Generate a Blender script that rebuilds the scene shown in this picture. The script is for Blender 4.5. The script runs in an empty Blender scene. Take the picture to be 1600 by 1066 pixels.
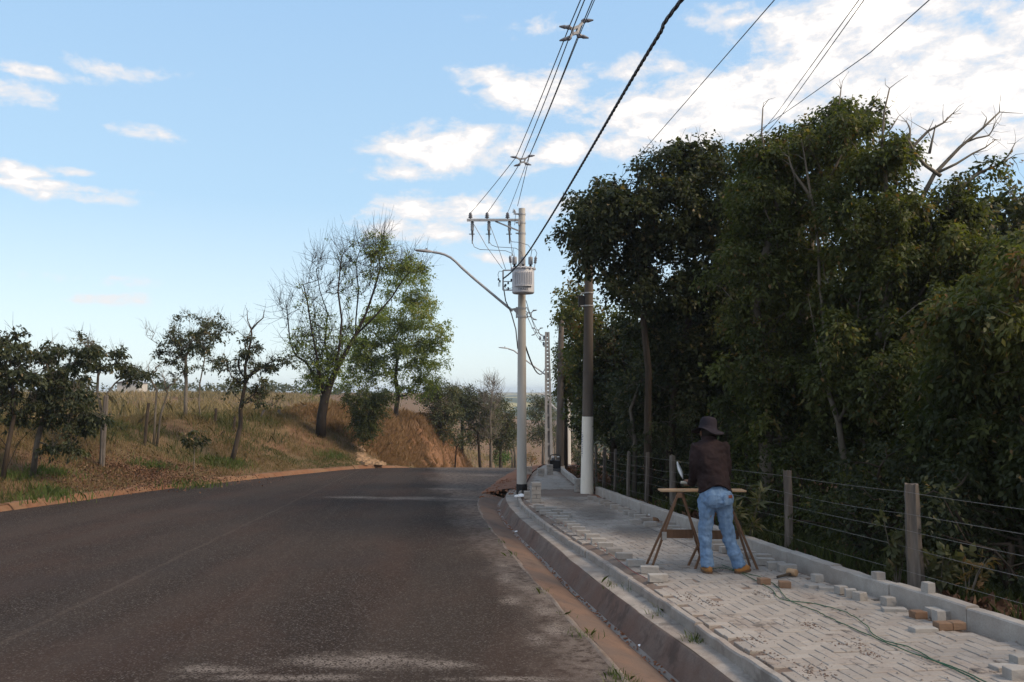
import bpy, bmesh, math, random
import numpy as np
from mathutils import Vector, Matrix

# ------------------------------------------------------------------ camera, sky, sun, exposure
scene = bpy.context.scene
COL = scene.collection
F = 1300.0                      # focal length in photo pixels (1600 px wide)
HORIZON = 612.0
EYE = 1.66                      # eye height above the pavement under the camera
SLOPE = 0.0377                  # the street runs gently downhill away from the camera
PITCH = math.atan((HORIZON - 533.0) / F)
cam_d = bpy.data.cameras.new("camera")
cam_d.sensor_width = 36.0
cam_d.lens = 36.0 * F / 1600.0
cam_d.clip_start = 0.05
cam_d.clip_end = 9000.0
cam = bpy.data.objects.new("camera", cam_d)
COL.objects.link(cam)
cam.location = (0, 0, EYE)
cam.rotation_euler = (math.pi / 2 + PITCH, 0, 0)
scene.camera = cam

SUN_EL, SUN_AZ = math.radians(38.0), math.radians(110.0)      # azimuth clockwise from +Y
SKY_STRENGTH = 0.11
EXPOSURE = 1.15
scene.view_settings.view_transform = 'Standard'
scene.view_settings.look = 'None'
scene.view_settings.gamma = 1.0
scene.view_settings.use_curve_mapping = False
scene.view_settings.exposure = EXPOSURE
scene.cycles.max_bounces = 6
scene.cycles.diffuse_bounces = 3
scene.cycles.glossy_bounces = 2
scene.cycles.transmission_bounces = 3
scene.cycles.transparent_max_bounces = 4
scene.cycles.use_denoising = True
scene.cycles.caustics_reflective = False
scene.cycles.caustics_refractive = False

sun_d = bpy.data.lights.new("sun", 'SUN')
sun_d.energy = 2.0
sun_d.angle = math.radians(22.0)      # veiled by thin cloud
sun_d.color = (1.0, 0.80, 0.58)
sun = bpy.data.objects.new("sun", sun_d)
COL.objects.link(sun)
sdir = Vector((math.sin(SUN_AZ) * math.cos(SUN_EL), math.cos(SUN_AZ) * math.cos(SUN_EL), math.sin(SUN_EL)))
sun.rotation_euler = sdir.to_track_quat('Z', 'Y').to_euler()
sun.location = sdir * 60

# ---- node helpers
def nd(nt, typ, ins=None, **props):
    n = nt.nodes.new(typ)
    for k, v in props.items():
        setattr(n, k, v)
    for k, v in (ins or {}).items():
        s = n.inputs[k]
        if isinstance(v, bpy.types.NodeSocket):
            nt.links.new(v, s)
        else:
            s.default_value = v
    return n
def mth(nt, op, a, b=0.0, c=0.0, clamp=False):
    n = nd(nt, 'ShaderNodeMath', {0: a, 1: b, 2: c}, operation=op, use_clamp=clamp)
    return n.outputs[0]
def c4(c):
    return (c[0], c[1], c[2], 1.0) if not isinstance(c, bpy.types.NodeSocket) and len(c) == 3 else c
def mixc(nt, f, a, b, blend='MIX'):
    n = nd(nt, 'ShaderNodeMix', {0: f, 6: c4(a), 7: c4(b)}, data_type='RGBA', blend_type=blend)
    return n.outputs[2]
def noise(nt, vec, scale, detail=4.0, rough=0.55, out=0):
    n = nd(nt, 'ShaderNodeTexNoise', {'Vector': vec, 'Scale': scale, 'Detail': detail, 'Roughness': rough})
    return n.outputs[out]
def vmap(nt, vec, scale=(1, 1, 1), rot=(0, 0, 0)):
    return nd(nt, 'ShaderNodeMapping', {'Vector': vec, 'Scale': scale, 'Rotation': rot}).outputs[0]
def ramp(nt, f, lo, hi, smooth=True):
    n = nd(nt, 'ShaderNodeMapRange', {0: f, 1: lo, 2: hi, 3: 0.0, 4: 1.0}, interpolation_type='SMOOTHSTEP' if smooth else 'LINEAR')
    return n.outputs[0]
def cramp(nt, f, stops):
    n = nt.nodes.new('ShaderNodeValToRGB')
    nt.links.new(f, n.inputs[0])
    e = n.color_ramp.elements
    while len(e) < len(stops):
        e.new(0.5)
    for el, (p, c) in zip(e, stops):
        el.position = p
        el.color = c4(c)
    return n.outputs[0]
def px_dir(px, py):
    x = (px - 800.0) / F
    u = (533.0 - py) / F
    c, s = math.cos(PITCH), math.sin(PITCH)
    return Vector((x, c - u * s, s + u * c))
def P(px, py, Y):
    """the place Y metres ahead that is seen at photo pixel px, py"""
    d = px_dir(px, py)
    t = Y / d.y
    return Vector((d.x * t, Y, EYE + d.z * t))
def G(px, py, off=0.0):
    """the place on the sloping street plane (raised by off) seen at photo pixel px, py"""
    d = px_dir(px, py)
    t = (off - EYE) / (d.z + SLOPE * d.y)
    return Vector((d.x * t, d.y * t, EYE + d.z * t))

# ---- world: physical sky plus cumulus at fixed compass bearings
world = bpy.data.worlds.new("World")
scene.world = world
world.use_nodes = True
wt = world.node_tree
wt.nodes.clear()
sky = nd(wt, 'ShaderNodeTexSky', sky_type='NISHITA', sun_disc=False)
sky.sun_elevation = SUN_EL
sky.sun_rotation = SUN_AZ
sky.altitude = 800.0
sky.air_density = 1.0
sky.dust_density = 1.6
sky.ozone_density = 1.4
tc = nd(wt, 'ShaderNodeTexCoord').outputs['Generated']
sx = nd(wt, 'ShaderNodeSeparateXYZ', {0: tc})
az = mth(wt, 'ARCTAN2', sx.outputs[0], sx.outputs[1])
el = mth(wt, 'ARCSINE', sx.outputs[2])
ae = nd(wt, 'ShaderNodeCombineXYZ', {0: az, 1: mth(wt, 'MULTIPLY', el, 1.9), 2: 0.0}).outputs[0]
warp = noise(wt, ae, 7.0, 2.0, 0.5, out=1)
wv = nd(wt, 'ShaderNodeVectorMath', {0: warp, 1: (0.5, 0.5, 0.5)}, operation='SUBTRACT').outputs[0]
wv = nd(wt, 'ShaderNodeVectorMath', {0: wv, 3: 0.05}, operation='SCALE').outputs[0]
ae2 = nd(wt, 'ShaderNodeVectorMath', {0: ae, 1: wv}, operation='ADD').outputs[0]
fb = noise(wt, ae2, 16.0, 8.0, 0.62)
fb2 = noise(wt, ae2, 46.0, 5.0, 0.6)
CLOUDS = [  # photo px centre, half sizes, strength
    (715, 235, 150, 38, 1.0), (620, 262, 60, 22, .8), (880, 235, 55, 28, .9), (835, 145, 105, 34, .95), (760, 118, 60, 22, .8),
    (1010, 180, 120, 50, .9), (1060, 222, 190, 26, .75), (1140, 165, 170, 60, .9), (1340, 55, 185, 84, .97), (1270, 110, 165, 58, .88), (1450, 110, 185, 58, .9), (1520, 155, 205, 60, .97), (1600, 70, 76, 52, .9), (1250, 170, 150, 40, .6), (1600, 200, 70, 22, .8),
    (1520, 15, 60, 18, .5), (1145, 24, 55, 20, .6), (690, 325, 110, 30, .8), (660, 362, 110, 24, .65), (870, 325, 90, 22, .55), (770, 403, 45, 10, .5),
    (20, 140, 50, 22, .7), (50, 112, 80, 11, .5), (225, 207, 55, 11, .6), (200, 116, 75, 14, .36), (75, 290, 100, 9, .6), (15, 266, 50, 14, .7),
    (130, 308, 70, 10, .5), (110, 267, 40, 8, .45), (175, 468, 65, 11, .55), (180, 440, 80, 9, .4), (850, 40, 60, 12, .25), (1010, 105, 90, 22, .5), (1480, 240, 120, 40, .8)]
best = None
for px, py, rx, ry, st in CLOUDS:
    d0 = px_dir(px, py).normalized()
    a0, e0 = math.atan2(d0.x, d0.y), math.asin(d0.z)
    w, h = rx / F * 1.12, ry / F * 1.12
    dx = mth(wt, 'MULTIPLY', mth(wt, 'SUBTRACT', az, a0), 1.0 / w)
    # flatter underneath than on top
    dy = mth(wt, 'MULTIPLY', mth(wt, 'SUBTRACT', el, e0), 1.0 / h)
    r = mth(wt, 'SQRT', mth(wt, 'ADD', mth(wt, 'MULTIPLY', dx, dx), mth(wt, 'MULTIPLY', dy, dy)))
    m = mth(wt, 'MULTIPLY', mth(wt, 'SUBTRACT', 1.0, r), st)
    m = mth(wt, 'MINIMUM', m, 0.6 * st)
    best = m if best is None else mth(wt, 'MAXIMUM', best, m)
# unseen cumulus outside the view, cover raised to add light from behind
elsewhere = noise(wt, vmap(wt, tc, (1, 1, 2.4)), 3.2, 3.0, 0.5)
behind = ramp(wt, sx.outputs[1], 0.62, 0.2)
gen = mth(wt, 'ADD', mth(wt, 'MULTIPLY', mth(wt, 'SUBTRACT', elsewhere, 0.5), 3.0), 0.30)
gen = mth(wt, 'MINIMUM', gen, 0.6)
gen = mth(wt, 'MULTIPLY', mth(wt, 'ADD', gen, 1.0), behind)
gen = mth(wt, 'SUBTRACT', gen, 1.0)
best = mth(wt, 'MAXIMUM', best, gen)
nz = mth(wt, 'ADD', mth(wt, 'MULTIPLY', mth(wt, 'SUBTRACT', fb, 0.5), 1.9), mth(wt, 'MULTIPLY', mth(wt, 'SUBTRACT', fb2, 0.5), 0.4))
dens = mth(wt, 'ADD', best, nz)
cov = ramp(wt, dens, 0.0, 0.52)
cov = mth(wt, 'MULTIPLY', cov, ramp(wt, best, -0.9, 0.0))
shade = ramp(wt, dens, 0.35, 1.3)
ccol = mixc(wt, shade, (3.75, 3.66, 3.68), (10.5, 9.6, 8.4))
nish = mixc(wt, 1.0, sky.outputs[0], (0.85, 0.85, 0.78), 'MULTIPLY')
milky = cramp(wt, mth(wt, 'MULTIPLY', el, 1 / 1.5708), [(0.0, (3.7, 4.15, 4.3)), (0.05, (3.25, 3.9, 4.25)), (0.14, (2.15, 3.15, 4.1)), (0.30, (1.72, 2.75, 4.05)), (1.0, (1.1, 2.0, 3.4))])
bal = mixc(wt, 0.8, nish, milky)
final = mixc(wt, mth(wt, 'MULTIPLY', cov, 0.97), bal, ccol)
bg = nd(wt, 'ShaderNodeBackground', {0: final, 1: SKY_STRENGTH})
wo = nd(wt, 'ShaderNodeOutputWorld', {0: bg.outputs[0]})

# ------------------------------------------------------------------ object helpers
rng = np.random.default_rng(11)
random.seed(11)

def tag(o, label=None, cat=None, group=None, kind=None):
    if label: o['label'] = label
    if cat: o['category'] = cat
    if group: o['group'] = group
    if kind: o['kind'] = kind
    return o
def empty(name, loc, label=None, cat=None, group=None, kind=None):
    o = bpy.data.objects.new(name, None)
    o.empty_display_size = 0.2
    COL.objects.link(o)
    o.location = loc
    return tag(o, label, cat, group, kind)
def attach(o, parent):
    """parent keeps the child's vertices where they were written (world coordinates)"""
    o.parent = parent
    q = parent
    off = Vector((0, 0, 0))
    while q is not None:
        off += Vector(q.location)
        q = q.parent
    o.location = -off
    return o
def mesh_obj(name, me, m, parent=None, smooth=False):
    o = bpy.data.objects.new(name, me)
    COL.objects.link(o)
    if m is not None:
        me.materials.append(m)
    if smooth and len(me.polygons):
        me.polygons.foreach_set('use_smooth', np.ones(len(me.polygons), dtype=bool))
    if parent is not None:
        attach(o, parent)
    return o

class MB:
    def __init__(self):
        self.v, self.f = [], []
    def add(self, vs, fs):
        b = len(self.v)
        self.v.extend(tuple(p) for p in vs)
        self.f.extend(tuple(i + b for i in q) for q in fs)
        return self
    def box(self, c, s, M=None):
        hx, hy, hz = s[0] / 2, s[1] / 2, s[2] / 2
        vs = [Vector((x, y, z)) for x in (-hx, hx) for y in (-hy, hy) for z in (-hz, hz)]
        if M is not None:
            vs = [M @ p for p in vs]
        vs = [p + Vector(c) for p in vs]
        return self.add(vs, [(0, 1, 3, 2), (4, 6, 7, 5), (0, 4, 5, 1), (2, 3, 7, 6), (0, 2, 6, 4), (1, 5, 7, 3)])
    def bar(self, a, b, w, h, up=Vector((0, 0, 1))):
        a, b = Vector(a), Vector(b)
        d = b - a
        L = d.length
        d.normalize()
        s = d.cross(up)
        if s.length < 1e-4:
            s = d.cross(Vector((0, 1, 0)))
        s.normalize()
        u = s.cross(d)
        M = Matrix((s, d, u)).transposed()
        return self.box((a + b) / 2, (w, L, h), M)
    def tube(self, pts, r, n=8, caps=True):
        pts = [Vector(p) for p in pts]
        k = len(pts)
        if not hasattr(r, '__len__'):
            r = [r] * k
        vs, fs = [], []
        prev = None
        for i, p in enumerate(pts):
            d = (pts[min(i + 1, k - 1)] - pts[max(i - 1, 0)])
            if d.length < 1e-9:
                d = Vector((0, 0, 1))
            d.normalize()
            if prev is None:
                s = d.cross(Vector((0, 0, 1)) if abs(d.z) < 0.9 else Vector((1, 0, 0)))
            else:
                s = prev - d * prev.dot(d)
            s.normalize()
            prev = s
            t = d.cross(s)
            for j in range(n):
                a = 2 * math.pi * j / n
                vs.append(p + (s * math.cos(a) + t * math.sin(a)) * r[i])
        for i in range(k - 1):
            for j in range(n):
                j2 = (j + 1) % n
                fs.append((i * n + j, i * n + j2, (i + 1) * n + j2, (i + 1) * n + j))
        if caps:
            fs.append(tuple(range(n - 1, -1, -1)))
            fs.append(tuple((k - 1) * n + j for j in range(n)))
        return self.add(vs, fs)
    def lathe(self, c, prof, n=16, axis=None):
        """prof: (r, z) pairs, closed with caps at both ends"""
        c = Vector(c)
        M = Matrix.Identity(3) if axis is None else Vector(axis).to_track_quat('Z', 'Y').to_matrix()
        vs, fs = [], []
        for r, z in prof:
            for j in range(n):
                a = 2 * math.pi * j / n
                vs.append(c + M @ Vector((r * math.cos(a), r * math.sin(a), z)))
        k = len(prof)
        for i in range(k - 1):
            for j in range(n):
                j2 = (j + 1) % n
                fs.append((i * n + j, i * n + j2, (i + 1) * n + j2, (i + 1) * n + j))
        fs.append(tuple(range(n - 1, -1, -1)))
        fs.append(tuple((k - 1) * n + j for j in range(n)))
        return self.add(vs, fs)
    def loft(self, rings, caps=True):
        n = len(rings[0])
        vs = [p for r in rings for p in r]
        fs = []
        for i in range(len(rings) - 1):
            for j in range(n):
                j2 = (j + 1) % n
                fs.append((i * n + j, i * n + j2, (i + 1) * n + j2, (i + 1) * n + j))
        if caps:
            fs.append(tuple(range(n - 1, -1, -1)))
            fs.append(tuple((len(rings) - 1) * n + j for j in range(n)))
        return self.add(vs, fs)
    def mesh(self, name):
        me = bpy.data.meshes.new(name)
        me.from_pydata(self.v, [], self.f)
        me.update()
        return me
    def build(self, name, m, parent=None, smooth=False, bevel=0.0, kind=None):
        me = self.mesh(name)
        if bevel > 0:
            bm = bmesh.new()
            bm.from_mesh(me)
            bmesh.ops.bevel(bm, geom=bm.edges[:], offset=bevel, segments=2, affect='EDGES', profile=0.6)
            bm.to_mesh(me)
            bm.free()
        o = mesh_obj(name, me, m, parent, smooth)
        if kind: o['kind'] = kind
        return o

def np_mesh(name, V, Q, tint=None):
    """fast mesh from arrays: V (n,3), Q (m,k) faces of k corners"""
    me = bpy.data.meshes.new(name)
    V = np.ascontiguousarray(V, dtype=np.float32)
    Q = np.ascontiguousarray(Q, dtype=np.int32)
    m, k = Q.shape
    me.vertices.add(len(V)); me.vertices.foreach_set('co', V.ravel())
    me.loops.add(m * k); me.loops.foreach_set('vertex_index', Q.ravel())
    me.polygons.add(m)
    me.polygons.foreach_set('loop_start', np.arange(0, m * k, k, dtype=np.int32))
    me.polygons.foreach_set('loop_total', np.full(m, k, dtype=np.int32))
    if tint is not None:
        a = me.attributes.new('tint', 'FLOAT', 'POINT')
        a.data.foreach_set('value', np.ascontiguousarray(tint, dtype=np.float32))
    me.update(calc_edges=True)
    return me

def grid_mesh(name, X, Y, Z):
    nu, nv = X.shape
    V = np.stack([X, Y, Z], -1).reshape(-1, 3)
    i = np.arange(nu - 1)[:, None] * nv + np.arange(nv - 1)[None]
    Q = np.stack([i, i + nv, i + nv + 1, i + 1], -1).reshape(-1, 4)
    return np_mesh(name, V, Q)

# ------------------------------------------------------------------ materials
def mat(name):
    m = bpy.data.materials.new(name)
    m.use_nodes = True
    nt = m.node_tree
    b = nt.nodes['Principled BSDF']
    b.inputs['Specular IOR Level'].default_value = 0.3
    return m, nt, b
def wpos(nt):
    return nd(nt, 'ShaderNodeNewGeometry').outputs['Position']
def opos(nt):
    return nd(nt, 'ShaderNodeTexCoord').outputs['Object']
def set_in(nt, b, **kw):
    for k, v in kw.items():
        k = k.replace('_', ' ')
        if isinstance(v, bpy.types.NodeSocket): nt.links.new(v, b.inputs[k])
        else: b.inputs[k].default_value = v
def bump(nt, b, h, strength, dist=0.01):
    n = nd(nt, 'ShaderNodeBump', {'Height': h, 'Strength': strength, 'Distance': dist})
    nt.links.new(n.outputs[0], b.inputs['Normal'])
def stain(nt, pos, lst, edge=0.8, nscale=3.0, namp=0.9, stretch=(1, 1, 1)):
    """irregular marks lying at given places: (x, y, rx, ry)"""
    s = nd(nt, 'ShaderNodeSeparateXYZ', {0: pos})
    best = None
    for x, y, rx, ry in lst:
        dx = mth(nt, 'MULTIPLY', mth(nt, 'SUBTRACT', s.outputs[0], x), 1 / rx)
        dy = mth(nt, 'MULTIPLY', mth(nt, 'SUBTRACT', s.outputs[1], y), 1 / ry)
        r = mth(nt, 'SUBTRACT', 1.0, mth(nt, 'SQRT', mth(nt, 'ADD', mth(nt, 'MULTIPLY', dx, dx), mth(nt, 'MULTIPLY', dy, dy))))
        best = r if best is None else mth(nt, 'MAXIMUM', best, r)
    n = noise(nt, vmap(nt, pos, stretch), nscale, 6.0, 0.65)
    v = mth(nt, 'ADD', best, mth(nt, 'MULTIPLY', mth(nt, 'SUBTRACT', n, 0.5), 2 * namp))
    v = mth(nt, 'MULTIPLY', ramp(nt, v, 0.25, 0.25 + edge), ramp(nt, best, -0.3, 0.2))
    return v
def simple(name, col, rough=0.7, var=0.25, scale=12.0, bumps=0.15, metal=0.0, dirt=None, stretch=(1, 1, 1), local=True, spec=0.3):
    m, nt, b = mat(name)
    p = vmap(nt, opos(nt) if local else wpos(nt), stretch)
    n1 = noise(nt, p, scale, 6.0, 0.6)
    n2 = noise(nt, p, scale * 0.17, 3.0, 0.5)
    k = mth(nt, 'ADD', mth(nt, 'MULTIPLY', n1, 0.6), mth(nt, 'MULTIPLY', n2, 0.4))
    lo = tuple(c * (1 - var) for c in col)
    hi = tuple(min(1, c * (1 + var)) for c in col)
    cc = mixc(nt, ramp(nt, k, 0.3, 0.7, False), lo, hi)
    if dirt:
        cc = mixc(nt, mth(nt, 'MULTIPLY', ramp(nt, n2, 0.45, 0.7), 0.6), cc, dirt)
    set_in(nt, b, Base_Color=cc, Roughness=rough, Metallic=metal, Specular_IOR_Level=spec)
    if bumps: bump(nt, b, n1, bumps, 0.02)
    return m

MAT = {}
# asphalt: dark chippings with red dust and pale cement wash marks
m, nt, b = mat('asphalt')
p = wpos(nt)
ag = nd(nt, 'ShaderNodeTexVoronoi', {'Vector': p, 'Scale': 85.0}).outputs['Color']
agv = nd(nt, 'ShaderNodeSeparateColor', {0: ag}).outputs[0]
ag2 = noise(nt, p, 130.0, 3.0, 0.6)
base = mixc(nt, agv, (0.0170, 0.0126, 0.0105), (0.045, 0.0330, 0.0270))
spark = ramp(nt, mth(nt, 'ADD', agv, mth(nt, 'MULTIPLY', ag2, 0.5)), 1.08, 1.22)
base = mixc(nt, mth(nt, 'MULTIPLY', spark, 0.55), base, (0.19, 0.175, 0.17))
red = noise(nt, vmap(nt, p, (1, 0.35, 1), (0, 0, 0.14)), 0.8, 5.0, 0.6)
base = mixc(nt, mth(nt, 'MULTIPLY', ramp(nt, red, 0.38, 0.72), 0.5), base, (0.068, 0.042, 0.033))
trk = noise(nt, vmap(nt, p, (1.1, .05, 1), (0, 0, .12)), 1.0, 3.0, 0.5)
base = mixc(nt, mth(nt, 'MULTIPLY', ramp(nt, trk, 0.42, 0.62), 0.30), base, (0.062, 0.050, 0.043))
ptc = noise(nt, p, 0.35, 4.0, 0.5)
base = mixc(nt, mth(nt, 'MULTIPLY', ramp(nt, ptc, 0.5, 0.75), 0.35), base, (0.03, 0.029, 0.031))
g1 = G(560, 1035, -.19); g2 = G(330, 1050, -.19); g3 = G(690, 1040, -.19); g4 = G(700, 765, -.19); g5 = G(640, 780, -.19); g6 = G(560, 779, -.19); g7 = G(760, 743, -.19); g8 = G(800, 1062, -.19); g9 = G(450, 1062, -.19)
dap = [G(x, y, -.19) for x, y in ((785, 884), (826, 918), (800, 938), (848, 952), (868, 985), (840, 1000), (790, 905), (858, 930))]
wash = stain(nt, p, [(q_.x, q_.y, .22, .5) for q_ in dap] + [(g1.x, g1.y, 1.15, .40), (g2.x, g2.y, .6, .2), (g3.x, g3.y, .6, .25), (g9.x, g9.y, 1.3, .16), (g8.x, g8.y, .8, .12), (g4.x, g4.y, 1.1, .55), (g5.x, g5.y, 2.2, .85), (g6.x, g6.y, 1.6, .6), (g5.x + 1.2, g5.y - .1, 1.1, .75), (g7.x, g7.y, 1.2, .9)],
             edge=0.7, nscale=2.6, namp=0.75, stretch=(1, 1.5, 1))
fine = ramp(nt, mth(nt, 'ADD', mth(nt, 'MULTIPLY', noise(nt, p, 22.0, 4.0, 0.7), 0.65), mth(nt, 'MULTIPLY', agv, 0.35)), 0.34, 0.56)
base = mixc(nt, mth(nt, 'MULTIPLY', mth(nt, 'MULTIPLY', wash, fine), 0.9), base, (0.20, 0.172, 0.155))
# pale dust along the edge by the gutter
sep = nd(nt, 'ShaderNodeSeparateXYZ', {0: p})
ed = mth(nt, 'ADD', sep.outputs[0], mth(nt, 'MULTIPLY', sep.outputs[1], 0.13))     # ~ distance coordinate across the street
dustm = mth(nt, 'MULTIPLY', ramp(nt, mth(nt, 'ADD', ed, mth(nt, 'MULTIPLY', mth(nt, 'SUBTRACT', noise(nt, vmap(nt, p, (1, .4, 1)), 1.6, 5.0, 0.6), 0.5), 1.5)), 0.75, 1.55), ramp(nt, noise(nt, p, 9.0, 5.0, 0.7), 0.3, 0.62))
base = mixc(nt, mth(nt, 'MULTIPLY', dustm, 0.62), base, (0.20, 0.165, 0.145))
# longitudinal joints left by the paver
for (q0, q1, wd, am) in ((G(0, 1010, -.19), G(470, 780, -.19), .05, .26), (G(330, 985, -.19), G(480, 840, -.19), .07, .09)):
    k = (q1.x - q0.x) / (q1.y - q0.y)
    off = mth(nt, 'SUBTRACT', sep.outputs[0], mth(nt, 'ADD', mth(nt, 'MULTIPLY', sep.outputs[1], k), q0.x - k * q0.y))
    off = mth(nt, 'ADD', off, mth(nt, 'MULTIPLY', mth(nt, 'SUBTRACT', noise(nt, p, 1.3, 3.0), 0.5), 0.12))
    ln = ramp(nt, mth(nt, 'ABSOLUTE', off), wd, wd * 0.3)
    ln = mth(nt, 'MULTIPLY', ln, ramp(nt, noise(nt, p, 2.2, 3.0), 0.3, 0.5))
    base = mixc(nt, mth(nt, 'MULTIPLY', ln, am), base, (0.105, 0.082, 0.070))
set_in(nt, b, Base_Color=base, Roughness=0.93, Specular_IOR_Level=0.08)
bump(nt, b, mth(nt, 'ADD', agv, ag2), 0.75, 0.008)
MAT['asphalt'] = m

# poured gutter: orange dusted apron, grey concrete elsewhere (dust lies where soil has washed on)
def concrete(name, lo, hi, dust=None, dust_amt=0.5, dscale=1.2, dark=None, bscale=60.0):
    m, nt, b = mat(name)
    p = wpos(nt)
    n1 = noise(nt, p, 5.0, 8.0, 0.65); n2 = noise(nt, p, bscale, 4.0, 0.6); n3 = noise(nt, p, dscale, 4.0, 0.6)
    k = mth(nt, 'ADD', mth(nt, 'MULTIPLY', n1, 0.65), mth(nt, 'MULTIPLY', n2, 0.35))
    c = mixc(nt, ramp(nt, k, 0.32, 0.68, False), lo, hi)
    if dust:
        c = mixc(nt, mth(nt, 'MULTIPLY', ramp(nt, n3, 0.36, 0.66), dust_amt), c, dust)
    if dark:
        n4 = noise(nt, p, 2.6, 6.0, 0.7)
        c = mixc(nt, mth(nt, 'MULTIPLY', ramp(nt, n4, 0.52, 0.66), 0.7), c, dark)
    set_in(nt, b, Base_Color=c, Roughness=0.92, Specular_IOR_Level=0.2)
    bump(nt, b, k, 0.5, 0.015)
    return m
MAT['apron'] = concrete('apron_concrete', (0.11, 0.070, 0.052), (0.20, 0.122, 0.085), (0.115, 0.088, 0.074), 0.75, 1.3, (0.085, 0.055, 0.042))
MAT['lip'] = concrete('lip_mortar', (0.12, 0.095, 0.08), (0.24, 0.20, 0.17), (0.12, 0.08, 0.06), 0.6, 3.0)
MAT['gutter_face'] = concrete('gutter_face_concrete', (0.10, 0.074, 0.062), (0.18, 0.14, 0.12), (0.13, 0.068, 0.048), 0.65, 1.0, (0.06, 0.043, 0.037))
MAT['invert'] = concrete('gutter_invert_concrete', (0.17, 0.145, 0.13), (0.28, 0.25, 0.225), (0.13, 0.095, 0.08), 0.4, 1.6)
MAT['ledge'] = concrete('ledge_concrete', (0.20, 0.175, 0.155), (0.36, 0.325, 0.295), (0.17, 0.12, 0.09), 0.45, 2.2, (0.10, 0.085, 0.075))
MAT['kerb'] = concrete('kerb_concrete', (0.28, 0.255, 0.232), (0.44, 0.41, 0.38), (0.24, 0.19, 0.16), 0.35, 1.4)
MAT['edging'] = concrete('edging_concrete', (0.22, 0.198, 0.18), (0.37, 0.34, 0.312), (0.22, 0.165, 0.135), 0.45, 1.8, (0.13, 0.112, 0.10))
MAT['bed'] = concrete('sand_bed', (0.12, 0.083, 0.064), (0.20, 0.148, 0.12), (0.23, 0.185, 0.155), 0.5, 1.1)
MAT['redsoil'] = concrete('red_soil', (0.13, 0.052, 0.028), (0.24, 0.105, 0.058), (0.16, 0.085, 0.055), 0.5, 0.9)
MAT['orange_kerb'] = concrete('soil_covered_kerb', (0.115, 0.055, 0.03), (0.20, 0.10, 0.056), (0.17, 0.115, 0.07), 0.5, 1.4)
MAT['rubble'] = concrete('pale_rubble', (0.19, 0.122, 0.072), (0.30, 0.205, 0.13))

# pavers: grey concrete, each its own tone, with footprints of grime and dark grit
def paver_mat(name, lo, hi, grime=True):
    m, nt, b = mat(name)
    p = wpos(nt)
    rnd = nd(nt, 'ShaderNodeObjectInfo').outputs['Random']
    try:
        isl = nd(nt, 'ShaderNodeNewGeometry').outputs['Random Per Island']
        rnd = mth(nt, 'FRACT', mth(nt, 'ADD', rnd, isl))
    except Exception:
        pass
    n1 = noise(nt, p, 38.0, 6.0, 0.65); n2 = noise(nt, p, 2.1, 5.0, 0.65); n3 = noise(nt, p, 7.0, 6.0, 0.7)
    k = mth(nt, 'ADD', mth(nt, 'MULTIPLY', n1, 0.68), mth(nt, 'MULTIPLY', rnd, 0.32))
    c = mixc(nt, ramp(nt, k, 0.15, 0.85, False), lo, hi)
    c = mixc(nt, mth(nt, 'MULTIPLY', ramp(nt, n2, 0.46, 0.68), 0.38), c, (0.22, 0.165, 0.135))
    if grime:
        q = [G(1000, 832), G(930, 800), G(890, 785), G(1060, 822)]
        gr = stain(nt, p, [(q[0].x, q[0].y, .75, 1.5), (q[1].x, q[1].y, .7, 3.0), (q[2].x, q[2].y, .7, 3.5), (q[3].x, q[3].y, .6, 1.3)], 0.5, 2.0, 0.5)
        c = mixc(nt, mth(nt, 'MULTIPLY', gr, 0.68), c, (0.105, 0.092, 0.084))
        sp = ramp(nt, mth(nt, 'ADD', mth(nt, 'MULTIPLY', n3, 0.7), mth(nt, 'MULTIPLY', n2, 0.5)), 0.66, 0.75)
        c = mixc(nt, mth(nt, 'MULTIPLY', sp, 0.75), c, (0.075, 0.066, 0.062))
    set_in(nt, b, Base_Color=c, Roughness=0.93, Specular_IOR_Level=0.2)
    bump(nt, b, n1, 0.35, 0.01)
    return m
MAT['paver'] = paver_mat('laid_paver', (0.222, 0.198, 0.178), (0.352, 0.322, 0.296))
MAT['loose'] = paver_mat('loose_paver', (0.25, 0.235, 0.22), (0.37, 0.35, 0.33), False)
MAT['brick'] = paver_mat('orange_block', (0.155, 0.085, 0.052), (0.22, 0.15, 0.105), False)

# ground covers
m, nt, b = mat('verge_soil')
p = wpos(nt)
a1 = noise(nt, p, 0.45, 5.0, 0.6); a2 = noise(nt, p, 2.7, 6.0, 0.65); a3 = noise(nt, p, 24.0, 5.0, 0.7)
c = mixc(nt, ramp(nt, a2, 0.35, 0.65), (0.11, 0.060, 0.036), (0.18, 0.112, 0.066))
c = mixc(nt, mth(nt, 'MULTIPLY', ramp(nt, a1, 0.4, 0.65), 0.7), c, (0.13, 0.10, 0.052))
c = mixc(nt, mth(nt, 'MULTIPLY', ramp(nt, a3, 0.5, 0.7), 0.5), c, (0.085, 0.05, 0.032))
set_in(nt, b, Base_Color=c, Roughness=0.95, Specular_IOR_Level=0.1)
bump(nt, b, mth(nt, 'ADD', a2, a3), 0.9, 0.05)
MAT['verge'] = m
m, nt, b = mat('bare_bank')
p = wpos(nt)
a2 = noise(nt, p, 1.9, 7.0, 0.7); a3 = noise(nt, vmap(nt, p, (1.3, 1.3, 1)), 6.0, 6.0, 0.75)
c = mixc(nt, ramp(nt, a2, 0.35, 0.65), (0.13, 0.068, 0.038), (0.215, 0.118, 0.066))
c = mixc(nt, mth(nt, 'MULTIPLY', ramp(nt, a3, 0.5, 0.7), 0.5), c, (0.15, 0.08, 0.045))
set_in(nt, b, Base_Color=c, Roughness=0.95, Specular_IOR_Level=0.1)
bump(nt, b, mth(nt, 'ADD', a2, a3), 0.9, 0.08)
MAT['bank'] = m
m, nt, b = mat('forest_floor')
p = wpos(nt)
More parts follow.
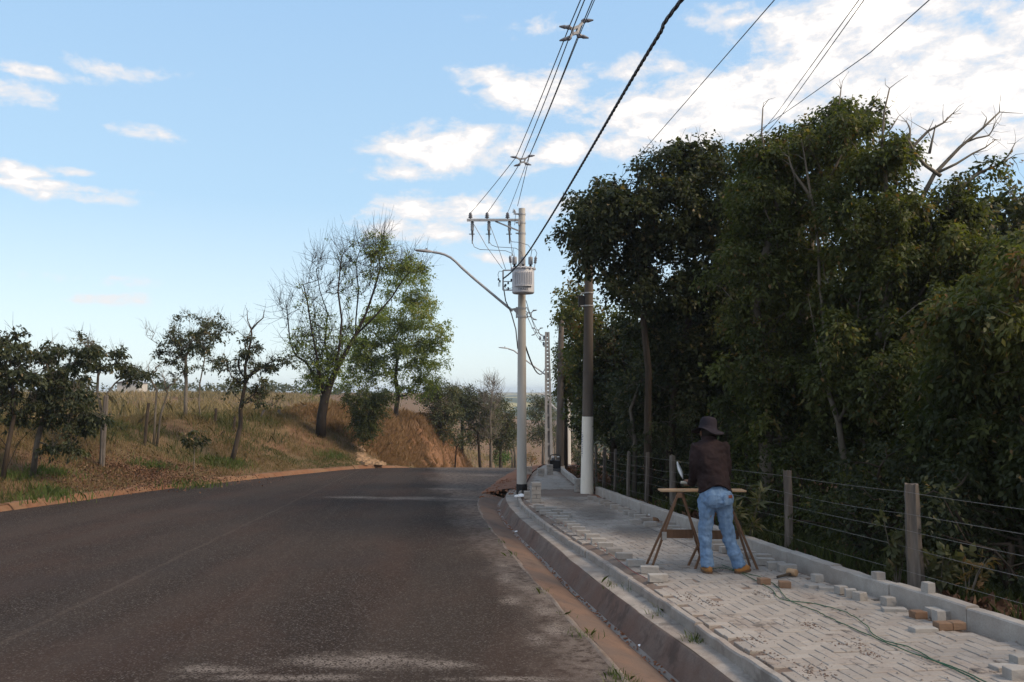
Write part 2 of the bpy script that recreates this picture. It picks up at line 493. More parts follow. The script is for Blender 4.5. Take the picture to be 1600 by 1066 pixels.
a2 = noise(nt, p, 1.8, 6.0, 0.65); a3 = noise(nt, p, 30.0, 5.0, 0.7)
c = mixc(nt, ramp(nt, a2, 0.35, 0.65), (0.045, 0.028, 0.02), (0.13, 0.055, 0.032))
c = mixc(nt, mth(nt, 'MULTIPLY', ramp(nt, a3, 0.5, 0.7), 0.6), c, (0.05, 0.035, 0.022))
set_in(nt, b, Base_Color=c, Roughness=0.95, Specular_IOR_Level=0.1)
bump(nt, b, mth(nt, 'ADD', a2, a3), 0.9, 0.05)
MAT['floor'] = m
m, nt, b = mat('far_hills')
p = wpos(nt)
a1 = noise(nt, vmap(nt, p, (1, .55, 1)), 0.0095, 5.0, 0.6); a2 = noise(nt, p, 0.06, 5.0, 0.7); a3 = noise(nt, p, 0.004, 3.0, 0.5)
c = mixc(nt, ramp(nt, a2, 0.4, 0.6), (0.035, 0.055, 0.03), (0.07, 0.085, 0.04))
c = mixc(nt, ramp(nt, a1, 0.53, 0.57), c, (0.30, 0.26, 0.11))
c = mixc(nt, mth(nt, 'MULTIPLY', ramp(nt, a3, 0.58, 0.62), 0.8), c, (0.27, 0.17, 0.11))
set_in(nt, b, Base_Color=c, Roughness=0.95, Specular_IOR_Level=0.05)
MAT['hills'] = m

def leafmat(name, stops, trans=0.32, rough=0.58, spec=0.25):
    m, nt, b = mat(name)
    t = nd(nt, 'ShaderNodeAttribute', attribute_name='tint').outputs['Fac']
    c = cramp(nt, t, stops)
    set_in(nt, b, Base_Color=c, Roughness=rough, Specular_IOR_Level=spec)
    if trans > 0:
        tcol = mixc(nt, 1.0, c, (1.5, 1.55, 0.65), 'MULTIPLY')
        tr = nd(nt, 'ShaderNodeBsdfTranslucent', {0: tcol})
        mx = nd(nt, 'ShaderNodeMixShader', {0: trans, 1: b.outputs[0], 2: tr.outputs[0]})
        nt.links.new(mx.outputs[0], nt.nodes['Material Output'].inputs[0])
    return m
MAT['leaf_dark'] = leafmat('leaf_dark', [(0, (.020, .029, .015)), (.45, (.044, .053, .024)), (.78, (.080, .086, .038)), (.92, (.125, .11, .055)), (1, (.19, .135, .075))])
MAT['leaf_forest'] = leafmat('leaf_forest', [(0, (.028, .038, .014)), (.4, (.058, .071, .023)), (.72, (.108, .122, .036)), (.86, (.155, .132, .048)), (1, (.16, .09, .04))], .40)
MAT['leaf_bright'] = leafmat('leaf_bright', [(0, (.030, .062, .014)), (.5, (.06, .115, .022)), (.85, (.10, .17, .033)), (1, (.17, .17, .05))], .42)
MAT['leaf_acacia'] = leafmat('leaf_acacia', [(0, (.06, .085, .022)), (.5, (.13, .17, .036)), (.85, (.20, .235, .055)), (1, (.24, .21, .075))], .48)
MAT['leaf_olive'] = leafmat('leaf_olive', [(0, (.045, .055, .026)), (.5, (.075, .085, .04)), (.85, (.115, .11, .055)), (1, (.20, .15, .08))], .3)
MAT['leaf_rust'] = leafmat('leaf_rust', [(0, (.05, .05, .022)), (.5, (.10, .085, .035)), (1, (.20, .11, .05))], .3)
MAT['grass_dry'] = leafmat('grass_dry', [(0, (.085, .082, .032)), (.35, (.165, .132, .066)), (.7, (.235, .18, .10)), (1, (.32, .235, .14))], .25, .7, .2)
MAT['grass_verge'] = leafmat('grass_verge', [(0, (.05, .07, .022)), (.3, (.105, .098, .04)), (.65, (.17, .118, .062)), (1, (.25, .165, .095))], .25, .7, .2)
MAT['grass_red'] = leafmat('grass_red', [(0, (.12, .068, .038)), (.5, (.20, .118, .065)), (1, (.30, .20, .115))], .25, .7, .2)
MAT['grass_green'] = leafmat('grass_green', [(0, (.04, .068, .018)), (.6, (.085, .115, .032)), (1, (.19, .16, .075))], .3, .7, .2)
MAT['litter'] = leafmat('litter', [(0, (.05, .028, .018)), (.5, (.12, .062, .038)), (1, (.22, .14, .09))], .0, .8, .1)

MAT['bark_grey'] = simple('bark_grey', (.135, .118, .098), .9, .55, 9.0, .6, stretch=(1, 1, .3), spec=.1)
MAT['bark_dark'] = simple('bark_dark', (.055, .043, .034), .9, .5, 9.0, .6, stretch=(1, 1, .3), spec=.1)
MAT['bark_black'] = simple('bark_black', (.032, .026, .022), .9, .5, 9.0, .6, stretch=(1, 1, .3), spec=.1)
MAT['bark_mid'] = simple('bark_mid', (.075, .060, .049), .9, .5, 9.0, .6, stretch=(1, 1, .3), spec=.1)
MAT['snag'] = simple('bare_snag', (.20, .175, .15), .9, .45, 9.0, .6, stretch=(1, 1, .3), spec=.1)
MAT['bark_pale'] = simple('bark_pale', (.14, .122, .10), .9, .6, 7.0, .6, stretch=(1, 1, .4), spec=.1)
MAT['wood_grey'] = simple('weathered_post', (.135, .118, .105), .9, .6, 22.0, .8, stretch=(1, 1, .1), dirt=(.07, .05, .04), spec=.1)
MAT['wood_tan'] = simple('trestle_timber', (.15, .085, .052), .8, .45, 20.0, .3, stretch=(1, 1, .2), spec=.2)
MAT['board'] = simple('pale_board', (.38, .25, .15), .75, .3, 16.0, .2, stretch=(.2, 1, 1), spec=.2)
MAT['pole_conc'] = simple('pole_concrete', (.45, .43, .40), .85, .22, 3.0, .25, dirt=(.33, .30, .27), stretch=(1, 1, .25))
MAT['pole_grey'] = simple('grey_pole', (.25, .245, .24), .85, .22, 3.0, .25)
MAT['pole_old'] = simple('old_pole', (.115, .095, .08), .9, .35, 6.0, .35, dirt=(.06, .05, .043), stretch=(1, 1, .3))
MAT['whitewash'] = simple('whitewash', (.78, .74, .67), .85, .12, 5.0, .25, dirt=(.62, .54, .42), stretch=(1, 1, .4))
MAT['black'] = simple('black_paint', (.016, .016, .018), .6, .3)
MAT['galv'] = simple('galvanised_steel', (.36, .36, .37), .5, .2, 9.0, .05, metal=.35)
MAT['tank'] = simple('transformer_grey', (.50, .505, .54), .5, .08, 5.0, .05)
MAT['dark_metal'] = simple('dark_metal', (.07, .07, .075), .5, .25, 9.0, .05)
MAT['porcelain'] = simple('grey_porcelain', (.16, .165, .19), .3, .15, 9.0, .0)
MAT['polymer'] = simple('grey_polymer', (.27, .275, .29), .5, .15, 9.0, .0)
MAT['wire'] = simple('wire', (.10, .10, .11), .5, .2, 9.0, .0, metal=.3)
MAT['bwire'] = simple('fence_wire', (.20, .19, .18), .6, .3, 9.0, .0, metal=.0)
MAT['cable'] = simple('cable_black', (.055, .05, .055), .5, .2, 9.0, .0)
MAT['lamp_glass'] = simple('lamp_lens', (.5, .5, .5), .3, .05, 9.0, .0)
MAT['lettering'] = simple('dark_lettering', (.03, .03, .05), .6, .1, 9.0, .0)
MAT['blue_lettering'] = simple('blue_lettering', (.06, .10, .22), .7, .1, 9.0, .0)
MAT['bag'] = simple('white_plastic', (.78, .79, .82), .4, .06, 9.0, .1)
MAT['green_cord'] = simple('green_cord', (.02, .085, .045), .6, .3, 9.0, .0)
MAT['red_cord'] = simple('red_cord', (.22, .03, .02), .6, .3, 9.0, .0)

# ------------------------------------------------------------------ street geometry
def h(Y):
    Y = np.asarray(Y, dtype=float)
    t = np.clip(Y - 33.0, 0, 8.0)
    r = -SLOPE * np.minimum(Y, 33.0) - SLOPE * t - .008 * t * t
    return r - .166 * np.clip(Y - 41.0, 0, 62.0)
def line_from_px(pts, off, back, ahead):
    L = [G(x, y, off) for x, y in pts]
    L = [(q.y, q.x) for q in L]
    L = sorted(list(back) + L + list(ahead))
    ys = np.array([a for a, _ in L]); xs = np.array([b for _, b in L])
    yy = np.arange(-30, 111, .25); vv = np.interp(yy, ys, xs)
    for _ in range(26):                                   # cast in easy curves
        vv[1:-1] = .25 * vv[:-2] + .5 * vv[1:-1] + .25 * vv[2:]
    return lambda Y: np.interp(Y, yy, vv)
ROAD = -.19
tail = lambda d: [(29.5, -.15 + d), (36, .55 + d), (41, 1.05 + d), (50, 3.4 + d), (60, 7.2 + d), (80, 16 + d), (110, 28 + d)]
xA = line_from_px([(972, 1058), (937.5, 1010.5), (899.7, 979), (877.6, 950.6), (855.5, 927), (824, 895.5), (795.6, 859), (772, 833), (757, 812), (748, 796), (747, 780)], ROAD, [(-30, 5.6), (0, 1.62)], tail(0))
xC = line_from_px([(1120, 1045), (1092, 1017), (1051, 995), (1003.7, 963), (959.6, 925), (921.7, 903), (877.6, 862), (846, 837), (814.6, 812), (795, 792), (787.8, 776)], -.09, [(-30, 6.2), (0, 2.22)], tail(.55))
xD = line_from_px([(1120, 1001), (1073, 963), (1019.5, 931.7), (972, 897), (925, 865.5), (877.6, 838.7), (846, 815), (817.7, 793), (805.5, 777)], .01, [(-30, 6.45), (0, 2.44)], tail(.85))
xR = line_from_px([(1600, 1005), (1440, 953), (1295, 907), (1180, 862), (1060, 820), (985, 792), (915, 765)], 0, [(-30, 8.6), (0, 4.62)], [(29.5, 1.75), (36, 2.6), (41, 3.1), (50, 6.2), (60, 10.0), (80, 19), (110, 31)])
_lx = np.array([-40, 0, 17.4, 24.4, 30.6, 36, 42, 48, 54, 60, 70, 90, 120.])
_lv = np.array([-16.0, -12.6, -10.9, -9.75, -7.75, -5.7, -4.5, -3.5, -2.3, -.7, 3.4, 12.0, 24.0])
# smooth the outer edge of the bend
_yy = np.linspace(-40, 120, 321)
_vv = np.interp(_yy, _lx, _lv)
for _ in range(12):
    _vv[1:-1] = .25 * _vv[:-2] + .5 * _vv[1:-1] + .25 * _vv[2:]
xL = lambda Y: np.interp(Y, _yy, _vv)
def sm(t):
    t = np.clip(t, 0, 1)
    return t * t * (3 - 2 * t)
def vnoise(X, Y, s, seed=0):
    """cheap smooth value noise"""
    X = np.asarray(X, float) / s; Y = np.asarray(Y, float) / s
    xi = np.floor(X).astype(int); yi = np.floor(Y).astype(int)
    fx = sm(X - xi); fy = sm(Y - yi)
    def hsh(a, b):
        v = np.sin(a * 127.1 + b * 311.7 + seed * 74.7) * 43758.5453
        return v - np.floor(v)
    return (hsh(xi, yi) * (1 - fx) + hsh(xi + 1, yi) * fx) * (1 - fy) + (hsh(xi, yi + 1) * (1 - fx) + hsh(xi + 1, yi + 1) * fx) * fy
def HL(X, Y):
    """ground height left of the street"""
    X = np.asarray(X, float); Y = np.asarray(Y, float)
    d = np.maximum(xL(Y) - X, 0)
    r = h(Y) + ROAD + .12
    Fh = .54 + .66 * sm(d / 110) - .52 * sm((Y - 39) / 10) * (1 - sm(d / 30)) - 13 * sm((Y - 52) / 20) * (1 - sm((d - 10) / 50))
    Fh = np.maximum(Fh, r + .2)
    g1 = .30 * sm(d / 2.0) + (Fh - r - .30) * sm((d - 1.5) / 4.4)
    g2 = (Fh - r) * sm(d / 2.8)
    k = sm((Y - 33) / 10)
    z = r + g1 * (1 - k) + g2 * k
    nz = (vnoise(X, Y, 2.3, 1) - .5) * .22 + (vnoise(X, Y, .8, 2) - .5) * .09
    return z + nz * sm(d / 1.2) * (1 + .7 * k)
def HR(X, Y):
    X = np.asarray(X, float); Y = np.asarray(Y, float)
    d = np.maximum(X - xR(Y) - .13, 0)
    return h(Y) - .03 - .12 * sm(d / 1.5) - .02 * d + (vnoise(X, Y, 1.5, 3) - .5) * .14 * sm(d / .4)

# verge, bank and field on the left
Ys = np.concatenate([np.arange(-40, 8, 2.0), np.arange(8, 64, .4), np.arange(64, 130, 2.0), np.arange(130, 421, 20.0)])
ds = np.concatenate([[0.0], np.arange(.15, 12, .35), np.arange(12, 40, 1.5), np.arange(40, 460, 20.0)])
YY, DD = np.meshgrid(Ys, ds, indexing='ij')
XX = xL(YY) - DD
verge = mesh_obj('verge', grid_mesh('verge', XX, YY, HL(XX, YY)), MAT['verge'], smooth=True)
tag(verge, kind='structure')
# the cut face shows bare orange soil
YB = np.arange(42.5, 64, .2); dB = np.linspace(.0, 2.2, 24)
YY, DD = np.meshgrid(YB, dB, indexing='ij'); XX = xL(YY) - DD
lift = .09 * np.minimum(1, 6 * (DD / 2.2) * (1 - DD / 2.2)) * np.minimum(1, np.minimum((YY - 42.5), (63.7 - YY)) * .4) - .02
ZZ = HL(XX, YY) + lift * (.5 + vnoise(XX, YY, 1.9, 8)) + ((vnoise(XX * 2.4, YY * .8, .8, 9) - .5) * .30 + (vnoise(XX * 2.6, YY * .8, .3, 10) - .5) * .26) * np.clip(lift * 20, 0, 1)
bank = mesh_obj('bank', grid_mesh('bank', XX, YY, ZZ), MAT['bank'], smooth=True)
tag(bank, kind='structure')

# forest ground on the right
ds = np.concatenate([[-.06], np.arange(.0, 6, .25), np.arange(6, 20, 1.0), np.arange(20, 140, 12.0)])
Ys = np.concatenate([np.arange(-40, 4, 2.0), np.arange(4, 46, .4), np.arange(46, 112, 3.0)])
YY, DD = np.meshgrid(Ys, ds, indexing='ij'); XX = xR(YY) + .13 + DD
fl = mesh_obj('ground', grid_mesh('ground', XX, YY, HR(XX, YY)), MAT['floor'], smooth=True)
tag(fl, kind='structure')

# valley and the far ridge
def HV(X, Y):
    X = np.asarray(X, float); Y = np.asarray(Y, float)
    v = h(60) - 1.2 - .10 * (np.clip(Y, 55, 150) - 60)
    r = sm((Y - 330) / 950)
    return v + r * (-1.5 - v + 6 * (vnoise(X, Y, 420, 5) - .5)) + (vnoise(X, Y, 130, 6) - .5) * 5 * sm((Y - 120) / 100) - 14 * sm((Y - 1700) / 1500)
ang = np.linspace(-1.45, 1.45, 160); rad = np.concatenate([np.arange(56, 120, 6.0), np.geomspace(120, 2420, 64)])
AA, RR = np.meshgrid(ang, rad, indexing='ij')
XX = np.sin(AA) * RR; YY = np.cos(AA) * RR
YY = np.maximum(YY, 50)
ZZ = HV(XX, YY)
ZZ = np.where(XX < xL(np.clip(YY, -40, 110)) - 2, np.minimum(ZZ, np.where(YY < 420, -40.0, ZZ)), ZZ)
hills = mesh_obj('hills', grid_mesh('hills', XX, YY, ZZ), MAT['hills'], smooth=True)
tag(hills, kind='structure')
# one wide sheet under everything, to the horizon and behind the camera
base = MB()
base.add([(-2500, -2500, -48), (2500, -2500, -48), (2500, 2500, -48), (-2500, 2500, -48)], [(0, 1, 2, 3)])
tag(base.build('terrain', MAT['verge']), kind='structure')

# road surface
Ys = np.concatenate([np.arange(-40, 4, 2.0), np.arange(4, 46, .35), np.arange(46, 108, 1.5)])
us = np.linspace(0, 1, 33)
YY, UU = np.meshgrid(Ys, us, indexing='ij')
fr = np.where(YY < 26, (vnoise(YY, YY * 0, .23, 4) - .5) * .05 + (vnoise(YY, YY * 0, .9, 5) - .5) * .06, 0)
XX = (xL(YY) - .02) * (1 - UU) + (xA(YY) + fr * (UU > .99)) * UU
ZZ = h(YY) + ROAD + (vnoise(XX, YY, 3.0, 7) - .5) * .008 + .03 * np.sin(np.pi * UU) - .03 * 0
road = mesh_obj('road', grid_mesh('road', XX, YY, ZZ), MAT['asphalt'], smooth=True)
tag(road, kind='structure')

# low soil covered kerb on the far side, in poured lengths
kerb_l = empty('far_kerb', (-10, 20, float(h(20))), kind='structure')
y0 = -6.0
i = 0
while y0 < 40:
    L = 1.0 if y0 < 30 else 2.0
    ys = np.linspace(y0, y0 + L - .02, 4)
    rings = []
    dz = random.uniform(-.02, .015); dx = random.uniform(-.015, .015)
    for yy in ys:
        x = float(xL(yy)) + dx; z = float(h(yy)) + ROAD + dz
        rings.append([Vector((x + .14, yy, z - .02)), Vector((x + .07, yy, z + .07 + random.uniform(-.01, .01))), Vector((x + .0, yy, z + .135 + random.uniform(-.012, .012))), Vector((x - .13, yy, z + .14 + random.uniform(-.012, .012))), Vector((x - .16, yy, z - .08))])
    MB().loft(rings).build('kerb_stone', MAT['orange_kerb'], kerb_l, smooth=False)
    y0 += L

# gutter: apron, invert, face, ledge (one pour, strips butted along shared edges)
def strip(name, cols, m, y0=-30.0, y1=34.0, step=.3, parent=None):
    ys = np.arange(y0, y1, step)
    X = np.stack([c[0](ys) for c in cols], 1)
    Yv = np.repeat(ys[:, None], len(cols), 1)
    Z = np.stack([h(ys) + c[1] + (vnoise(X[:, i], ys, .6, 20 + i) - .5) * c[2] for i, c in enumerate(cols)], 1)
    X = X + np.stack([(vnoise(ys, ys * 0 + i, .4, 30 + i) - .5) * c[2] for i, c in enumerate(cols)], 1)
    return mesh_obj(name, grid_mesh(name, X, Yv, Z), m, parent, smooth=True)
xB = lambda Y: xC(Y) - .17
mix = lambda a, b, k: (lambda Y: a(Y) * (1 - k) + b(Y) * k)
gut = empty('gutter', (1.0, 7.0, float(h(7.0)) - .3), kind='structure')
strip('apron', [(lambda Y: xA(Y) - .05, ROAD - .03, 0), (xA, ROAD + .004, .0), (mix(xA, xB, .15), ROAD - .012, .01), (mix(xA, xB, .5), ROAD - .05, .012), (mix(xA, xB, .93), -.30, .006)], MAT['apron'], y1=22.5, parent=gut)
strip('lip', [(lambda Y: xA(Y) - .045, ROAD - .01, .02), (lambda Y: xA(Y) - .018, ROAD + .004, .03), (lambda Y: xA(Y) + .012, ROAD + .003, .03), (lambda Y: xA(Y) + .03, ROAD - .02, .02)], MAT['lip'], y1=22, step=.06, parent=gut)
strip('invert', [(mix(xA, xB, .93), -.30, .006), (lambda Y: xB(Y) - .01, -.312, .004), (lambda Y: xB(Y) + .035, -.298, .004)], MAT['invert'], y1=22.5, parent=gut)
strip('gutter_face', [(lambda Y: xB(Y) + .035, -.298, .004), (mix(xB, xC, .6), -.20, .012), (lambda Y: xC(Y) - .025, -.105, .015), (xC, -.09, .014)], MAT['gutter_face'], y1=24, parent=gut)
strip('ledge', [(xC, -.09, .014), (mix(xC, xD, .3), -.085, .014), (mix(xC, xD, .7), -.08, .014), (lambda Y: xD(Y) + .02, -.078, .01)], MAT['ledge'], y1=24, parent=gut)
strip('soil_shoulder', [(lambda Y: xA(Y) - .25, ROAD - .02, .0), (lambda Y: xA(Y) + .05, ROAD + .03, .03), (lambda Y: xA(Y) * .5 + xD(Y) * .5, -.08, .09), (lambda Y: xD(Y) + .02, -.03, .03)], MAT['redsoil'], y0=22.2, y1=46, parent=gut)

# pavement: bed, laid pavers in herringbone, edge stones
bed = strip('pavement', [(lambda Y: xD(Y) + .015, -.075, 0), (lambda Y: xD(Y) + .1, -.040, .012), (lambda Y: xD(Y) + .2, -.0065, .003), (mix(xD, xR, .25), -.006, .003), (mix(xD, xR, .5), -.006, .003), (mix(xD, xR, .75), -.006, .003), (lambda Y: xR(Y) - .2, -.0065, .003), (lambda Y: xR(Y) - .08, -.035, .012), (lambda Y: xR(Y) + .05, -.05, 0)], MAT['bed'], y1=46)
tag(bed, kind='structure')
def basis(yaw):
    n = Vector((0, SLOPE, 1)).normalized()
    u = Vector((math.cos(yaw), math.sin(yaw), 0)); u = (u - n * u.dot(n)).normalized()
    v = n.cross(u)
    return Matrix((u, v, n)).transposed()
PYAW = math.atan(.137)              # the paving follows the kerb line
PB = basis(PYAW)
O0 = Vector((2.6, 5.0, -SLOPE * 5.0))
def paver_mesh(name, sx, sy, sz, ch=.004):
    mb = MB().box((0, 0, 0), (sx, sy, sz))
    me = mb.mesh(name)
    bm = bmesh.new(); bm.from_mesh(me)
    top = [e for e in bm.edges if all(v.co.z > 0 for v in e.verts)]
    bmesh.ops.bevel(bm, geom=top, offset=ch, segments=1, affect='EDGES')
    bm.to_mesh(me); bm.free()
    return me
PW = .1
pm_h = paver_mesh('paver', .1935, .0935, .05)
pm_h.materials.append(MAT['paver'])
cand = []
for c in range(-60, 40):
    for r in range(-40, 330):
        k = (c - r) % 4
        if k == 0: cu, cv, rot = (c + 1) * PW, (r + .5) * PW, 0
        elif k == 3: cu, cv, rot = (c + .5) * PW, (r + 1) * PW, 1
        else: continue
        q = O0 + PB @ Vector((cu, cv, 0))
        hu, hv = (.1, .05) if rot == 0 else (.05, .1)
        ys_ = q.y
        gapL = .12 if ys_ > 8.5 else .075
        if q.x - hu - .02 < xD(ys_) + gapL or q.x + hu > xR(ys_) - .03 or q.y > 33: continue
        if 19.0 < q.y < 21.2: continue          # the strip still open, bare red soil
        if q.y > 9.5 and (q.x + hu > xR(ys_) - .16): continue
        cand.append((q, rot))
def on_screen(q):
    d = q - Vector((0, 0, EYE))
    c, s = math.cos(PITCH), math.sin(PITCH)
    f = d.y * c + d.z * s
    u = -d.y * s + d.z * c
    if f < .2: return None
    return 800 + F * d.x / f, 533 - F * u / f
vis, rest = [], []
for q, rot in cand:
    s = on_screen(q)
    (vis if s and -20 < s[0] < 1625 and s[1] < 1090 else rest).append((q, rot))
vis.sort(key=lambda a: a[0].y)
rest += vis[300:]; vis = vis[:300]
def paver_matrix(q, rot):
    M = PB.copy()
    if rot: M = M @ Matrix.Rotation(math.pi / 2, 3, 'Z')
    M = M @ Matrix.Rotation(random.gauss(0, .009), 3, 'X') @ Matrix.Rotation(random.gauss(0, .009), 3, 'Y') @ Matrix.Rotation(random.gauss(0, .012), 3, 'Z')
    lz = -.025 + random.gauss(0, .002)
    M4 = M.to_4x4(); M4.translation = q + Vector((0, 0, lz))
    return M4
for q, rot in vis:
    o = bpy.data.objects.new('paver', pm_h); COL.objects.link(o)
    o.parent = bed
    o.matrix_local = paver_matrix(q, rot)
rv = np.array([v.co[:] for v in pm_h.vertices]); rf = [tuple(p.vertices) for p in pm_h.polygons]
mb = MB()
for q, rot in rest:
    M4 = paver_matrix(q, rot)
    mb.add([M4 @ Vector(v) for v in rv], rf)
o = mb.build('pavers', MAT['paver'], bed, kind='stuff')
# bare red strip in the paving
YY, UU = np.meshgrid(np.arange(18.8, 21.5, .15), np.linspace(0, 1, 12), indexing='ij')
XX = (xD(YY) + .12) * (1 - UU) + (xR(YY) - .02) * UU
tag(mesh_obj('soil_strip', grid_mesh('soil_strip', XX, YY, h(YY) - .018 + (vnoise(XX, YY, .4, 3) - .5) * .03), MAT['redsoil'], smooth=True), kind='structure')

# edge stones: flush edging on the gutter side, raised kerb on the fence side
def stones(name, xf, w, y0, y1, L, ztop, zbot, parent, gap=.008, rough=.0025, m_='kerb'):
    y = y0
    while y < y1:
        ya, yb = y + gap / 2, y + L - gap / 2
        a = Vector((float(xf(ya)), ya, float(h(ya)))); b2 = Vector((float(xf(yb)), yb, float(h(yb))))
        j = Vector((random.gauss(0, .004), 0, random.gauss(0, .005)))
        t = (b2 - a); t.z = 0; t.normalize()
        s = Vector((t.y, -t.x, 0))
        rings = []
        for kk in np.linspace(0, 1, 9):
            q = a.lerp(b2, kk) + j + Vector((random.gauss(0, rough), 0, random.gauss(0, rough)))
            rings.append([q + Vector((0, 0, zbot)), q + Vector((0, 0, ztop - .012)), q + s * .012 + Vector((0, 0, ztop)), q + s * (w - .012) + Vector((0, 0, ztop)), q + s * w + Vector((0, 0, ztop - .012)), q + s * w + Vector((0, 0, zbot))])
        MB().loft(rings).build(name, MAT[m_], parent)
        y += L
edg = empty('edging', (1.4, 8, float(h(8))), kind='structure')
stones('edging_stone', xD, .075, -2.0, 23, 1.0, .012, -.14, edg, gap=.003, rough=.0032, m_='edging')
krb = empty('kerb', (3.4, 8, float(h(8))), kind='structure')
stones('kerb_stone', xR, .125, -2.0, 19.9, 1.0, .145, -.12, krb, gap=.007)
stones('kerb_stone', lambda Y: xR(Y) - .1, .125, 22.0, 31, 1.0, .13, -.12, krb, gap=.012)

# ------------------------------------------------------------------ poles and lines
def conc_pole(root, base_p, top_p, r0, r1, m, name='shaft', n=20, split=None):
    b0, t0 = Vector(base_p), Vector(top_p)
    pts = [b0.lerp(t0, k) for k in np.linspace(0, 1, 9)]
    MB().tube(pts, list(np.linspace(r0, r1, 9)), n).build(name, m, root, smooth=False)

def smooth_by_angle(o, ang=35):
    me = o.data
    me.polygons.foreach_set('use_smooth', np.ones(len(me.polygons), dtype=bool))
    try:
        me.set_sharp_from_angle(angle=math.radians(ang))
    except Exception:
        pass
    return o
X1, Y1 = .24, 20.7
gz1 = float(h(Y1))
pb = Vector((X1, Y1, gz1 - .02)); ptp = P(815.5, 326, Y1); ptp.x = P(815.5, 326, Y1).x
pole1 = empty('utility_pole', pb, 'round grey concrete power pole with black base and a side crossarm on top', 'power pole', 'power poles along the pavement')
rp = lambda z: .125 - (.125 - .083) * (z - pb.z) / (ptp.z - pb.z)
cx = lambda z: pb.lerp(ptp, (z - pb.z) / (ptp.z - pb.z))
pts = [cx(z) for z in np.linspace(pb.z + .19, ptp.z, 10)]
smooth_by_angle(MB().tube(pts, [rp(q.z) for q in pts], 24).build('shaft', MAT['pole_conc'], pole1))
smooth_by_angle(MB().tube([cx(pb.z - .2), cx(pb.z + .19)], [.135, .134], 24).build('base_band', MAT['black'], pole1))
zz = lambda py: P(815, py, Y1).z
# crossarm reaching left with brace, pin insulators and fuse cutouts under it
za = zz(344)
arm = MB().bar(P(729.5, 344, Y1 - .12), P(811, 344, Y1 - .12), .075, .055).bar(P(811, 344, Y1 - .12), P(811, 352, Y1 - .12), .07, .05).build('crossarm', MAT['galv'], pole1)
MB().bar(P(774, 346, Y1 - .08), P(811, 361, Y1 - .08), .05, .03).build('brace', MAT['galv'], arm)
for py in (335, 348.5, 365):
    MB().lathe(cx(zz(py)) + Vector((0, 0, -.02)), [(rp(zz(py)) + .012, 0), (rp(zz(py)) + .012, .04)], 20).bar(cx(zz(py)) + Vector((-.16, -.02, 0)), cx(zz(py)) + Vector((-.09, -.02, 0)), .03, .03).build('clamp_band', MAT['galv'], pole1)
def insulator(base, s=1.0):
    return [(.018 * s, 0), (.018 * s, .03 * s), (.06 * s, .04 * s), (.035 * s, .075 * s), (.058 * s, .085 * s), (.03 * s, .12 * s), (.045 * s, .13 * s), (.03 * s, .165 * s), (.012 * s, .18 * s)]
INS = []
for x in (735.0, 761.0, 793.0):
    q = P(x, 343, Y1 - .12)
    MB().lathe(q, insulator(q), 12).build('insulator', MAT['porcelain'], pole1, smooth=True)
    INS.append(q + Vector((0, 0, .16)))
    q2 = P(x + 3, 345, Y1 - .05)
    prof = [(.02, 0)]
    for k in range(5): prof += [(.048, -.05 - k * .045), (.034, -.07 - k * .045)]
    fc = MB().lathe(q2, prof + [(.02, -.30)], 12).build('fuse_cutout', MAT['polymer'], pole1, smooth=True)
    MB().tube([q2 + Vector((0, 0, -.28)), q2 + Vector((.005, 0, -.40)), q2 + Vector((0, 0, -.58))], [.03, .02, .012], 8).bar(q2 + Vector((-.08, 0, -.34)), q2 + Vector((.06, 0, -.34)), .02, .02).build('fuse_tube', MAT['dark_metal'], fc)
q = cx(zz(331)) + Vector((-.09, -.03, 0))
INS.append(q + Vector((-.02, 0, .14)))
MB().bar(q + Vector((.02, 0, -.06)), q + Vector((-.12, 0, -.06)), .03, .03).lathe(q + Vector((-.1, 0, -.05)), insulator(q, .6), 10).build('end_bracket', MAT['galv'], pole1)

# transformer strapped to the camera side of the pole
tc_ = P(817.5, 440, Y1 - .38); tr = .272
trf = empty('transformer', tc_ + Vector((0, 0, -.27)), 'grey barrel transformer with ribbed front strapped high on the round concrete pole', 'transformer')
H_ = .30
smooth_by_angle(MB().lathe(tc_, [(tr - .02, -H_), (tr, -H_ + .025), (tr, H_ - .02), (tr - .005, H_)], 40).build('tank', MAT['tank'], trf))
lid = MB().lathe(tc_, [(tr + .022, H_), (tr + .025, H_ + .02), (tr - .04, H_ + .045)], 40)
for k in range(14):
    a = 2 * math.pi * k / 14
    lid.box(tc_ + Vector((math.cos(a) * (tr + .02), math.sin(a) * (tr + .02), H_ + .008)), (.035, .035, .05), Matrix.Rotation(a, 3, 'Z'))
lid.build('lid', MAT['tank'], trf)
for k in range(9):
    a = math.radians(-90 - 44 + 11 * k)
    u = Vector((math.cos(a), math.sin(a), 0))
    MB().bar(tc_ + u * (tr + .0) + Vector((0, 0, -.10)), tc_ + u * (tr + .0) + Vector((0, 0, .21)), .012, .055, up=u).build('cooling_fin', MAT['tank'], trf)
sh = MB()
for k in range(7):
    a = math.radians(-90 - 40 + 13.3 * k); u = Vector((math.cos(a), math.sin(a), 0))
    sh.box(tc_ + u * (tr + .02) + Vector((0, 0, -.135)), (.05, .07, .02), Matrix.Rotation(a, 3, 'Z'))
sh.build('fin_header', MAT['tank'], trf)
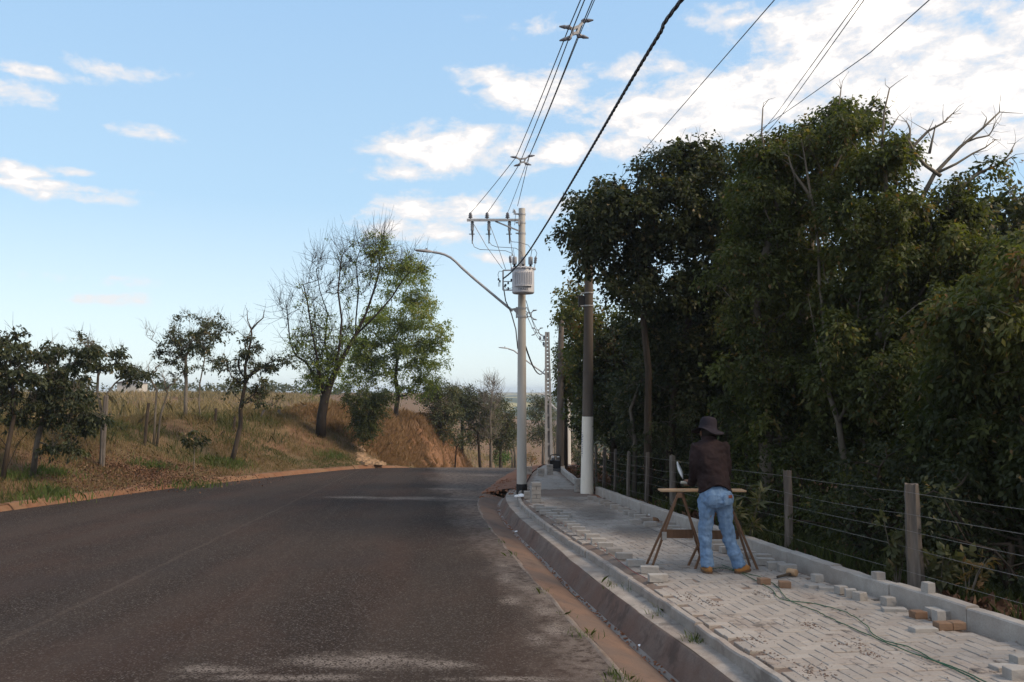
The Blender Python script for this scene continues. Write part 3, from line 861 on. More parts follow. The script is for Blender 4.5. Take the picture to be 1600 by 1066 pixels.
# lettering on the lower front, bent round the tank
fc = bpy.data.curves.new('lettering', 'FONT')
fc.body = 'TRAEL'; fc.size = .085; fc.align_x = 'CENTER'; fc.extrude = .002
to = bpy.data.objects.new('lettering', fc); COL.objects.link(to)
dgt = bpy.context.evaluated_depsgraph_get()
me = bpy.data.meshes.new_from_object(to.evaluated_get(dgt))
bpy.data.objects.remove(to)
for v in me.vertices:
    x, y, z = v.co
    a = -math.pi / 2 + x / tr * 1.12
    rr = tr + .003 + z
    v.co = (tc_.x + math.cos(a) * rr, tc_.y + math.sin(a) * rr, tc_.z - .245 + y)
mesh_obj('lettering', me, MAT['lettering'], trf)
tops = []
for (x, yb, yt, kind, dy) in ((804, 421, 404, 'b', 0), (829, 421, 404, 'b', 0), (799, 420, 400, 'a', -.1), (835, 420, 402, 'a', -.1), (817.5, 421, 404, 'b', -.12)):
    q = P(x, yb, Y1 - .38 + dy); hgt = (yb - yt) / F * Y1
    if kind == 'b':
        bs = MB().lathe(q, [(.03, 0), (.042, .02), (.026, .05), (.042, .07), (.026, .10), (.03, .12)], 12).build('bushing', MAT['black'], trf, smooth=True)
        smooth_by_angle(MB().lathe(q + Vector((0, 0, .12)), [(.055, 0), (.058, .02), (.055, hgt - .1), (.04, hgt - .08)], 14).build('bushing_cover', MAT['polymer'], bs))
    else:
        e = Vector((-.035 if x < 815 else .035, 0, hgt))
        MB().bar(q, q + e * .55, .03, .02).build('arrester_bracket', MAT['galv'], trf)
        MB().lathe(q + e * .45, [(.02, 0), (.04, .02), (.026, .05), (.04, .07), (.026, .10), (.04, .12), (.026, .15), (.015, .18)], 12, axis=e).build('arrester', MAT['porcelain'], trf, smooth=True)
    tops.append(q + Vector((0, 0, hgt + .03)))
MB().bar(tc_ + Vector((-.16, .2, .15)), tc_ + Vector((-.16, .50, .15)), .06, .05).bar(tc_ + Vector((.16, .2, .15)), tc_ + Vector((.16, .5, .15)), .06, .05).bar(tc_ + Vector((-.2, .5, .15)), tc_ + Vector((.2, .5, .15)), .05, .05).build('hanger', MAT['galv'], trf)
# low voltage frame on the left of the tank
fr_ = MB()
fy = Y1 - .2
A_, B_, C_, D_ = P(786, 422.5, fy), P(806, 422.5, fy), P(806, 453.5, fy), P(786, 453.5, fy)
fr_.bar(A_, B_, .04, .03).bar(A_, D_, .04, .03, up=Vector((0, 1, 0))).bar(D_, C_, .04, .03).bar(P(786, 440, fy), P(800, 440, fy), .025, .02)
rack = fr_.build('secondary_rack', MAT['galv'], pole1)
for (x, y) in ((779, 437), (781, 440), (790, 446), (794, 443), (789, 447), (794, 451), (799, 438)):
    MB().lathe(P(x, y + 1.5, fy - .03), [(.012, 0), (.028, .012), (.016, .03), (.026, .045), (.01, .06)], 8).build('spool_insulator', MAT['black'], rack)
for pth in ([(785, 424), (780, 424), (778, 429), (779, 434)], [(781, 441), (781, 448)], [(779, 441), (779, 448)], [(788, 448), (792, 452), (800, 450), (804, 444)]):
    MB().tube([P(x, y, fy) for x, y in pth], .007, 5).build('jumper', MAT['cable'], rack)

def sag(a, b, s, n=14):
    a, b = Vector(a), Vector(b)
    return [a.lerp(b, k) - Vector((0, 0, 4 * s * k * (1 - k))) for k in np.linspace(0, 1, n)]
# droppers from the crossarm to the tank
for (pth) in ([(737, 376), (741, 386), (750, 390), (770, 391), (790, 392), (800, 396), (804, 403)],
              [(763, 376), (768, 383), (776, 386), (795, 387), (806, 388), (815, 394), (817, 404)],
              [(796, 374), (800, 378), (812, 379), (825, 383), (831, 390), (829, 404)],
              [(740, 350), (760, 385), (785, 420)], [(765, 350), (778, 385), (790, 421)], [(796, 360), (799, 385), (801, 400)],
              [(829, 403), (831, 391), (836, 390), (839, 396), (837, 402)], [(804, 403), (802, 388), (799, 401)]):
    MB().tube([P(x, y, Y1 - .3) for x, y in pth], .0075, 5, False).build('dropper_wire', MAT['wire'], pole1)
dr = MB().tube([P(786, 444, fy), P(790, 470, Y1 - .15), P(799, 490, Y1 - .15), P(806, 515, Y1 - .14), P(809, 545, Y1 - .14)], .016, 6).build('lead_cable', MAT['cable'], pole1)
dr = MB().tube([P(804, 352, fy), P(806, 332, fy), P(802, 326, fy), P(801, 333, fy)], .006, 5)
dr.build('earth_wire', MAT['cable'], pole1)

def lamp(name, pole_pt, end_pt, Y, px_arm, r, label, group, bracket=True):
    root = empty(name, pole_pt, label, 'street lamp', group)
    pts = [P(x, y, Y) for x, y in px_arm]
    smooth_by_angle(MB().tube(pts, r, 10).build('arm', MAT['galv'], root))
    a, b2 = pts[-1], Vector(end_pt)
    d = (b2 - a); Ln = d.length; d.normalize()
    w = Ln * .26
    s = Vector((0, 1, 0)); u = d.cross(s)
    if u.z < 0: u = -u
    R = []
    for k, ww, t0, t1 in ((0, .35, .03, .02), (.15, .6, .055, .03), (.4, .9, .06, .028), (.8, 1.0, .035, .02), (1.0, .8, .015, .012)):
        q = a + d * Ln * k
        ww *= w; t0 *= Ln * 1.6; t1 *= Ln * 1.2
        R.append([q - s * ww - u * t1, q - s * ww + u * t0 * .4, q - s * ww * .6 + u * t0, q + s * ww * .6 + u * t0, q + s * ww + u * t0 * .4, q + s * ww - u * t1])
    hd = MB().loft(R).build('lamp_head', MAT['galv'], root, bevel=.003)
    q = a + d * Ln * .68 - u * .03 * Ln
    MB().box(q, (Ln * .5, w * 1.5, .012 * Ln), Matrix((d, s, u)).transposed()).build('lens', MAT['lamp_glass'], hd)
    MB().lathe(a + d * Ln * .36 + u * .09 * Ln, [(.05 * Ln, 0), (.055 * Ln, .03 * Ln), (.045 * Ln, .08 * Ln), (.02 * Ln, .09 * Ln)], 10).build('photocell', MAT['dark_metal'], hd)
    if bracket:
        q0 = pts[0]
        MB().add([q0 + Vector((-.02, -.02, .06)), q0 + Vector((.16, -.02, .09)), q0 + Vector((.16, -.02, -.14)), q0 + Vector((-.02, .02, .06)), q0 + Vector((.16, .02, .09)), q0 + Vector((.16, .02, -.14))],
                 [(0, 1, 2), (5, 4, 3), (0, 3, 4, 1), (1, 4, 5, 2), (2, 5, 3, 0)]).build('bracket', MAT['galv'], root)
    return root
lamp('street_lamp', P(808, 488, Y1), P(648, 391, Y1 - .0), Y1, [(801, 486), (790, 477), (765, 456), (740, 435), (722, 419), (712, 409), (704, 402.5), (695, 398), (686, 395.5), (676, 394)], [.033] * 5 + [.031] * 5,
     'curved arm street lamp with slim grey head on the round concrete pole', 'street lamps')
MB().lathe(cx(zz(495)), [(rp(zz(495)) + .014, -.02), (rp(zz(495)) + .014, .025)], 20).lathe(cx(zz(482)), [(rp(zz(482)) + .014, -.02), (rp(zz(482)) + .014, .025)], 20).bar(cx(zz(480)) + Vector((-.13, 0, 0)), cx(zz(497)) + Vector((-.13, 0, 0)), .04, .05, up=Vector((0, 1, 0))).build('lamp_collar', MAT['galv'], pole1)

# second pole down the hill: square section with ladder holes
Y2 = 41.0
X2 = P(858, 700, Y2).x
root = empty('utility_pole', (X2, Y2, float(h(Y2))), 'slotted square grey concrete power pole beyond the round pole', 'power pole', 'power poles along the pavement')
zt, zb2 = P(857, 519, Y2).z, float(h(Y2)) - .4
mb = MB()
wb, wt2 = .42, .22
n_h = 22
for sgn in (-1, 1):
    R = []
    for k in (0, 1):
        z = zb2 + (zt - zb2) * k; w = wb + (wt2 - wb) * k
        x0, x1 = sorted((sgn * w / 2, sgn * w * .16))
        xx = X2 - .08 * k
        R.append([Vector((xx + x0, Y2 - .12, z)), Vector((xx + x1, Y2 - .12, z)), Vector((xx + x1, Y2 + .12, z)), Vector((xx + x0, Y2 + .12, z))])
    mb.loft(R)
for k in np.concatenate([np.linspace(.02, .42, 5), np.linspace(.5, 1, 20)]):
    z = zb2 + (zt - zb2) * min(k, .99); w = wb + (wt2 - wb) * k
    mb.box((X2 - .08 * k, Y2, z), (w * .6, .2,   .12 if k < .45 else .13))
mb.box((X2 - .02, Y2 + .03, zb2 + (zt - zb2) * .25), (.24, .05, (zt - zb2) * .5))
mb.build('shaft', MAT['pole_grey'], root)
a2 = MB().bar(P(846, 532, Y2), P(857, 531, Y2), .08, .06).build('crossarm', MAT['galv'], root)
MB().bar(P(849, 541, Y2), P(857, 541, Y2), .06, .06).build('side_bracket', MAT['galv'], root)
P2 = []
for (x, y) in ((844, 531), (850, 530), (849.5, 540)):
    MB().lathe(P(x, y + 1, Y2), insulator(None, 1.2), 8).build('insulator', MAT['porcelain'], root)
    P2.append(P(x, y - 3, Y2))
lamp('street_lamp', P(854, 587, Y2), P(779, 543, Y2), Y2, [(854, 587), (842, 578), (824, 565), (812, 555), (803, 548), (794, 545)], .035, 'curved arm street lamp on the slotted concrete pole, seen left of it', 'street lamps')

# third and fourth poles
Y3 = 30.0
root = empty('old_pole', (P(875, 700, Y3).x, Y3, float(h(Y3))), 'thin dark old pole wrapped in creepers behind the white-based pole', 'power pole', 'power poles along the pavement')
smooth_by_angle(MB().tube([Vector((P(874.5, 733, Y3).x, Y3, float(h(Y3)) - .1)), P(877, 490, Y3)], [.15, .095], 14).build('shaft', MAT['pole_old'], root))
MB().bar(P(873.5, 497, Y3), P(880.5, 497, Y3), .03, .05).build('clamp_band', MAT['galv'], root)
Y4 = 50.0
root = empty('utility_pole', (P(886, 700, Y4).x, Y4, float(h(Y4))), 'pale concrete pole farthest down the hill, right of the dark pole', 'power pole', 'power poles along the pavement')
smooth_by_angle(MB().tube([Vector((P(886.5, 730, Y4).x, Y4, float(h(Y4)) - .3)), P(887, 560, Y4)], [.22, .15], 12).build('shaft', MAT['pole_conc'], root))
lamp('street_lamp', P(884, 650, Y4), P(839, 614, Y4), Y4, [(884, 652), (873, 643), (862, 633), (857, 622), (851, 617), (846, 616)], .05, 'far street lamp low between the slotted pole and the dark pole', 'street lamps')

# old pole with the whitewashed base
Y5 = 20.0
bx5 = P(917, 760, Y5).x
root = empty('whitewashed_pole', (bx5, Y5, float(h(Y5))), 'dark old pole with whitewashed lower part at the kerb end', 'power pole', 'power poles along the pavement')
b5 = Vector((bx5, Y5, float(h(Y5)) - .1)); t5 = P(921, 335, Y5)
zw = P(918, 651, Y5).z
kk = (zw - b5.z) / (t5.z - b5.z)
smooth_by_angle(MB().tube([b5, b5.lerp(t5, kk * .5), b5.lerp(t5, kk)], [.157, .145, .134], 22).build('whitewashed_base', MAT['whitewash'], root))
smooth_by_angle(MB().tube([b5.lerp(t5, kk), b5.lerp(t5, .5), t5], [.131, .118, .09], 22).build('shaft', MAT['pole_old'], root))
smooth_by_angle(MB().lathe(b5.lerp(t5, kk + .155), [(.133, 0), (.133, .03)], 20).build('clamp_band', MAT['pole_old'], root))
for py in (459, 479):
    z = P(918, py, Y5).z; k = (z - b5.z) / (t5.z - b5.z)
    MB().lathe(b5.lerp(t5, k), [(.125, 0), (.125, .03)], 16).bar(b5.lerp(t5, k) + Vector((-.2, -.05, .01)), b5.lerp(t5, k) + Vector((-.1, -.05, .01)), .03, .03).build('clamp_band', MAT['galv'], root)
MB().bar(P(909, 462, Y5), P(909, 480, Y5), .16, .12, up=Vector((0, 1, 0))).build('junction_box', MAT['black'], root, bevel=.01)
# faint blue vertical writing at its left edge: short worn strokes
mb = MB()
for k in range(15):
    z = P(912, 676 + k * 2.7, Y5).z; kq = (z - b5.z) / (t5.z - b5.z); c_ = b5.lerp(t5, kq)
    a = math.radians(-90 - 62 + random.uniform(-6, 6)); u = Vector((math.cos(a), math.sin(a), 0))
    mb.box(c_ + u * .1475, (.004, random.uniform(.02, .06), random.uniform(.008, .02)), Matrix.Rotation(a, 3, 'Z'))
mb.build('worn_lettering', MAT['blue_lettering'], root, kind='stuff')

# overhead lines --------------------------------------------------------------
far = Vector((2.9, -14.0, 6.9))
S1 = [P(806, 246, 16.2), P(811, 257.5, 16.2), P(822, 256, 16.25), P(827, 244, 16.25)]
S2 = [P(889, 43, 10.4), P(889, 60, 10.4), P(905, 56, 10.45), P(912, 33, 10.5)]
names = ['outer left', 'inner left', 'inner right', 'outer right']
order = [0, 1, 2, 3]
for i in range(4):
    a = INS[i]; s1, s2 = S1[i], S2[i]
    e = far + Vector(((-.14, -.12, .12, .16)[i], 0, (.1, -.12, -.12, .14)[i]))
    d12 = (s2 - s1) / (s1.y - s2.y)
    beyond = s2 + d12 * 9.0
    pts = sag(a, s1, .02, 8) + sag(s1, s2, .03, 10)[1:] + sag(s2, beyond, .03, 8)[1:] + [beyond.lerp(e, k) for k in (.5, 1)]
    lb = ['thin black overhead line ending at the outermost insulator of the crossarm', 'thin black overhead line ending at the middle insulator of the crossarm',
          'thin black overhead line ending at the crossarm insulator nearest the pole', 'thin overhead line ending at the very top of the round pole'][i]
    tag(MB().tube(pts, .0075 if i != 2 else .006, 5).build('power_line', MAT['wire']), lb, 'power line', 'overhead lines on cable spacers')
def spacer(corners, s, label):
    c = sum(corners, Vector()) / 4
    root = empty('cable_spacer', c, label, 'cable spacer', 'cable spacers')
    mb = MB()
    A, B, C, D = corners
    m_ = [c + (q - c) * .45 for q in corners]
    mb.bar(m_[0], m_[3], .03 * s, .03 * s).bar(m_[1], m_[2], .03 * s, .03 * s).bar(m_[0], m_[1], .03 * s, .03 * s).bar(m_[2], m_[3], .03 * s, .03 * s)
    for q, w in zip(corners, m_): mb.bar(w, q, .022 * s, .03 * s)
    mb.build('frame', MAT['polymer'], root)
    for i, q in enumerate(corners):
        d = Vector((-1 if i < 2 else 1, 0, .1 if i in (0, 3) else -.25)).normalized()
        MB().lathe(q, [(.012 * s, -.03 * s), (.03 * s, 0), (.02 * s, .03 * s), (.024 * s, .05 * s), (.008 * s, .11 * s)], 8, axis=d).build('grip', MAT['porcelain'], root)
spacer(S1, 1.0, 'grey four-armed cable spacer where the lines fan out to the crossarm')
spacer(S2, 1.15, 'grey four-armed cable spacer near the top edge of the sky, closest overhead')

# twisted low voltage bundle
ctr = [P(786, 436, fy), P(800, 424, Y1 - .7), P(822, 399, Y1 - 1.4), P(850, 356, 17.2), P(880, 307, 15.0), P(930, 222, 11.9), P(985, 128, 9.4), P(1030, 54, 7.9), P(1065, 0, 7.0), Vector((2.05, 3.0, 4.9)), Vector((3.6, -14, 5.6))]
# resample
cp = [np.array(q) for q in ctr]
def catmull(cp, n):
    out = []
    cp = [2 * cp[0] - cp[1]] + cp + [2 * cp[-1] - cp[-2]]
    for i in range(1, len(cp) - 2):
        p0, p1, p2, p3 = cp[i - 1:i + 3]
        for t in np.linspace(0, 1, n, endpoint=False):
            out.append(.5 * (2 * p1 + (p2 - p0) * t + (2 * p0 - 5 * p1 + 4 * p2 - p3) * t * t + (3 * p1 - p0 - 3 * p2 + p3) * t ** 3))
    out.append(cp[-2])
    return np.array(out)
cl = catmull(cp, 30)
seg = np.linalg.norm(np.diff(cl, axis=0), axis=1); s_ = np.concatenate([[0], np.cumsum(seg)])
ss = np.arange(0, s_[-1], .045)
cl = np.stack([np.interp(ss, s_, cl[:, k]) for k in range(3)], 1)
root = empty('twisted_cable', cl[0], 'thick twisted black cable bundle rising from the transformer across the sky', 'power cable')
for st in range(3):
    T = np.gradient(cl, axis=0); T /= np.linalg.norm(T, axis=1)[:, None]
    S = np.cross(T, [0, 0, 1.0]); S /= np.linalg.norm(S, axis=1)[:, None]
    U = np.cross(S, T)
    a = ss * 2 * math.pi / .5 + st * 2.094
    q = cl + (S * np.cos(a)[:, None] + U * np.sin(a)[:, None]) * .0085
    MB().tube(q, .0118, 6).build('strand', MAT['cable'], root, smooth=True)

# lines of the old pole, passing over the trees
for k, (px, d) in enumerate((([(921, 338, 20), (1010, 230, 15.5), (1112, 113, 11.5), (1210, 0, 8.9)], 0), ([(1140, 268, 22), (1213, 178, 16), (1342, 0, 9.6)], 1), ([(1146, 272, 22), (1220, 182, 16), (1350, 0, 9.3)], 1), ([(1120, 245, 22), (1160, 222, 19), (1250, 160, 14), (1360, 82, 10.5), (1452, 0, 8.2)], 2))):
    pts = [P(*q) for q in px]
    pts.append(pts[-1] + (pts[-1] - pts[-2]).normalized() * 14 - Vector((0, 0, 1.5)))
    lb = ['hair-thin wire rising from the left end of the tree mass to the top edge', 'upper of two close thin wires above the tall trees', 'lower of two close thin wires above the tall trees', 'single thin wire low over the tall trees, ending farthest right'][k]
    tag(MB().tube(pts, .0065, 5).build('overhead_wire', MAT['wire']), lb, 'overhead wire', 'thin wires over the trees')
# lines between the two poles on the pavement
q0 = [P(822, 470, Y1 + .2), P(823, 480, Y1 + .2), P(822, 490, Y1 + .2)]
for i in range(3):
    lb = ['topmost of the thin lines running from the round pole down to the slotted pole', 'middle one of the thin lines from the round pole to the slotted pole', 'lowest of the thin straight lines from the round pole to the slotted pole'][i]
    tag(MB().tube(sag(q0[i], P2[i], .15), .009, 5).build('power_line', MAT['wire']), lb, 'power line', 'lines between round and slotted pole')
tag(MB().tube(sag(P(821, 541, Y1 + .2), P(853, 572, Y2), .55), .022, 5).build('service_cable', MAT['cable']), 'sagging black cable between the round pole and the slotted pole', 'power cable')
for (x, y, Y) in ((827, 492, 25.0), (839.5, 518, 33.0)):
    c = P(x, y, Y); w = .13
    spacer([c + Vector((-w, 0, w)), c + Vector((-w, 0, -w)), c + Vector((w, 0, -w)), c + Vector((w, 0, w))], 1.0,
           'small cable spacer just right of the round pole' if Y < 30 else 'tiny cable spacer just left of the slotted pole top')

# ------------------------------------------------------------------ vegetation
def unit(a):
    return a / np.maximum(np.linalg.norm(a, axis=-1, keepdims=True), 1e-9)
def leaf_cloud(C, n, rc, L, W, tint, tvar=.16, droop=.35, flat=.75, rg=None, out=None):
    """leaves round clump centres C (k,3): n per clump, gaussian radius rc; returns V, tint for 4-corner leaves"""
    k = len(C)
    # leaves sit along little sprays that leave the clump centre
    nt_ = max(1, int(round(n / 9)))
    ct_ = np.repeat(np.arange(k), nt_)
    T = len(ct_)
    rcs = np.full(k, rc) if np.ndim(rc) == 0 else np.asarray(rc)
    td = unit(rg.normal(size=(T, 3)) * np.array([1, 1, flat]) + np.array([0, 0, .15]))
    tl = rcs[ct_] * rg.uniform(.7, 1.9, T)
    per = max(1, int(round(n / nt_)))
    it = np.repeat(np.arange(T), per)
    N = len(it)
    idx = ct_[it]
    u = rg.uniform(.12, 1.0, N) ** .8
    p = C[idx] + td[it] * (tl[it] * u)[:, None] + rg.normal(size=(N, 3)) * (.10 * rcs[idx] + .25 * W)[:, None]
    p[:, 2] -= droop * .55 * tl[it] * u * u
    off = td[it]
    side = unit(np.cross(td[it], rg.normal(size=(N, 3))))
    d = unit(td[it] * .8 + side * .9 + rg.normal(size=(N, 3)) * .35 - np.array([0, 0, droop * 1.3]))
    nrm = unit(np.array([0, 0, 1.0]) + rg.normal(size=(N, 3)) * .75 + off * .4)
    s = unit(np.cross(d, nrm)); nn = np.cross(s, d)
    sc = rg.uniform(.65, 1.25, size=(N, 1)) * rg.uniform(.8, 1.2, size=k)[idx][:, None]
    Ls, Ws = L * sc, W * sc * rg.uniform(.8, 1.2, size=(N, 1))
    mid = p + d * Ls * .45
    V = np.stack([p, mid + s * Ws * .5 + nn * Ws * .16, p + d * Ls - nn * Ls * .06, mid - s * Ws * .5 + nn * Ws * .16], 1)
    ct = tint if np.ndim(tint) else np.full(k, tint)
    t = ct[idx] + (rg.normal(size=T) * tvar * .8)[it] + rg.normal(size=N) * tvar * .7
    odd = rg.random(N) < .018
    t = np.where(odd, .97, t)
    return V.reshape(-1, 3), np.repeat(np.clip(t, 0, 1), 4)
def leaf_obj(name, parts, m, parent):
    V = np.concatenate([a for a, _ in parts]); T = np.concatenate([b for _, b in parts])
    Q = np.arange(len(V)).reshape(-1, 4)
    return mesh_obj(name, np_mesh(name, V, Q, T), m, parent)

def sample_blob(c, r, n, rg, shell=.35):
    d = unit(rg.normal(size=(n, 3)))
    u = (shell ** 3 + rg.random(n) * (1 - shell ** 3)) ** (1 / 3)
    return np.asarray(c) + d * u[:, None] * np.asarray(r)

def skeleton(trunks, clumps, rg, step=.35, crook=.07, lift=.12):
    """grow limbs from the trunk polylines to every clump; returns nodes, parents"""
    nodes, par, pl = [], [], []
    for ti, t in enumerate(trunks):
        prev = -1
        if ti:
            dd_ = np.linalg.norm(np.array(nodes) - np.array(t[0]), axis=1)
            b = int(np.argmin(dd_))
            if dd_[b] < .9 and par[b] != -1: prev = b          # a limb that forks off a trunk already there
        for i, q in enumerate(t):
            if i == 0 and prev >= 0: continue
            nodes.append(np.array(q, float)); par.append(prev)
            pl.append(0.0 if prev < 0 else pl[prev] + .55 * np.linalg.norm(nodes[-1] - nodes[prev]))
            prev = len(nodes) - 1
    start = len(nodes)
    arr = np.array(nodes)
    order = np.argsort([np.min(np.linalg.norm(arr - c, axis=1)) for c in clumps])
    tips = {}
    for ci in order:
        c = clumps[ci]
        A = np.array(nodes); plen = np.array(pl)
        dv = c - A
        dist = np.linalg.norm(dv, axis=1)
        cost = .38 * plen + dist * (1 + .55 * np.clip(-dv[:, 2] / np.maximum(dist, .01) + .1, 0, 1))
        cost[[i for i, p_ in enumerate(par) if p_ == -1]] += 1.5
        b = int(np.argmin(cost))
        n = max(2, int(dist[b] / step))
        last = b
        a0 = A[b]
        ctl = (a0 + c) / 2 + np.array([0, 0, lift * dist[b]]) + rg.normal(size=3) * crook * dist[b]
        for k in range(1, n + 1):
            t = k / n
            q = (1 - t) ** 2 * a0 + 2 * t * (1 - t) * ctl + t * t * c
            if k < n: q = q + rg.normal(size=3) * crook * step * .8
            nodes.append(q); par.append(last); pl.append(pl[last] + np.linalg.norm(q - nodes[last])); last = len(nodes) - 1
        tips[ci] = last
    return nodes, par, tips, start
def wood(nodes, par, rg, rbase, rtip=.008, expo=.5, sides=7):
    N = len(nodes)
    w = np.zeros(N); kids = [[] for _ in range(N)]
    for i, p in enumerate(par):
        if p >= 0: kids[p].append(i)
    for i in range(N - 1, -1, -1):
        if not kids[i]: w[i] = 1
        if par[i] >= 0: w[par[i]] += w[i]
    roots = [i for i in range(N) if par[i] < 0]
    rad = np.zeros(N); dist = np.zeros(N)
    wmax = max(w[rt] for rt in roots)
    for rt in roots:
        wm = w[rt]
        st = [rt]
        while st:
            i = st.pop()
            if par[i] >= 0: dist[i] = dist[par[i]] + float(np.linalg.norm(np.asarray(nodes[i]) - np.asarray(nodes[par[i]])))
            rad[i] = max(rtip, rbase * math.sqrt(wm / wmax) * (w[i] / wm) ** expo / (1 + .13 * dist[i]))
            st += kids[i]
    mb = MB()
    # chains: follow the thickest child
    stack = [(rt, None) for rt in roots]
    while stack:
        i, frm = stack.pop()
        pts, rr = [], []
        if frm is not None:
            pts.append(nodes[frm]); rr.append(min(rad[frm], rad[i] * 1.25))
        while True:
            pts.append(nodes[i]); rr.append(rad[i])
            if not kids[i]: break
            ks = sorted(kids[i], key=lambda j: -w[j])
            for j in ks[1:]: stack.append((j, i))
            i = ks[0]
        if len(pts) < 2: continue
        rr[-1] *= .5
        mx = max(rr)
        n = sides if mx > .05 else (5 if mx > .02 else 3)
        mb.tube([Vector(q) for q in pts], rr, n, caps=n > 3)
    return mb
def twigs(mb, pts, rg, n=5, L=.5, r=.006, up=.5, spread=1.0):
    """fine bare twigs springing from points"""
    for q in pts:
        q = np.asarray(q)
        for _ in range(n):
            d = unit(rg.normal(size=3) * spread + np.array([0, 0, up]))
            l = L * rg.uniform(.5, 1.2)
            b_ = q + d * l * .5 + rg.normal(size=3) * .06 * l
            e = q + d * l + np.array([0, 0, .12 * l]) + rg.normal(size=3) * .1 * l
            mb.tube([q, b_, e], [r, r * .7, r * .35], 3, False)
            if l > L * .7:
                e2 = b_ + unit(d + rg.normal(size=3) * .7) * l * .45
                mb.tube([b_, e2], [r * .55, r * .3], 3, False)
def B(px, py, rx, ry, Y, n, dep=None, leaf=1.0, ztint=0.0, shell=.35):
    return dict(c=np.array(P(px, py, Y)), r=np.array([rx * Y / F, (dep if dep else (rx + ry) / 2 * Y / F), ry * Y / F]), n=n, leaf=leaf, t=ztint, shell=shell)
def tree(name, label, cat, group, trunks, blobs, leaf_m, bark, seed, rbase=.12, nleaf=60, rc=.3, L=.09, W=.05, tint=.42, cl=1.0, twig=0, twigL=.5, droop=.35, step=.35, crook=.07, expo=.5, lift=.12, flat=.75, rtip=.008, extra=None, twig_r=.006, tvar=.16):
    rg = np.random.default_rng(seed)
    root = empty(name, Vector(trunks[0][0]), label, cat, group)
    clumps, lf, tn = [], [], []
    for b_ in blobs:
        q = sample_blob(b_['c'], b_['r'], max(2, int(round(b_['n'] * cl))), rg, b_['shell'])
        clumps.append(q); lf += [b_['leaf']] * len(q)
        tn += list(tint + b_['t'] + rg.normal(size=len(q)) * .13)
    clumps = np.concatenate(clumps); lf = np.array(lf); tn = np.array(tn)
    gz = min(t[0][2] for t in trunks) + .25
    clumps[:, 2] = np.maximum(clumps[:, 2], gz)
    nodes, par, tips, start = skeleton(trunks, clumps, rg, step, crook, lift)
    mb = wood(nodes, par, rg, rbase, rtip, expo)
    if twig:
        twigs(mb, [nodes[tips[i]] for i in range(len(clumps))], rg, twig, twigL, twig_r, .9, .7)
    if extra: extra(mb, rg)
    mb.build('trunk', bark, root, smooth=True)
    if nleaf and (lf > 0).any():
        parts = []
        for lv in sorted(set(lf[lf > 0])):
            sel = lf == lv
            parts.append(leaf_cloud(clumps[sel], max(2, int(nleaf * lv)), rc, L, W, tn[sel], tvar, droop, flat, rg))
        leaf_obj('crown', parts, leaf_m, root)
    return root
def trunk_px(pts):
    return [np.array(P(*q)) for q in pts]
def gnd(px, py, Y, fn):
    q = P(px, py, Y)
    return np.array([q.x, Y, float(fn(q.x, Y)) - .08])

# ---- the wood on the right -----------------------------------------------------
RG = 'trees of the wood behind the fence'
g = lambda px, Y: gnd(px, 700, Y, HR)
def poly(*pts, r0=.05, r1=.009, n=6):
    def f(mb, rg):
        for p_ in pts:
            q = [P(*a[:3]) for a in p_]
            k = len(q)
            # roughen
            Q = [q[0]]
            for i in range(1, k):
                mid = q[i - 1].lerp(q[i], .5) + Vector(rg.normal(size=3) * .05 * (q[i] - q[i - 1]).length)
                Q += [mid, q[i]]
            s = p_[0][3] if len(p_[0]) > 3 else 1
            mb.tube(Q, list(np.linspace(r0 * s, r1 * s, len(Q))), n)
            for i in range(2, len(Q)):
                for _ in range(3):
                    if rg.random() < .75:
                        d = (Q[i] - Q[i - 1]).normalized() + Vector(rg.normal(size=3) * .7)
                        e = Q[i] + d.normalized() * rg.uniform(.12, .4)
                        mb.tube([Q[i], Q[i].lerp(e, .5) + Vector(rg.normal(size=3) * .02), e], [r1 * s * .8, r1 * s * .5, r1 * s * .25], 3, False)
    return f
tree('broadleaf_tree', 'broad dark leafy tree whose crown overhangs the whitewashed pole', 'tree', RG,
     [[g(1012, 17.5), *trunk_px([(1012, 650, 17.5), (1013, 580, 17.4), (1005, 500, 17.3), (1020, 420, 17.2)])], [g(1040, 18.5), *trunk_px([(1055, 600, 18.3), (1075, 500, 18), (1085, 400, 17.8)])]],
     [B(1015, 340, 85, 66, 17, 55, 1.4), B(940, 345, 48, 55, 17, 32, 1.0), B(903, 365, 24, 30, 17.3, 12, .6), B(925, 405, 26, 24, 17.5, 9, .6), B(950, 322, 42, 34, 17, 14, .8), B(1090, 245, 50, 20, 17, 10, .6), B(1080, 300, 75, 60, 17, 42, 1.3), B(1145, 330, 75, 85, 17, 45, 1.4), B(990, 440, 52, 55, 17.2, 30, 1.0), B(1060, 600, 60, 70, 19, 30, 1.3), B(1000, 620, 50, 60, 20, 24, 1.3), B(1060, 420, 110, 80, 17.6, 65, 1.5), B(1045, 262, 50, 20, 17, 12, .7), B(1120, 480, 90, 70, 18, 40, 1.4), B(1090, 250, 45, 20, 17, 10, .6), B(1040, 520, 70, 60, 18.3, 26, 1.2)],
     MAT['leaf_dark'], MAT['bark_dark'], 3, .11, 170, .25, .10, .058, .42, cl=.85, droop=.5, twig=1, twigL=.4)
tree('vine_tree', 'dark thicket of vines draped over the old dark pole', 'tree', RG,
     [[g(884, 30.5), *trunk_px([(884, 620, 30.5), (886, 540, 30.5)])]],
     [B(889, 545, 20, 70, 30.4, 40, .5), B(898, 500, 26, 26, 30.4, 18, .6), B(884, 590, 16, 35, 30.4, 16, .4), B(905, 580, 24, 70, 30.4, 30, .8)],
     MAT['leaf_forest'], MAT['bark_dark'], 4, .08, 90, .28, .10, .06, .48, droop=.8)
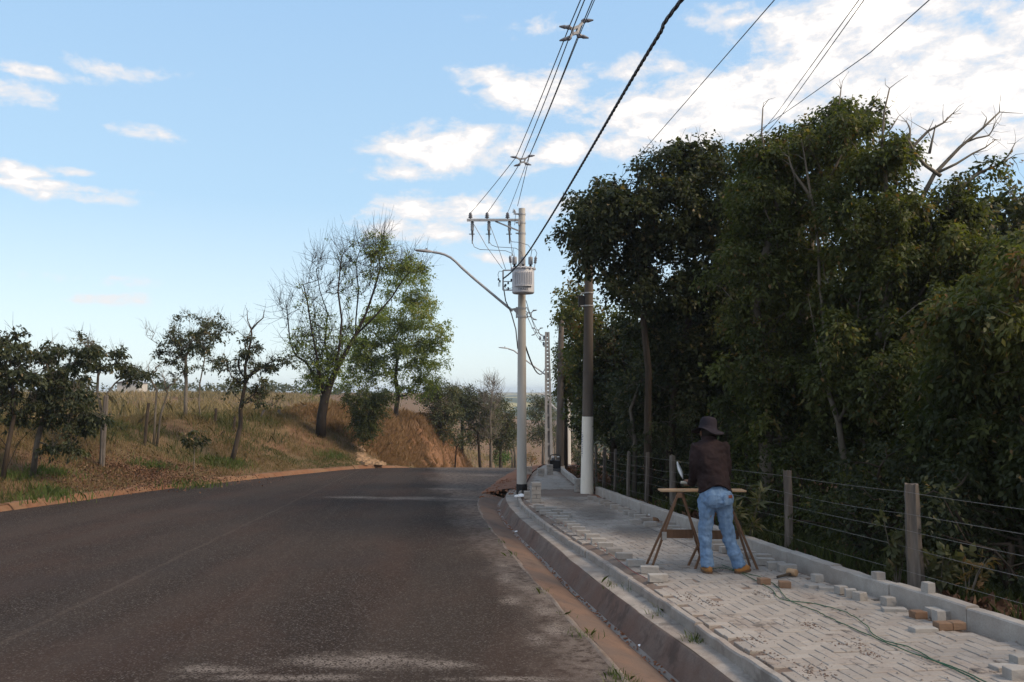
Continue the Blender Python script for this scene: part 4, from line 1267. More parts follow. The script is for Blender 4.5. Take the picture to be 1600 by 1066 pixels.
tree('vine_tree', 'bushy green tree directly behind the whitewashed pole', 'tree', RG,
     [[g(960, 23), *trunk_px([(958, 640, 23), (955, 560, 23)])]],
     [B(905, 480, 32, 38, 22.5, 26, .7, 1, .22), B(945, 530, 42, 55, 23, 40, 1.1, 1, .08), B(935, 620, 40, 60, 23, 36, 1.0), B(985, 600, 50, 80, 23.5, 40, 1.2), B(910, 560, 22, 60, 23, 22, .8)],
     MAT['leaf_forest'], MAT['bark_dark'], 5, .10, 90, .30, .10, .06, .42, droop=.6,
     extra=poly([(985, 690, 22, .6), (978, 610, 21.8), (958, 560, 21.6), (930, 530, 21.4)], [(978, 610, 21.8, .5), (990, 560, 21.6), (985, 520, 21.4)], [(965, 575, 21.7, .4), (940, 560, 21.5), (932, 545, 21.4)], [(958, 560, 21.6, .4), (960, 525, 21.5), (948, 510, 21.4)], r0=.045))
tree('slender_tree', 'thin pale tree with twisted stem standing behind the fence left of the man', 'tree', RG,
     [[g(990, 18.5), *trunk_px([(992, 690, 18.5), (985, 640, 18.4), (1000, 600, 18.3), (1040, 560, 18.2)])]],
     [B(1010, 600, 60, 50, 18.4, 26, 1.0), B(1060, 600, 60, 70, 18.5, 30, 1.2), B(1000, 660, 40, 40, 18.8, 16, .8)],
     MAT['leaf_dark'], MAT['bark_grey'], 6, .06, 60, .32, .10, .06, .34)
tree('tall_tree', 'tall vine-hung tree on two pale leaning trunks behind the man', 'tree', RG,
     [[g(1200, 14.2), *trunk_px([(1196, 690, 14.2), (1205, 620, 14.1), (1195, 560, 14.1), (1180, 480, 14.0), (1195, 400, 13.9), (1215, 320, 13.9)])], [g(1222, 14.6), *trunk_px([(1225, 680, 14.6), (1235, 600, 14.5), (1250, 520, 14.4), (1265, 430, 14.3), (1270, 330, 14.2)])]],
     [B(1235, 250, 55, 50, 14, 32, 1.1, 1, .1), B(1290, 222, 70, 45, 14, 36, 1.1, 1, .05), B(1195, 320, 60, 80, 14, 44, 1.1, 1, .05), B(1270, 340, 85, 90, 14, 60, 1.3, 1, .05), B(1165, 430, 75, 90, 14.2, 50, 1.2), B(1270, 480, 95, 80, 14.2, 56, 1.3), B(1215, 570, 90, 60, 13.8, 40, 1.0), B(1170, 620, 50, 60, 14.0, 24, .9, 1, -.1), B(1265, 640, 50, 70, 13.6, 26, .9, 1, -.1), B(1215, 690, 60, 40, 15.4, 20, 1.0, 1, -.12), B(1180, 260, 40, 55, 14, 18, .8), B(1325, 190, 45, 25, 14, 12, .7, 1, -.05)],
     MAT['leaf_forest'], MAT['bark_pale'], 7, .15, 230, .22, .08, .042, .47, cl=.8, droop=.7, tvar=.13,
     extra=poly([(1215, 330, 13.5), (1195, 240, 13.4), (1192, 168, 13.3)], [(1300, 330, 13.4), (1285, 270, 13.3), (1262, 215, 13.2)], [(1290, 560, 13.1), (1280, 440, 13.0), (1272, 330, 13.0), (1258, 250, 13.0), (1250, 210, 13.0)], [(1275, 330, 13.0), (1240, 270, 13.0), (1232, 245, 13.0)], [(1280, 300, 13.0), (1318, 235, 13.1), (1314, 140, 13.2)], [(1316, 200, 13.2, .6), (1340, 190, 13.2), (1371, 149, 13.2)], r0=.03))
tree('tall_tree', 'tall tangled tree with bare grey snags above its crown, right of the pale trunks', 'tree', RG,
     [[g(1325, 12.6), *trunk_px([(1322, 740, 12.6), (1310, 660, 12.5), (1290, 600, 12.5), (1275, 530, 12.4), (1262, 460, 12.4)])], [g(1345, 12.9), *trunk_px([(1350, 700, 12.9), (1365, 600, 12.8), (1380, 500, 12.7), (1400, 400, 12.6)])]],
     [B(1365, 265, 46, 42, 12.6, 24, 1.0), B(1340, 350, 70, 80, 12.6, 44, 1.1), B(1430, 370, 75, 70, 12.5, 44, 1.2, 1, .04), B(1385, 460, 90, 80, 12.4, 56, 1.3), B(1480, 430, 60, 60, 12.3, 32, 1.0, 1, .06), B(1350, 560, 90, 80, 12.0, 46, 1.2), B(1330, 660, 60, 60, 13.6, 26, 1.0, 1, -.1), B(1400, 680, 70, 70, 12.0, 34, 1.0, 1, -.12), B(1440, 560, 80, 90, 12.6, 46, 1.3), B(1500, 300, 30, 20, 12.3, 6, .5), B(1470, 340, 40, 30, 12.5, 14, .7), B(1545, 262, 16, 8, 12.0, 3, .2, .6), B(1520, 400, 26, 30, 12.3, 8, .5), B(1340, 200, 40, 22, 12.6, 8, .5), B(1400, 240, 22, 18, 12.5, 6, .4)],
     MAT['leaf_forest'], MAT['bark_pale'], 8, .14, 230, .21, .075, .04, .44, cl=.8, droop=.7, tvar=.13,
     extra=poly([(1385, 300, 12), (1378, 225, 12), (1390, 138, 12)], [(1381, 215, 12, .6), (1404, 182, 12)], [(1405, 260, 12), (1450, 205, 12), (1488, 178, 12)], [(1415, 250, 12, .7), (1422, 205, 12), (1416, 190, 12)], [(1452, 240, 12, .7), (1462, 195, 12)], [(1440, 310, 12, 1.2), (1500, 230, 12), (1562, 175, 12)], [(1510, 222, 12, .6), (1545, 212, 12), (1556, 190, 12)], [(1465, 270, 12, .8), (1520, 240, 12), (1556, 218, 12)], [(1480, 330, 12, 1.1), (1530, 270, 12), (1580, 246, 12)], [(1562, 256, 12, .6), (1586, 224, 12)], [(1470, 275, 12), (1430, 240, 12), (1410, 210, 12)], r0=.03))
tree('leafy_tree', 'green leafy tree at the edge of the picture behind the thick split post', 'tree', RG,
     [[g(1620, 9.2), *trunk_px([(1612, 800, 9.2), (1600, 650, 9.1), (1590, 520, 9.0)])]],
     [B(1575, 440, 60, 38, 8.7, 13, .8, 1, .22, .7), B(1635, 400, 60, 50, 8.9, 14, .9, 1, .12, .6), B(1520, 500, 50, 34, 8.7, 11, .7, 1, .16, .6), B(1545, 560, 50, 50, 8.8, 13, .8, 1, -.05, .5), B(1620, 560, 70, 80, 8.8, 26, 1.0, 1, -.05), B(1575, 660, 75, 90, 9.0, 30, 1.0, 1, -.18), B(1490, 640, 40, 90, 9.4, 20, .8, 1, -.2), B(1610, 760, 60, 90, 9.0, 26, .9, 1, -.22), B(1660, 650, 60, 200, 9.2, 34, 1.0, 1, -.1), B(1470, 480, 28, 18, 8.9, 4, .3, .7, .2)],  # upper blobs tinted lighter, lower ones darker: top light put into leaf colour
     MAT['leaf_forest'], MAT['bark_grey'], 9, .09, 200, .20, .085, .036, .40, droop=.75, tvar=.13)
tree('sparse_tree', 'thin reddish sparse tree at the far right edge against the sky', 'tree', RG,
     [[g(1600, 16), *trunk_px([(1595, 520, 16), (1588, 420, 16), (1590, 350, 16)])]],
     [B(1588, 330, 35, 45, 16, 16, .8, .25), B(1570, 400, 50, 40, 16, 26, .9, .6), B(1625, 400, 50, 50, 16, 26, 1, .6), B(1590, 470, 70, 70, 16, 30, 1.2), B(1535, 440, 30, 30, 16, 10, .6, .5)],
     MAT['leaf_rust'], MAT['bark_grey'], 10, .10, 80, .30, .095, .055, .55, twig=4, twigL=.5)
# understorey shrubs behind the fence
UG = 'shrubs under the wood behind the fence'
for i, (px, Y, hh, ww, lab, lm, tt) in enumerate((
        (1050, 20.5, 1.9, 1.3, 'dark shrub behind the thin fence posts left of the trestles', 'leaf_dark', .34),
        (1110, 17.2, 2.3, 1.4, 'dark shrub directly behind the man above the plank', 'leaf_dark', .30),
        (1175, 14.4, 1.5, 1.2, 'low shrub behind the fence just right of the man', 'leaf_forest', .34),
        (1255, 12.9, 1.6, 1.2, 'low shrub between the plain grey post and the pale trunks', 'leaf_forest', .34),
        (1330, 11.2, 1.2, 1.1, 'low green shrub midway between the two nearest fence posts', 'leaf_forest', .40),
        (1420, 10.2, 1.6, 1.2, 'dark shrub behind the thick split post', 'leaf_dark', .30),
        (1510, 9.6, 1.7, 1.2, 'dark shrub right of the thick split post', 'leaf_dark', .34),
        (1600, 8.6, 1.6, 1.2, 'dark shrub under the leafy tree at the edge of the picture', 'leaf_dark', .34),
        (1385, 15.0, 2.6, 1.9, 'dense dark shrub deep in the wood behind the split post', 'leaf_dark', .28),
        (1500, 13.5, 2.6, 1.9, 'dense dark shrub deep in the wood right of the snag tree', 'leaf_dark', .28),
        (1260, 17.5, 3.0, 2.0, 'dense dark shrub deep in the wood behind the pale trunks', 'leaf_dark', .28),
        (1000, 24.5, 3.0, 1.8, 'tall dark shrub behind the slender twisted stem', 'leaf_dark', .30))):
    b0 = g(px, Y)
    rg_ = np.random.default_rng(40 + i)
    tr_ = [[b0 + np.array([rg_.normal() * .2, rg_.normal() * .15, 0]), b0 + np.array([rg_.normal() * .3, rg_.normal() * .2, hh * .45])] for _ in range(3)]
    bl = [dict(c=b0 + np.array([0, 0, hh * .55]), r=np.array([ww, ww * .75, hh * .52]), n=int(26 + 14 * hh * ww * .6), leaf=1.0, t=0, shell=.3)]
    tree('shrub', lab, 'shrub', UG, tr_, bl, MAT[lm], MAT['bark_dark'], 60 + i, .035, 130, .22, .065, .032, tt - .06, droop=.5)
# trees standing further back in the wood and along it toward and behind the camera
def back_tree(px_or_x, Y, H, seed, label):
    b0 = np.array([px_or_x, Y, float(HR(px_or_x, Y)) - .1])
    rg_ = np.random.default_rng(seed)
    tr_ = [[b0, b0 + np.array([.1, 0, H * .3]), b0 + np.array([rg_.normal() * .3, rg_.normal() * .3, H * .6])]]
    bl = []
    for k in range(7):
        a = rg_.uniform(0, 6.28); rr = rg_.uniform(.3, 1.6)
        bl.append(dict(c=b0 + np.array([math.cos(a) * rr, math.sin(a) * rr, H * rg_.uniform(.35, .82)]), r=np.array([1.3, 1.3, H * .17]), n=26, leaf=1.0, t=rg_.normal() * .05, shell=.3))
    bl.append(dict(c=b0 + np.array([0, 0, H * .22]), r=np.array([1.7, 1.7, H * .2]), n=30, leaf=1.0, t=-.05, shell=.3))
    return tree('forest_tree', label, 'tree', 'trees deeper in the wood', tr_, bl, MAT['leaf_dark'], MAT['bark_dark'], seed, .16, 62, .36, .15, .09, .34, droop=.5)
bt = back_tree(6.2, 20.0, 7.4, 90, 'dense dark tree deep in the wood, behind the broad overhanging tree')
bt2 = back_tree(8.6, 16.2, 7.0, 91, 'dense dark tree deep in the wood, behind the tall tree with bare snags')
def copy_tree(r, x, y, rz, sc, label, group=None):
    c = r.copy(); COL.objects.link(c)
    c.location = (x, y, float(HR(x, y)) - .1); c.rotation_euler = (0, 0, rz); c.scale = (sc, sc, sc)
    c['label'] = label
    if group: c['group'] = group
    for ch in list(r.children):
        k = ch.copy(); COL.objects.link(k); k.parent = c
    return c
deep = [(4.3, 20.2, .82), (5.7, 17.9, .85), (7.3, 14.8, .85), (3.2, 22.5, .72), (4.4, 23.5, .86), (6.8, 25.5, .95), (9.0, 21.5, 1.0), (11.2, 18.0, 1.0), (10.4, 13.2, .96), (12.8, 15.0, 1.05), (5.0, 27.5, .8), (3.6, 30.5, .72), (6.4, 31.5, .8), (13.5, 11.0, 1.0), (8.4, 11.2, .82)]
for i, (x, y, s) in enumerate(deep):
    copy_tree(bt if i % 2 else bt2, x, y, i * 1.7, s, 'dense dark tree deep in the wood with its crown merging into its neighbours')
bt['label'] = bt2['label'] = 'dense dark tree deep in the wood with its crown merging into its neighbours'
# the wood goes on along the street beside and behind the camera
near = [(9.4, 6.0, .85), (10.5, 1.6, .9), (11.5, -5.0, .9), (12.2, 8.4, 1.0)]
for i, (x, y, s) in enumerate(near):
    copy_tree(bt if i % 2 else bt2, x, y, i * 2.3, s, 'dense dark tree of the wood beside the camera, outside the picture', 'trees of the wood beside the camera')

# small plants by the fence
def sprig(name, label, base, hh, nst, seed, lm, L=.09, W=.045, n=10, spread=.2, lean=.2):
    rg_ = np.random.default_rng(seed)
    root = empty(name, Vector(base), label, 'plant', 'young plants by the fence')
    st = MB(); parts = []
    for k in range(nst):
        a = rg_.uniform(0, 6.28); e = np.array(base) + np.array([math.cos(a) * spread, math.sin(a) * spread * .6, hh * rg_.uniform(.7, 1)])
        m_ = (np.array(base) + e) / 2 + np.array([0, 0, .06])
        st.tube([base, m_, e], [.008, .006, .003], 4, False)
        C = np.stack([np.array(base) * (1 - t) + e * t for t in np.linspace(.4, 1, 6)])
        parts.append(leaf_cloud(C, n, .035, L, W, .6, .15, -.1, .6, rg_))
    st.build('stem', MAT['bark_grey'], root)
    leaf_obj('foliage', parts, MAT[lm], root)
    return root
def gp(px, py, Y):
    q = P(px, py, Y); return (q.x, Y, float(HR(q.x, Y)))
sprig('plant', 'young plant with pale round leaves just left of the thick split post', gp(1402, 900, 8.35), .78, 4, 1, 'leaf_olive', .085, .05, 9, .13)
sprig('plant', 'low yellow-green leafy plant right of the thick split post', gp(1468, 900, 8.1), .55, 7, 2, 'leaf_olive', .10, .05, 8, .26)
sprig('plant', 'small plant with narrow pale leaves beyond the plank beside the man', gp(1166, 800, 11.4), .85, 5, 3, 'leaf_olive', .15, .035, 7, .22)
sprig('plant', 'dry reddish sprig low by the kerb at the right', gp(1512, 940, 7.9), .5, 4, 4, 'leaf_rust', .08, .03, 5, .2)

# ---- trees on the left ----------------------------------------------------------
LG = 'small trees along the left verge and field'
def gl(px, Y): return gnd(px, 700, Y, HL)
tree('verge_tree', 'dark small tree cut by the left edge of the picture', 'tree', LG,
     [[gl(5, 20), *trunk_px([(12, 700, 20), (22, 650, 20), (20, 600, 20)])], [gl(2, 20.1), *trunk_px([(30, 690, 20), (60, 660, 20)])]],
     [B(15, 540, 32, 32, 20, 22, .6), B(-20, 580, 40, 50, 20, 22, .8), B(30, 590, 35, 40, 20, 20, .6), B(-10, 650, 35, 40, 20, 10, .6)],
     MAT['leaf_dark'], MAT['bark_dark'], 20, .06, 105, .19, .115, .05, .38, cl=.55, twig=4, twigL=.4, droop=.9, flat=.5)
tree('verge_tree', 'dark spreading tree with dense drooping leaves, second from the left edge', 'tree', LG,
     [[gl(52, 21), *trunk_px([(58, 690, 21), (66, 660, 21), (80, 625, 21)])]],
     [B(85, 585, 45, 40, 21, 40, .8), B(110, 625, 50, 38, 21, 42, .9, 1, -.08), B(60, 620, 35, 45, 21, 24, .8, 1, -.06), B(125, 560, 25, 26, 21, 14, .5), B(70, 550, 28, 18, 21, 12, .5), B(130, 665, 40, 28, 21, 16, .6, .8), B(90, 700, 30, 16, 20.7, 10, .4, .8)],
     MAT['leaf_dark'], MAT['bark_grey'], 21, .075, 115, .19, .115, .05, .34, cl=.6, twig=4, twigL=.35, droop=.9, flat=.5)
tree('verge_tree', 'small flat-topped tree on a thin stem at the top of the bank', 'tree', LG,
     [[gl(158, 24.5), *trunk_px([(160, 650, 24.5), (152, 610, 24.5), (153, 590, 24.5)])], [gl(163, 24.4), *trunk_px([(166, 640, 24.4), (167, 615, 24.4)])]],
     [B(160, 562, 30, 20, 24.5, 20, .6), B(185, 578, 20, 10, 24.5, 7, .5), B(215, 588, 28, 14, 24.6, 11, .5, .8), B(130, 545, 16, 18, 24.5, 6, .4, .5), B(125, 525, 10, 10, 24.5, 3, .3, .3)],
     MAT['leaf_dark'], MAT['bark_grey'], 22, .05, 95, .18, .12, .05, .40, cl=.7, flat=.45, twig=4, twigL=.4, droop=.5)
tree('field_tree', 'round-crowned tree with bare twigs on its left side in the field', 'tree', LG,
     [[gl(289, 33), *trunk_px([(290, 630, 33), (291, 600, 33), (290, 560, 33), (300, 530, 33)])], [gl(312, 33.5), *trunk_px([(311, 630, 33.5), (312, 600, 33.5), (320, 560, 33.5)])]],
     [B(290, 520, 35, 28, 33, 30, .9), B(330, 525, 24, 33, 30, 22, .8), B(280, 555, 34, 22, 33, 20, .8), B(315, 565, 33, 24, 33, 18, .8, .7), B(235, 525, 18, 14, 33, 9, .5, 0), B(262, 540, 20, 20, 33, 8, .6, .5), B(330, 500, 15, 8, 33, 6, .4, .5), B(255, 590, 16, 10, 33, 5, .4, .5)],
     MAT['leaf_dark'], MAT['bark_grey'], 23, .08, 95, .22, .12, .052, .44, cl=.6, flat=.5, twig=5, twigL=.5, droop=.4)
tree('field_tree', 'very thin forked sapling standing in the tall dry grass', 'tree', LG,
     [[gl(240, 28.5), *trunk_px([(243, 640, 28.5), (245, 610, 28.5)])], [gl(244, 28.5), *trunk_px([(252, 645, 28.5), (262, 615, 28.5)])]],
     [B(245, 580, 18, 14, 28.5, 6, .4, .15), B(268, 598, 14, 12, 28.5, 5, .4, .3)],
     MAT['leaf_olive'], MAT['bark_pale'], 24, .045, 40, .2, .12, .05, .46, twig=4, twigL=.35)
tree('verge_tree', 'crooked dark-stemmed tree leaning over the verge near the road', 'tree', LG,
     [[gl(362, 29.5), *trunk_px([(368, 700, 29.5), (376, 665, 29.5), (376, 640, 29.5), (383, 600, 29.5)])]],
     [B(375, 570, 30, 24, 29.5, 24, .8), B(392, 545, 14, 20, 29.5, 8, .5), B(430, 570, 24, 10, 29.5, 12, .6), B(400, 610, 30, 20, 29.5, 17, .7, .8, .1), B(440, 560, 14, 8, 29.5, 5, .4, .5), B(420, 625, 22, 12, 29.5, 9, .5, .7, .1), B(365, 600, 16, 20, 29.5, 8, .5, .8), B(388, 505, 12, 16, 29.5, 4, .3, 0), B(375, 520, 14, 16, 29.5, 4, .4, 0)],
     MAT['leaf_dark'], MAT['bark_dark'], 25, .095, 85, .18, .12, .05, .44, cl=.6, flat=.5, twig=5, twigL=.45, droop=.5,
     extra=poly([(383, 600, 29.5), (388, 550, 29.5), (393, 515, 29.5), (386, 485, 29.5)], [(393, 515, 29.5, .6), (411, 497, 29.5), (414, 483, 29.5)], [(385, 590, 29.5), (412, 572, 29.5), (440, 562, 29.5)], r0=.06))
tree('sapling', 'little sapling with one tuft of leaves on the verge', 'tree', LG,
     [[gl(304, 26.5), *trunk_px([(304, 705, 26.5), (303, 690, 26.5)])]], [B(301, 684, 14, 9, 26.5, 7, .3)],
     MAT['leaf_dark'], MAT['bark_grey'], 26, .02, 40, .13, .17, .055, .46, droop=.8)
# the big half bare tree
Yb = 37.0
tree('large_tree', 'largest tree on the left, thick black trunk and half bare branches', 'tree', LG,
     [[gl(501, Yb), *trunk_px([(503, 650, Yb), (508, 622, Yb), (520, 590, Yb), (535, 560, Yb), (555, 525, Yb), (572, 490, Yb), (584, 455, Yb), (594, 420, Yb), (592, 392, Yb)])],
      trunk_px([(507, 630, Yb), (496, 595, Yb + .2), (478, 566, Yb + .3), (462, 556, Yb + .3), (453, 535, Yb + .3), (450, 500, Yb + .3), (446, 470, Yb + .3)]),
      trunk_px([(508, 625, Yb), (500, 590, Yb - .3), (494, 550, Yb - .4), (486, 510, Yb - .4), (480, 470, Yb - .4), (474, 445, Yb - .4)]),
      trunk_px([(512, 612, Yb), (514, 575, Yb + .5), (508, 535, Yb + .6), (512, 490, Yb + .7), (500, 455, Yb + .7), (494, 420, Yb + .7)]),
      trunk_px([(524, 583, Yb), (530, 545, Yb - .5), (534, 500, Yb - .6), (528, 455, Yb - .6), (532, 415, Yb - .6), (524, 385, Yb - .6)]),
      trunk_px([(550, 535, Yb), (556, 500, Yb + .4), (560, 455, Yb + .5), (556, 410, Yb + .5), (566, 380, Yb + .5)]),
      trunk_px([(560, 515, Yb), (590, 490, Yb), (612, 465, Yb), (628, 440, Yb), (640, 425, Yb)])],
     [B(448, 480, 12, 34, Yb, 9, .5, 0), B(478, 470, 16, 34, Yb, 10, .6, .15), B(502, 430, 22, 40, Yb, 16, .8, 0), B(530, 410, 20, 36, Yb, 14, .8, .06), B(562, 395, 20, 26, Yb, 14, .8, .12), B(590, 388, 18, 26, Yb, 14, .7, .55, .1), B(615, 420, 24, 20, Yb, 12, .8, .5, .1), B(645, 418, 20, 16, Yb, 12, .7, .9, .1), B(545, 450, 26, 36, Yb, 14, 1, .1),
      B(490, 555, 30, 24, Yb, 16, 1, .6, 0), B(470, 535, 20, 24, Yb, 9, .8, .45), B(497, 598, 18, 26, Yb, 14, .8, .95, -.08), B(530, 525, 26, 26, Yb, 12, 1, .45), B(520, 570, 16, 20, Yb, 8, .6, .7), B(500, 500, 18, 24, Yb, 8, .7, .35), B(575, 430, 22, 22, Yb, 8, .8, .25, .08)],
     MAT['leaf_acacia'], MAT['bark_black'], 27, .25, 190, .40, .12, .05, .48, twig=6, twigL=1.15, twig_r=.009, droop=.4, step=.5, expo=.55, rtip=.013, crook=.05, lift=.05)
tree('leafy_tree', 'feathery bright green tree just right of the largest tree', 'tree', LG,
     [[gl(620, 47), *trunk_px([(619, 640, 47), (622, 620, 47), (618, 590, 47), (622, 550, 47)])], [np.array(P(622, 625, 47)), *trunk_px([(634, 618, 47), (645, 605, 47)])]],
     [B(600, 510, 40, 36, 46.5, 44, 1.4, 1, .1), B(655, 500, 36, 40, 46.5, 44, 1.4, 1, .12), B(635, 450, 34, 30, 46.5, 26, 1.2, 1, .06), B(610, 560, 50, 30, 46.5, 40, 1.5, 1, -.04), B(668, 560, 28, 36, 46.5, 32, 1.2, 1, 0), B(570, 545, 34, 36, 46.5, 30, 1.2, 1, -.1), B(648, 600, 38, 18, 46.5, 18, 1.1, 1, -.1), B(560, 590, 30, 22, 46.5, 16, 1.0, 1, -.12), B(690, 525, 13, 25, 46.5, 9, .6, .8, .1)],
     MAT['leaf_acacia'], MAT['bark_dark'], 28, .15, 260, .44, .15, .06, .50, cl=.55, droop=.5, flat=.65)
tree('bush', 'very dark round bush hanging over the bank beneath the feathery tree', 'bush', LG,
     [[gl(578, 40), *trunk_px([(578, 655, 37), (577, 640, 37)])]],
     [B(577, 640, 30, 24, 37, 34, .8), B(570, 668, 22, 18, 37, 20, .6), B(560, 625, 24, 16, 37, 18, .7), B(596, 625, 18, 14, 37, 12, .6)],
     MAT['leaf_forest'], MAT['bark_dark'], 29, .07, 170, .30, .10, .042, .22, droop=.6)
for i, (px, py, rx, ry, Y, gx, lab, lm, n, tt) in enumerate((
        (688, 628, 32, 32, 52, 692, 'grey-olive tree on the bank top right of the feathery tree', 'leaf_olive', 46, .40),
        (722, 622, 24, 22, 58, 722, 'olive tree behind the red bank, second from its end', 'leaf_olive', 34, .46),
        (746, 640, 28, 34, 57, 752, 'olive tree at the end of the red bank', 'leaf_olive', 50, .40),
        (783, 655, 22, 38, 60, 780, 'dark olive tree just beyond the bank end, left of the round pole', 'leaf_olive', 50, .34))):
    b0 = gl(gx, Y)
    tree('olive_tree', lab, 'tree', 'olive trees on the bank', [[b0, np.array(P(px, py + ry * .7, Y)), np.array(P(px, py, Y))]],
         [B(px, py, rx, ry, Y, n, 1.3), B(px + rx * .6, py + ry * .5, rx * .6, ry * .5, Y, n // 3, .9), B(px - rx * .5, py - ry * .3, rx * .5, ry * .5, Y, n // 3, .9), B(px, py + ry * 1.1, rx * .8, ry * .6, Y, n // 2, 1.1)],
         MAT[lm], MAT['bark_dark'], 70 + i, .12, 70, .42, .15, .07, tt, twig=3, twigL=.7, twig_r=.01)
tree('bare_tree', 'slim half bare tree with fine upright twigs beyond the bank end', 'tree', LG,
     [[np.array([P(767, 720, 56).x, 56, float(HL(P(767, 720, 56).x, 56)) - .1]), *trunk_px([(767, 690, 56), (766, 660, 56), (767, 635, 56), (769, 610, 56)])]],
     [B(768, 618, 22, 20, 56, 22, 1, 0), B(764, 650, 24, 26, 56, 22, 1.1, .35), B(770, 598, 12, 10, 56, 8, .5, 0), B(768, 678, 22, 12, 56, 8, .9, .6)],
     MAT['leaf_olive'], MAT['bark_grey'], 75, .13, 40, .4, .13, .06, .5, twig=7, twigL=.9, twig_r=.012)
tree('bush', 'small dark shrub leaning out of the red bank face', 'bush', LG,
     [[np.array([P(710, 708, 48).x, 48, float(HL(P(710, 708, 48).x, 48)) - .1]), *trunk_px([(713, 700, 45.4), (720, 690, 45.3)])], [np.array(P(704, 698, 45.8)), *trunk_px([(710, 685, 45.6)])]],
     [B(712, 682, 14, 10, 45.4, 12, .5), B(728, 686, 12, 8, 45.3, 10, .4, .9), B(704, 668, 8, 8, 45.5, 5, .3, .5)],
     MAT['leaf_olive'], MAT['bark_dark'], 76, .05, 42, .25, .12, .05, .30, twig=3, twigL=.4)
# trees down in the valley seen between the poles
VG = 'trees down the hill between the poles'
def vt(name, px, gy, Y, blobs, lab, lm, tt, seed, bark='bark_grey', rb=.12, twig=3, forked=True):
    b0 = np.array(P(px, gy, Y))
    tr_ = [[b0, np.array(P(px + 1, (gy + blobs[0][1]) / 2, Y)), np.array(P(blobs[0][0], blobs[0][1] + blobs[0][3] * .5, Y))]]
    if forked: tr_.append([b0 + np.array([.25, 0, 0]), np.array(P(px + 5, (gy + blobs[0][1]) / 2, Y)), np.array(P(blobs[0][0] + 5, blobs[0][1], Y))])
    tree(name, lab, 'tree', VG, tr_, [B(q[0], q[1], q[2], q[3], Y, q[4], 1.3, q[5] if len(q) > 5 else 1) for q in blobs], MAT[lm], MAT[bark], seed, rb, 60, .42, .15, .075, tt, twig=twig, twigL=.7, twig_r=.012, step=.5)
vt('valley_tree', 848, 735, 66, [(838, 640, 16, 22, 26), (850, 660, 20, 24, 24), (836, 675, 14, 16, 14), (852, 630, 14, 12, 10), (845, 690, 16, 12, 10, .5)], 'olive tree with two pale stems directly left of the slotted pole', 'leaf_olive', .40, 101)
vt('valley_tree', 800, 735, 70, [(797, 690, 10, 16, 8, .2), (803, 665, 8, 12, 5, .1)], 'pale bare-stemmed tree left of the round pole, low in the valley', 'leaf_olive', .5, 102, 'bark_pale', .12, 5)
vt('valley_bush', 784, 735, 78, [(780, 712, 10, 9, 12), (792, 716, 9, 8, 10)], 'small yellow-green tree just beyond the road edge', 'leaf_bright', .55, 103, rb=.06, twig=0, forked=False)
vt('valley_bush', 830, 738, 80, [(829, 718, 8, 7, 10)], 'small yellow-leaved bush right of the round pole base', 'leaf_rust', .75, 104, rb=.05, twig=0, forked=False)
vt('valley_tree', 866, 735, 90, [(868, 660, 9, 20, 12, .8), (870, 690, 9, 20, 12)], 'thin olive tree between the slotted pole and the dark pole', 'leaf_olive', .5, 105, rb=.10)
vt('valley_tree', 902, 735, 60, [(900, 690, 12, 22, 20), (905, 720, 12, 14, 14)], 'dark bush low between the far pale pole and the whitewashed pole', 'leaf_olive', .30, 106, rb=.08, twig=1)
vt('valley_tree', 790, 720, 100, [(786, 668, 12, 22, 18), (806, 680, 9, 18, 12)], 'grey-green tree far down in the valley left of the round pole', 'leaf_olive', .42, 107, rb=.12)
# the mass of distant trees on the valley floor and slopes
rg_ = np.random.default_rng(7)
N = 900
aa = rg_.uniform(-.25, .3, N); rr_ = rg_.uniform(110, 520, N) 
C = np.stack([np.sin(aa) * rr_, np.cos(aa) * rr_, np.zeros(N)], 1)
C[:, 2] = HV(C[:, 0], C[:, 1]) + rg_.uniform(.5, 3.5, N)
ok = C[:, 0] > xL(np.clip(C[:, 1], 0, 110)) - 1
C = C[ok]
Vv, Tt = leaf_cloud(C, 34, 2.2, 1.5, .9, np.clip(rg_.normal(.45, .2, len(C)), 0, 1), .15, .2, .7, rg_)
fw = leaf_obj('distant_woodland', [(Vv, Tt)], MAT['leaf_olive'], None)
tag(fw, 'distant grey-green woodland on the valley floor', None, None, 'stuff')
# hedge line far across the field and a pale shed
N = 260
xx = np.concatenate([rg_.uniform(-190, -40, 200), rg_.uniform(-70, -26, 60)]); yy = rg_.uniform(150, 210, N)
C = np.stack([xx, yy, HL(xx, yy) + rg_.uniform(.3, 1.9, N)], 1)
Vv, Tt = leaf_cloud(C, 26, .9, .7, .4, np.clip(rg_.normal(.4, .15, N), 0, 1), .15, .2, .6, rg_)
tag(leaf_obj('distant_bushes', [(Vv, Tt)], MAT['leaf_olive'], None), 'distant low scrub along the skyline of the field', None, None, 'stuff')
sh = P(207, 600, 130)
shed = empty('shed', (sh.x, 130, float(HL(sh.x, 130))), 'tiny white shed roof on the skyline of the dry field', 'shed')
zg = float(HL(sh.x, 130))
MB().box((sh.x, 130, (zg + sh.z) / 2 + .0), (3.4, 3, max(.6, sh.z - zg) + .4)).build('wall', MAT['pole_conc'], shed)
MB().loft([[Vector((sh.x - 1.9, y, sh.z + .15)), Vector((sh.x, y, sh.z + .7)), Vector((sh.x + 1.9, y, sh.z + .15)), Vector((sh.x, y, sh.z + .05))] for y in (128.3, 131.7)]).build('roof', MAT['galv'], shed)

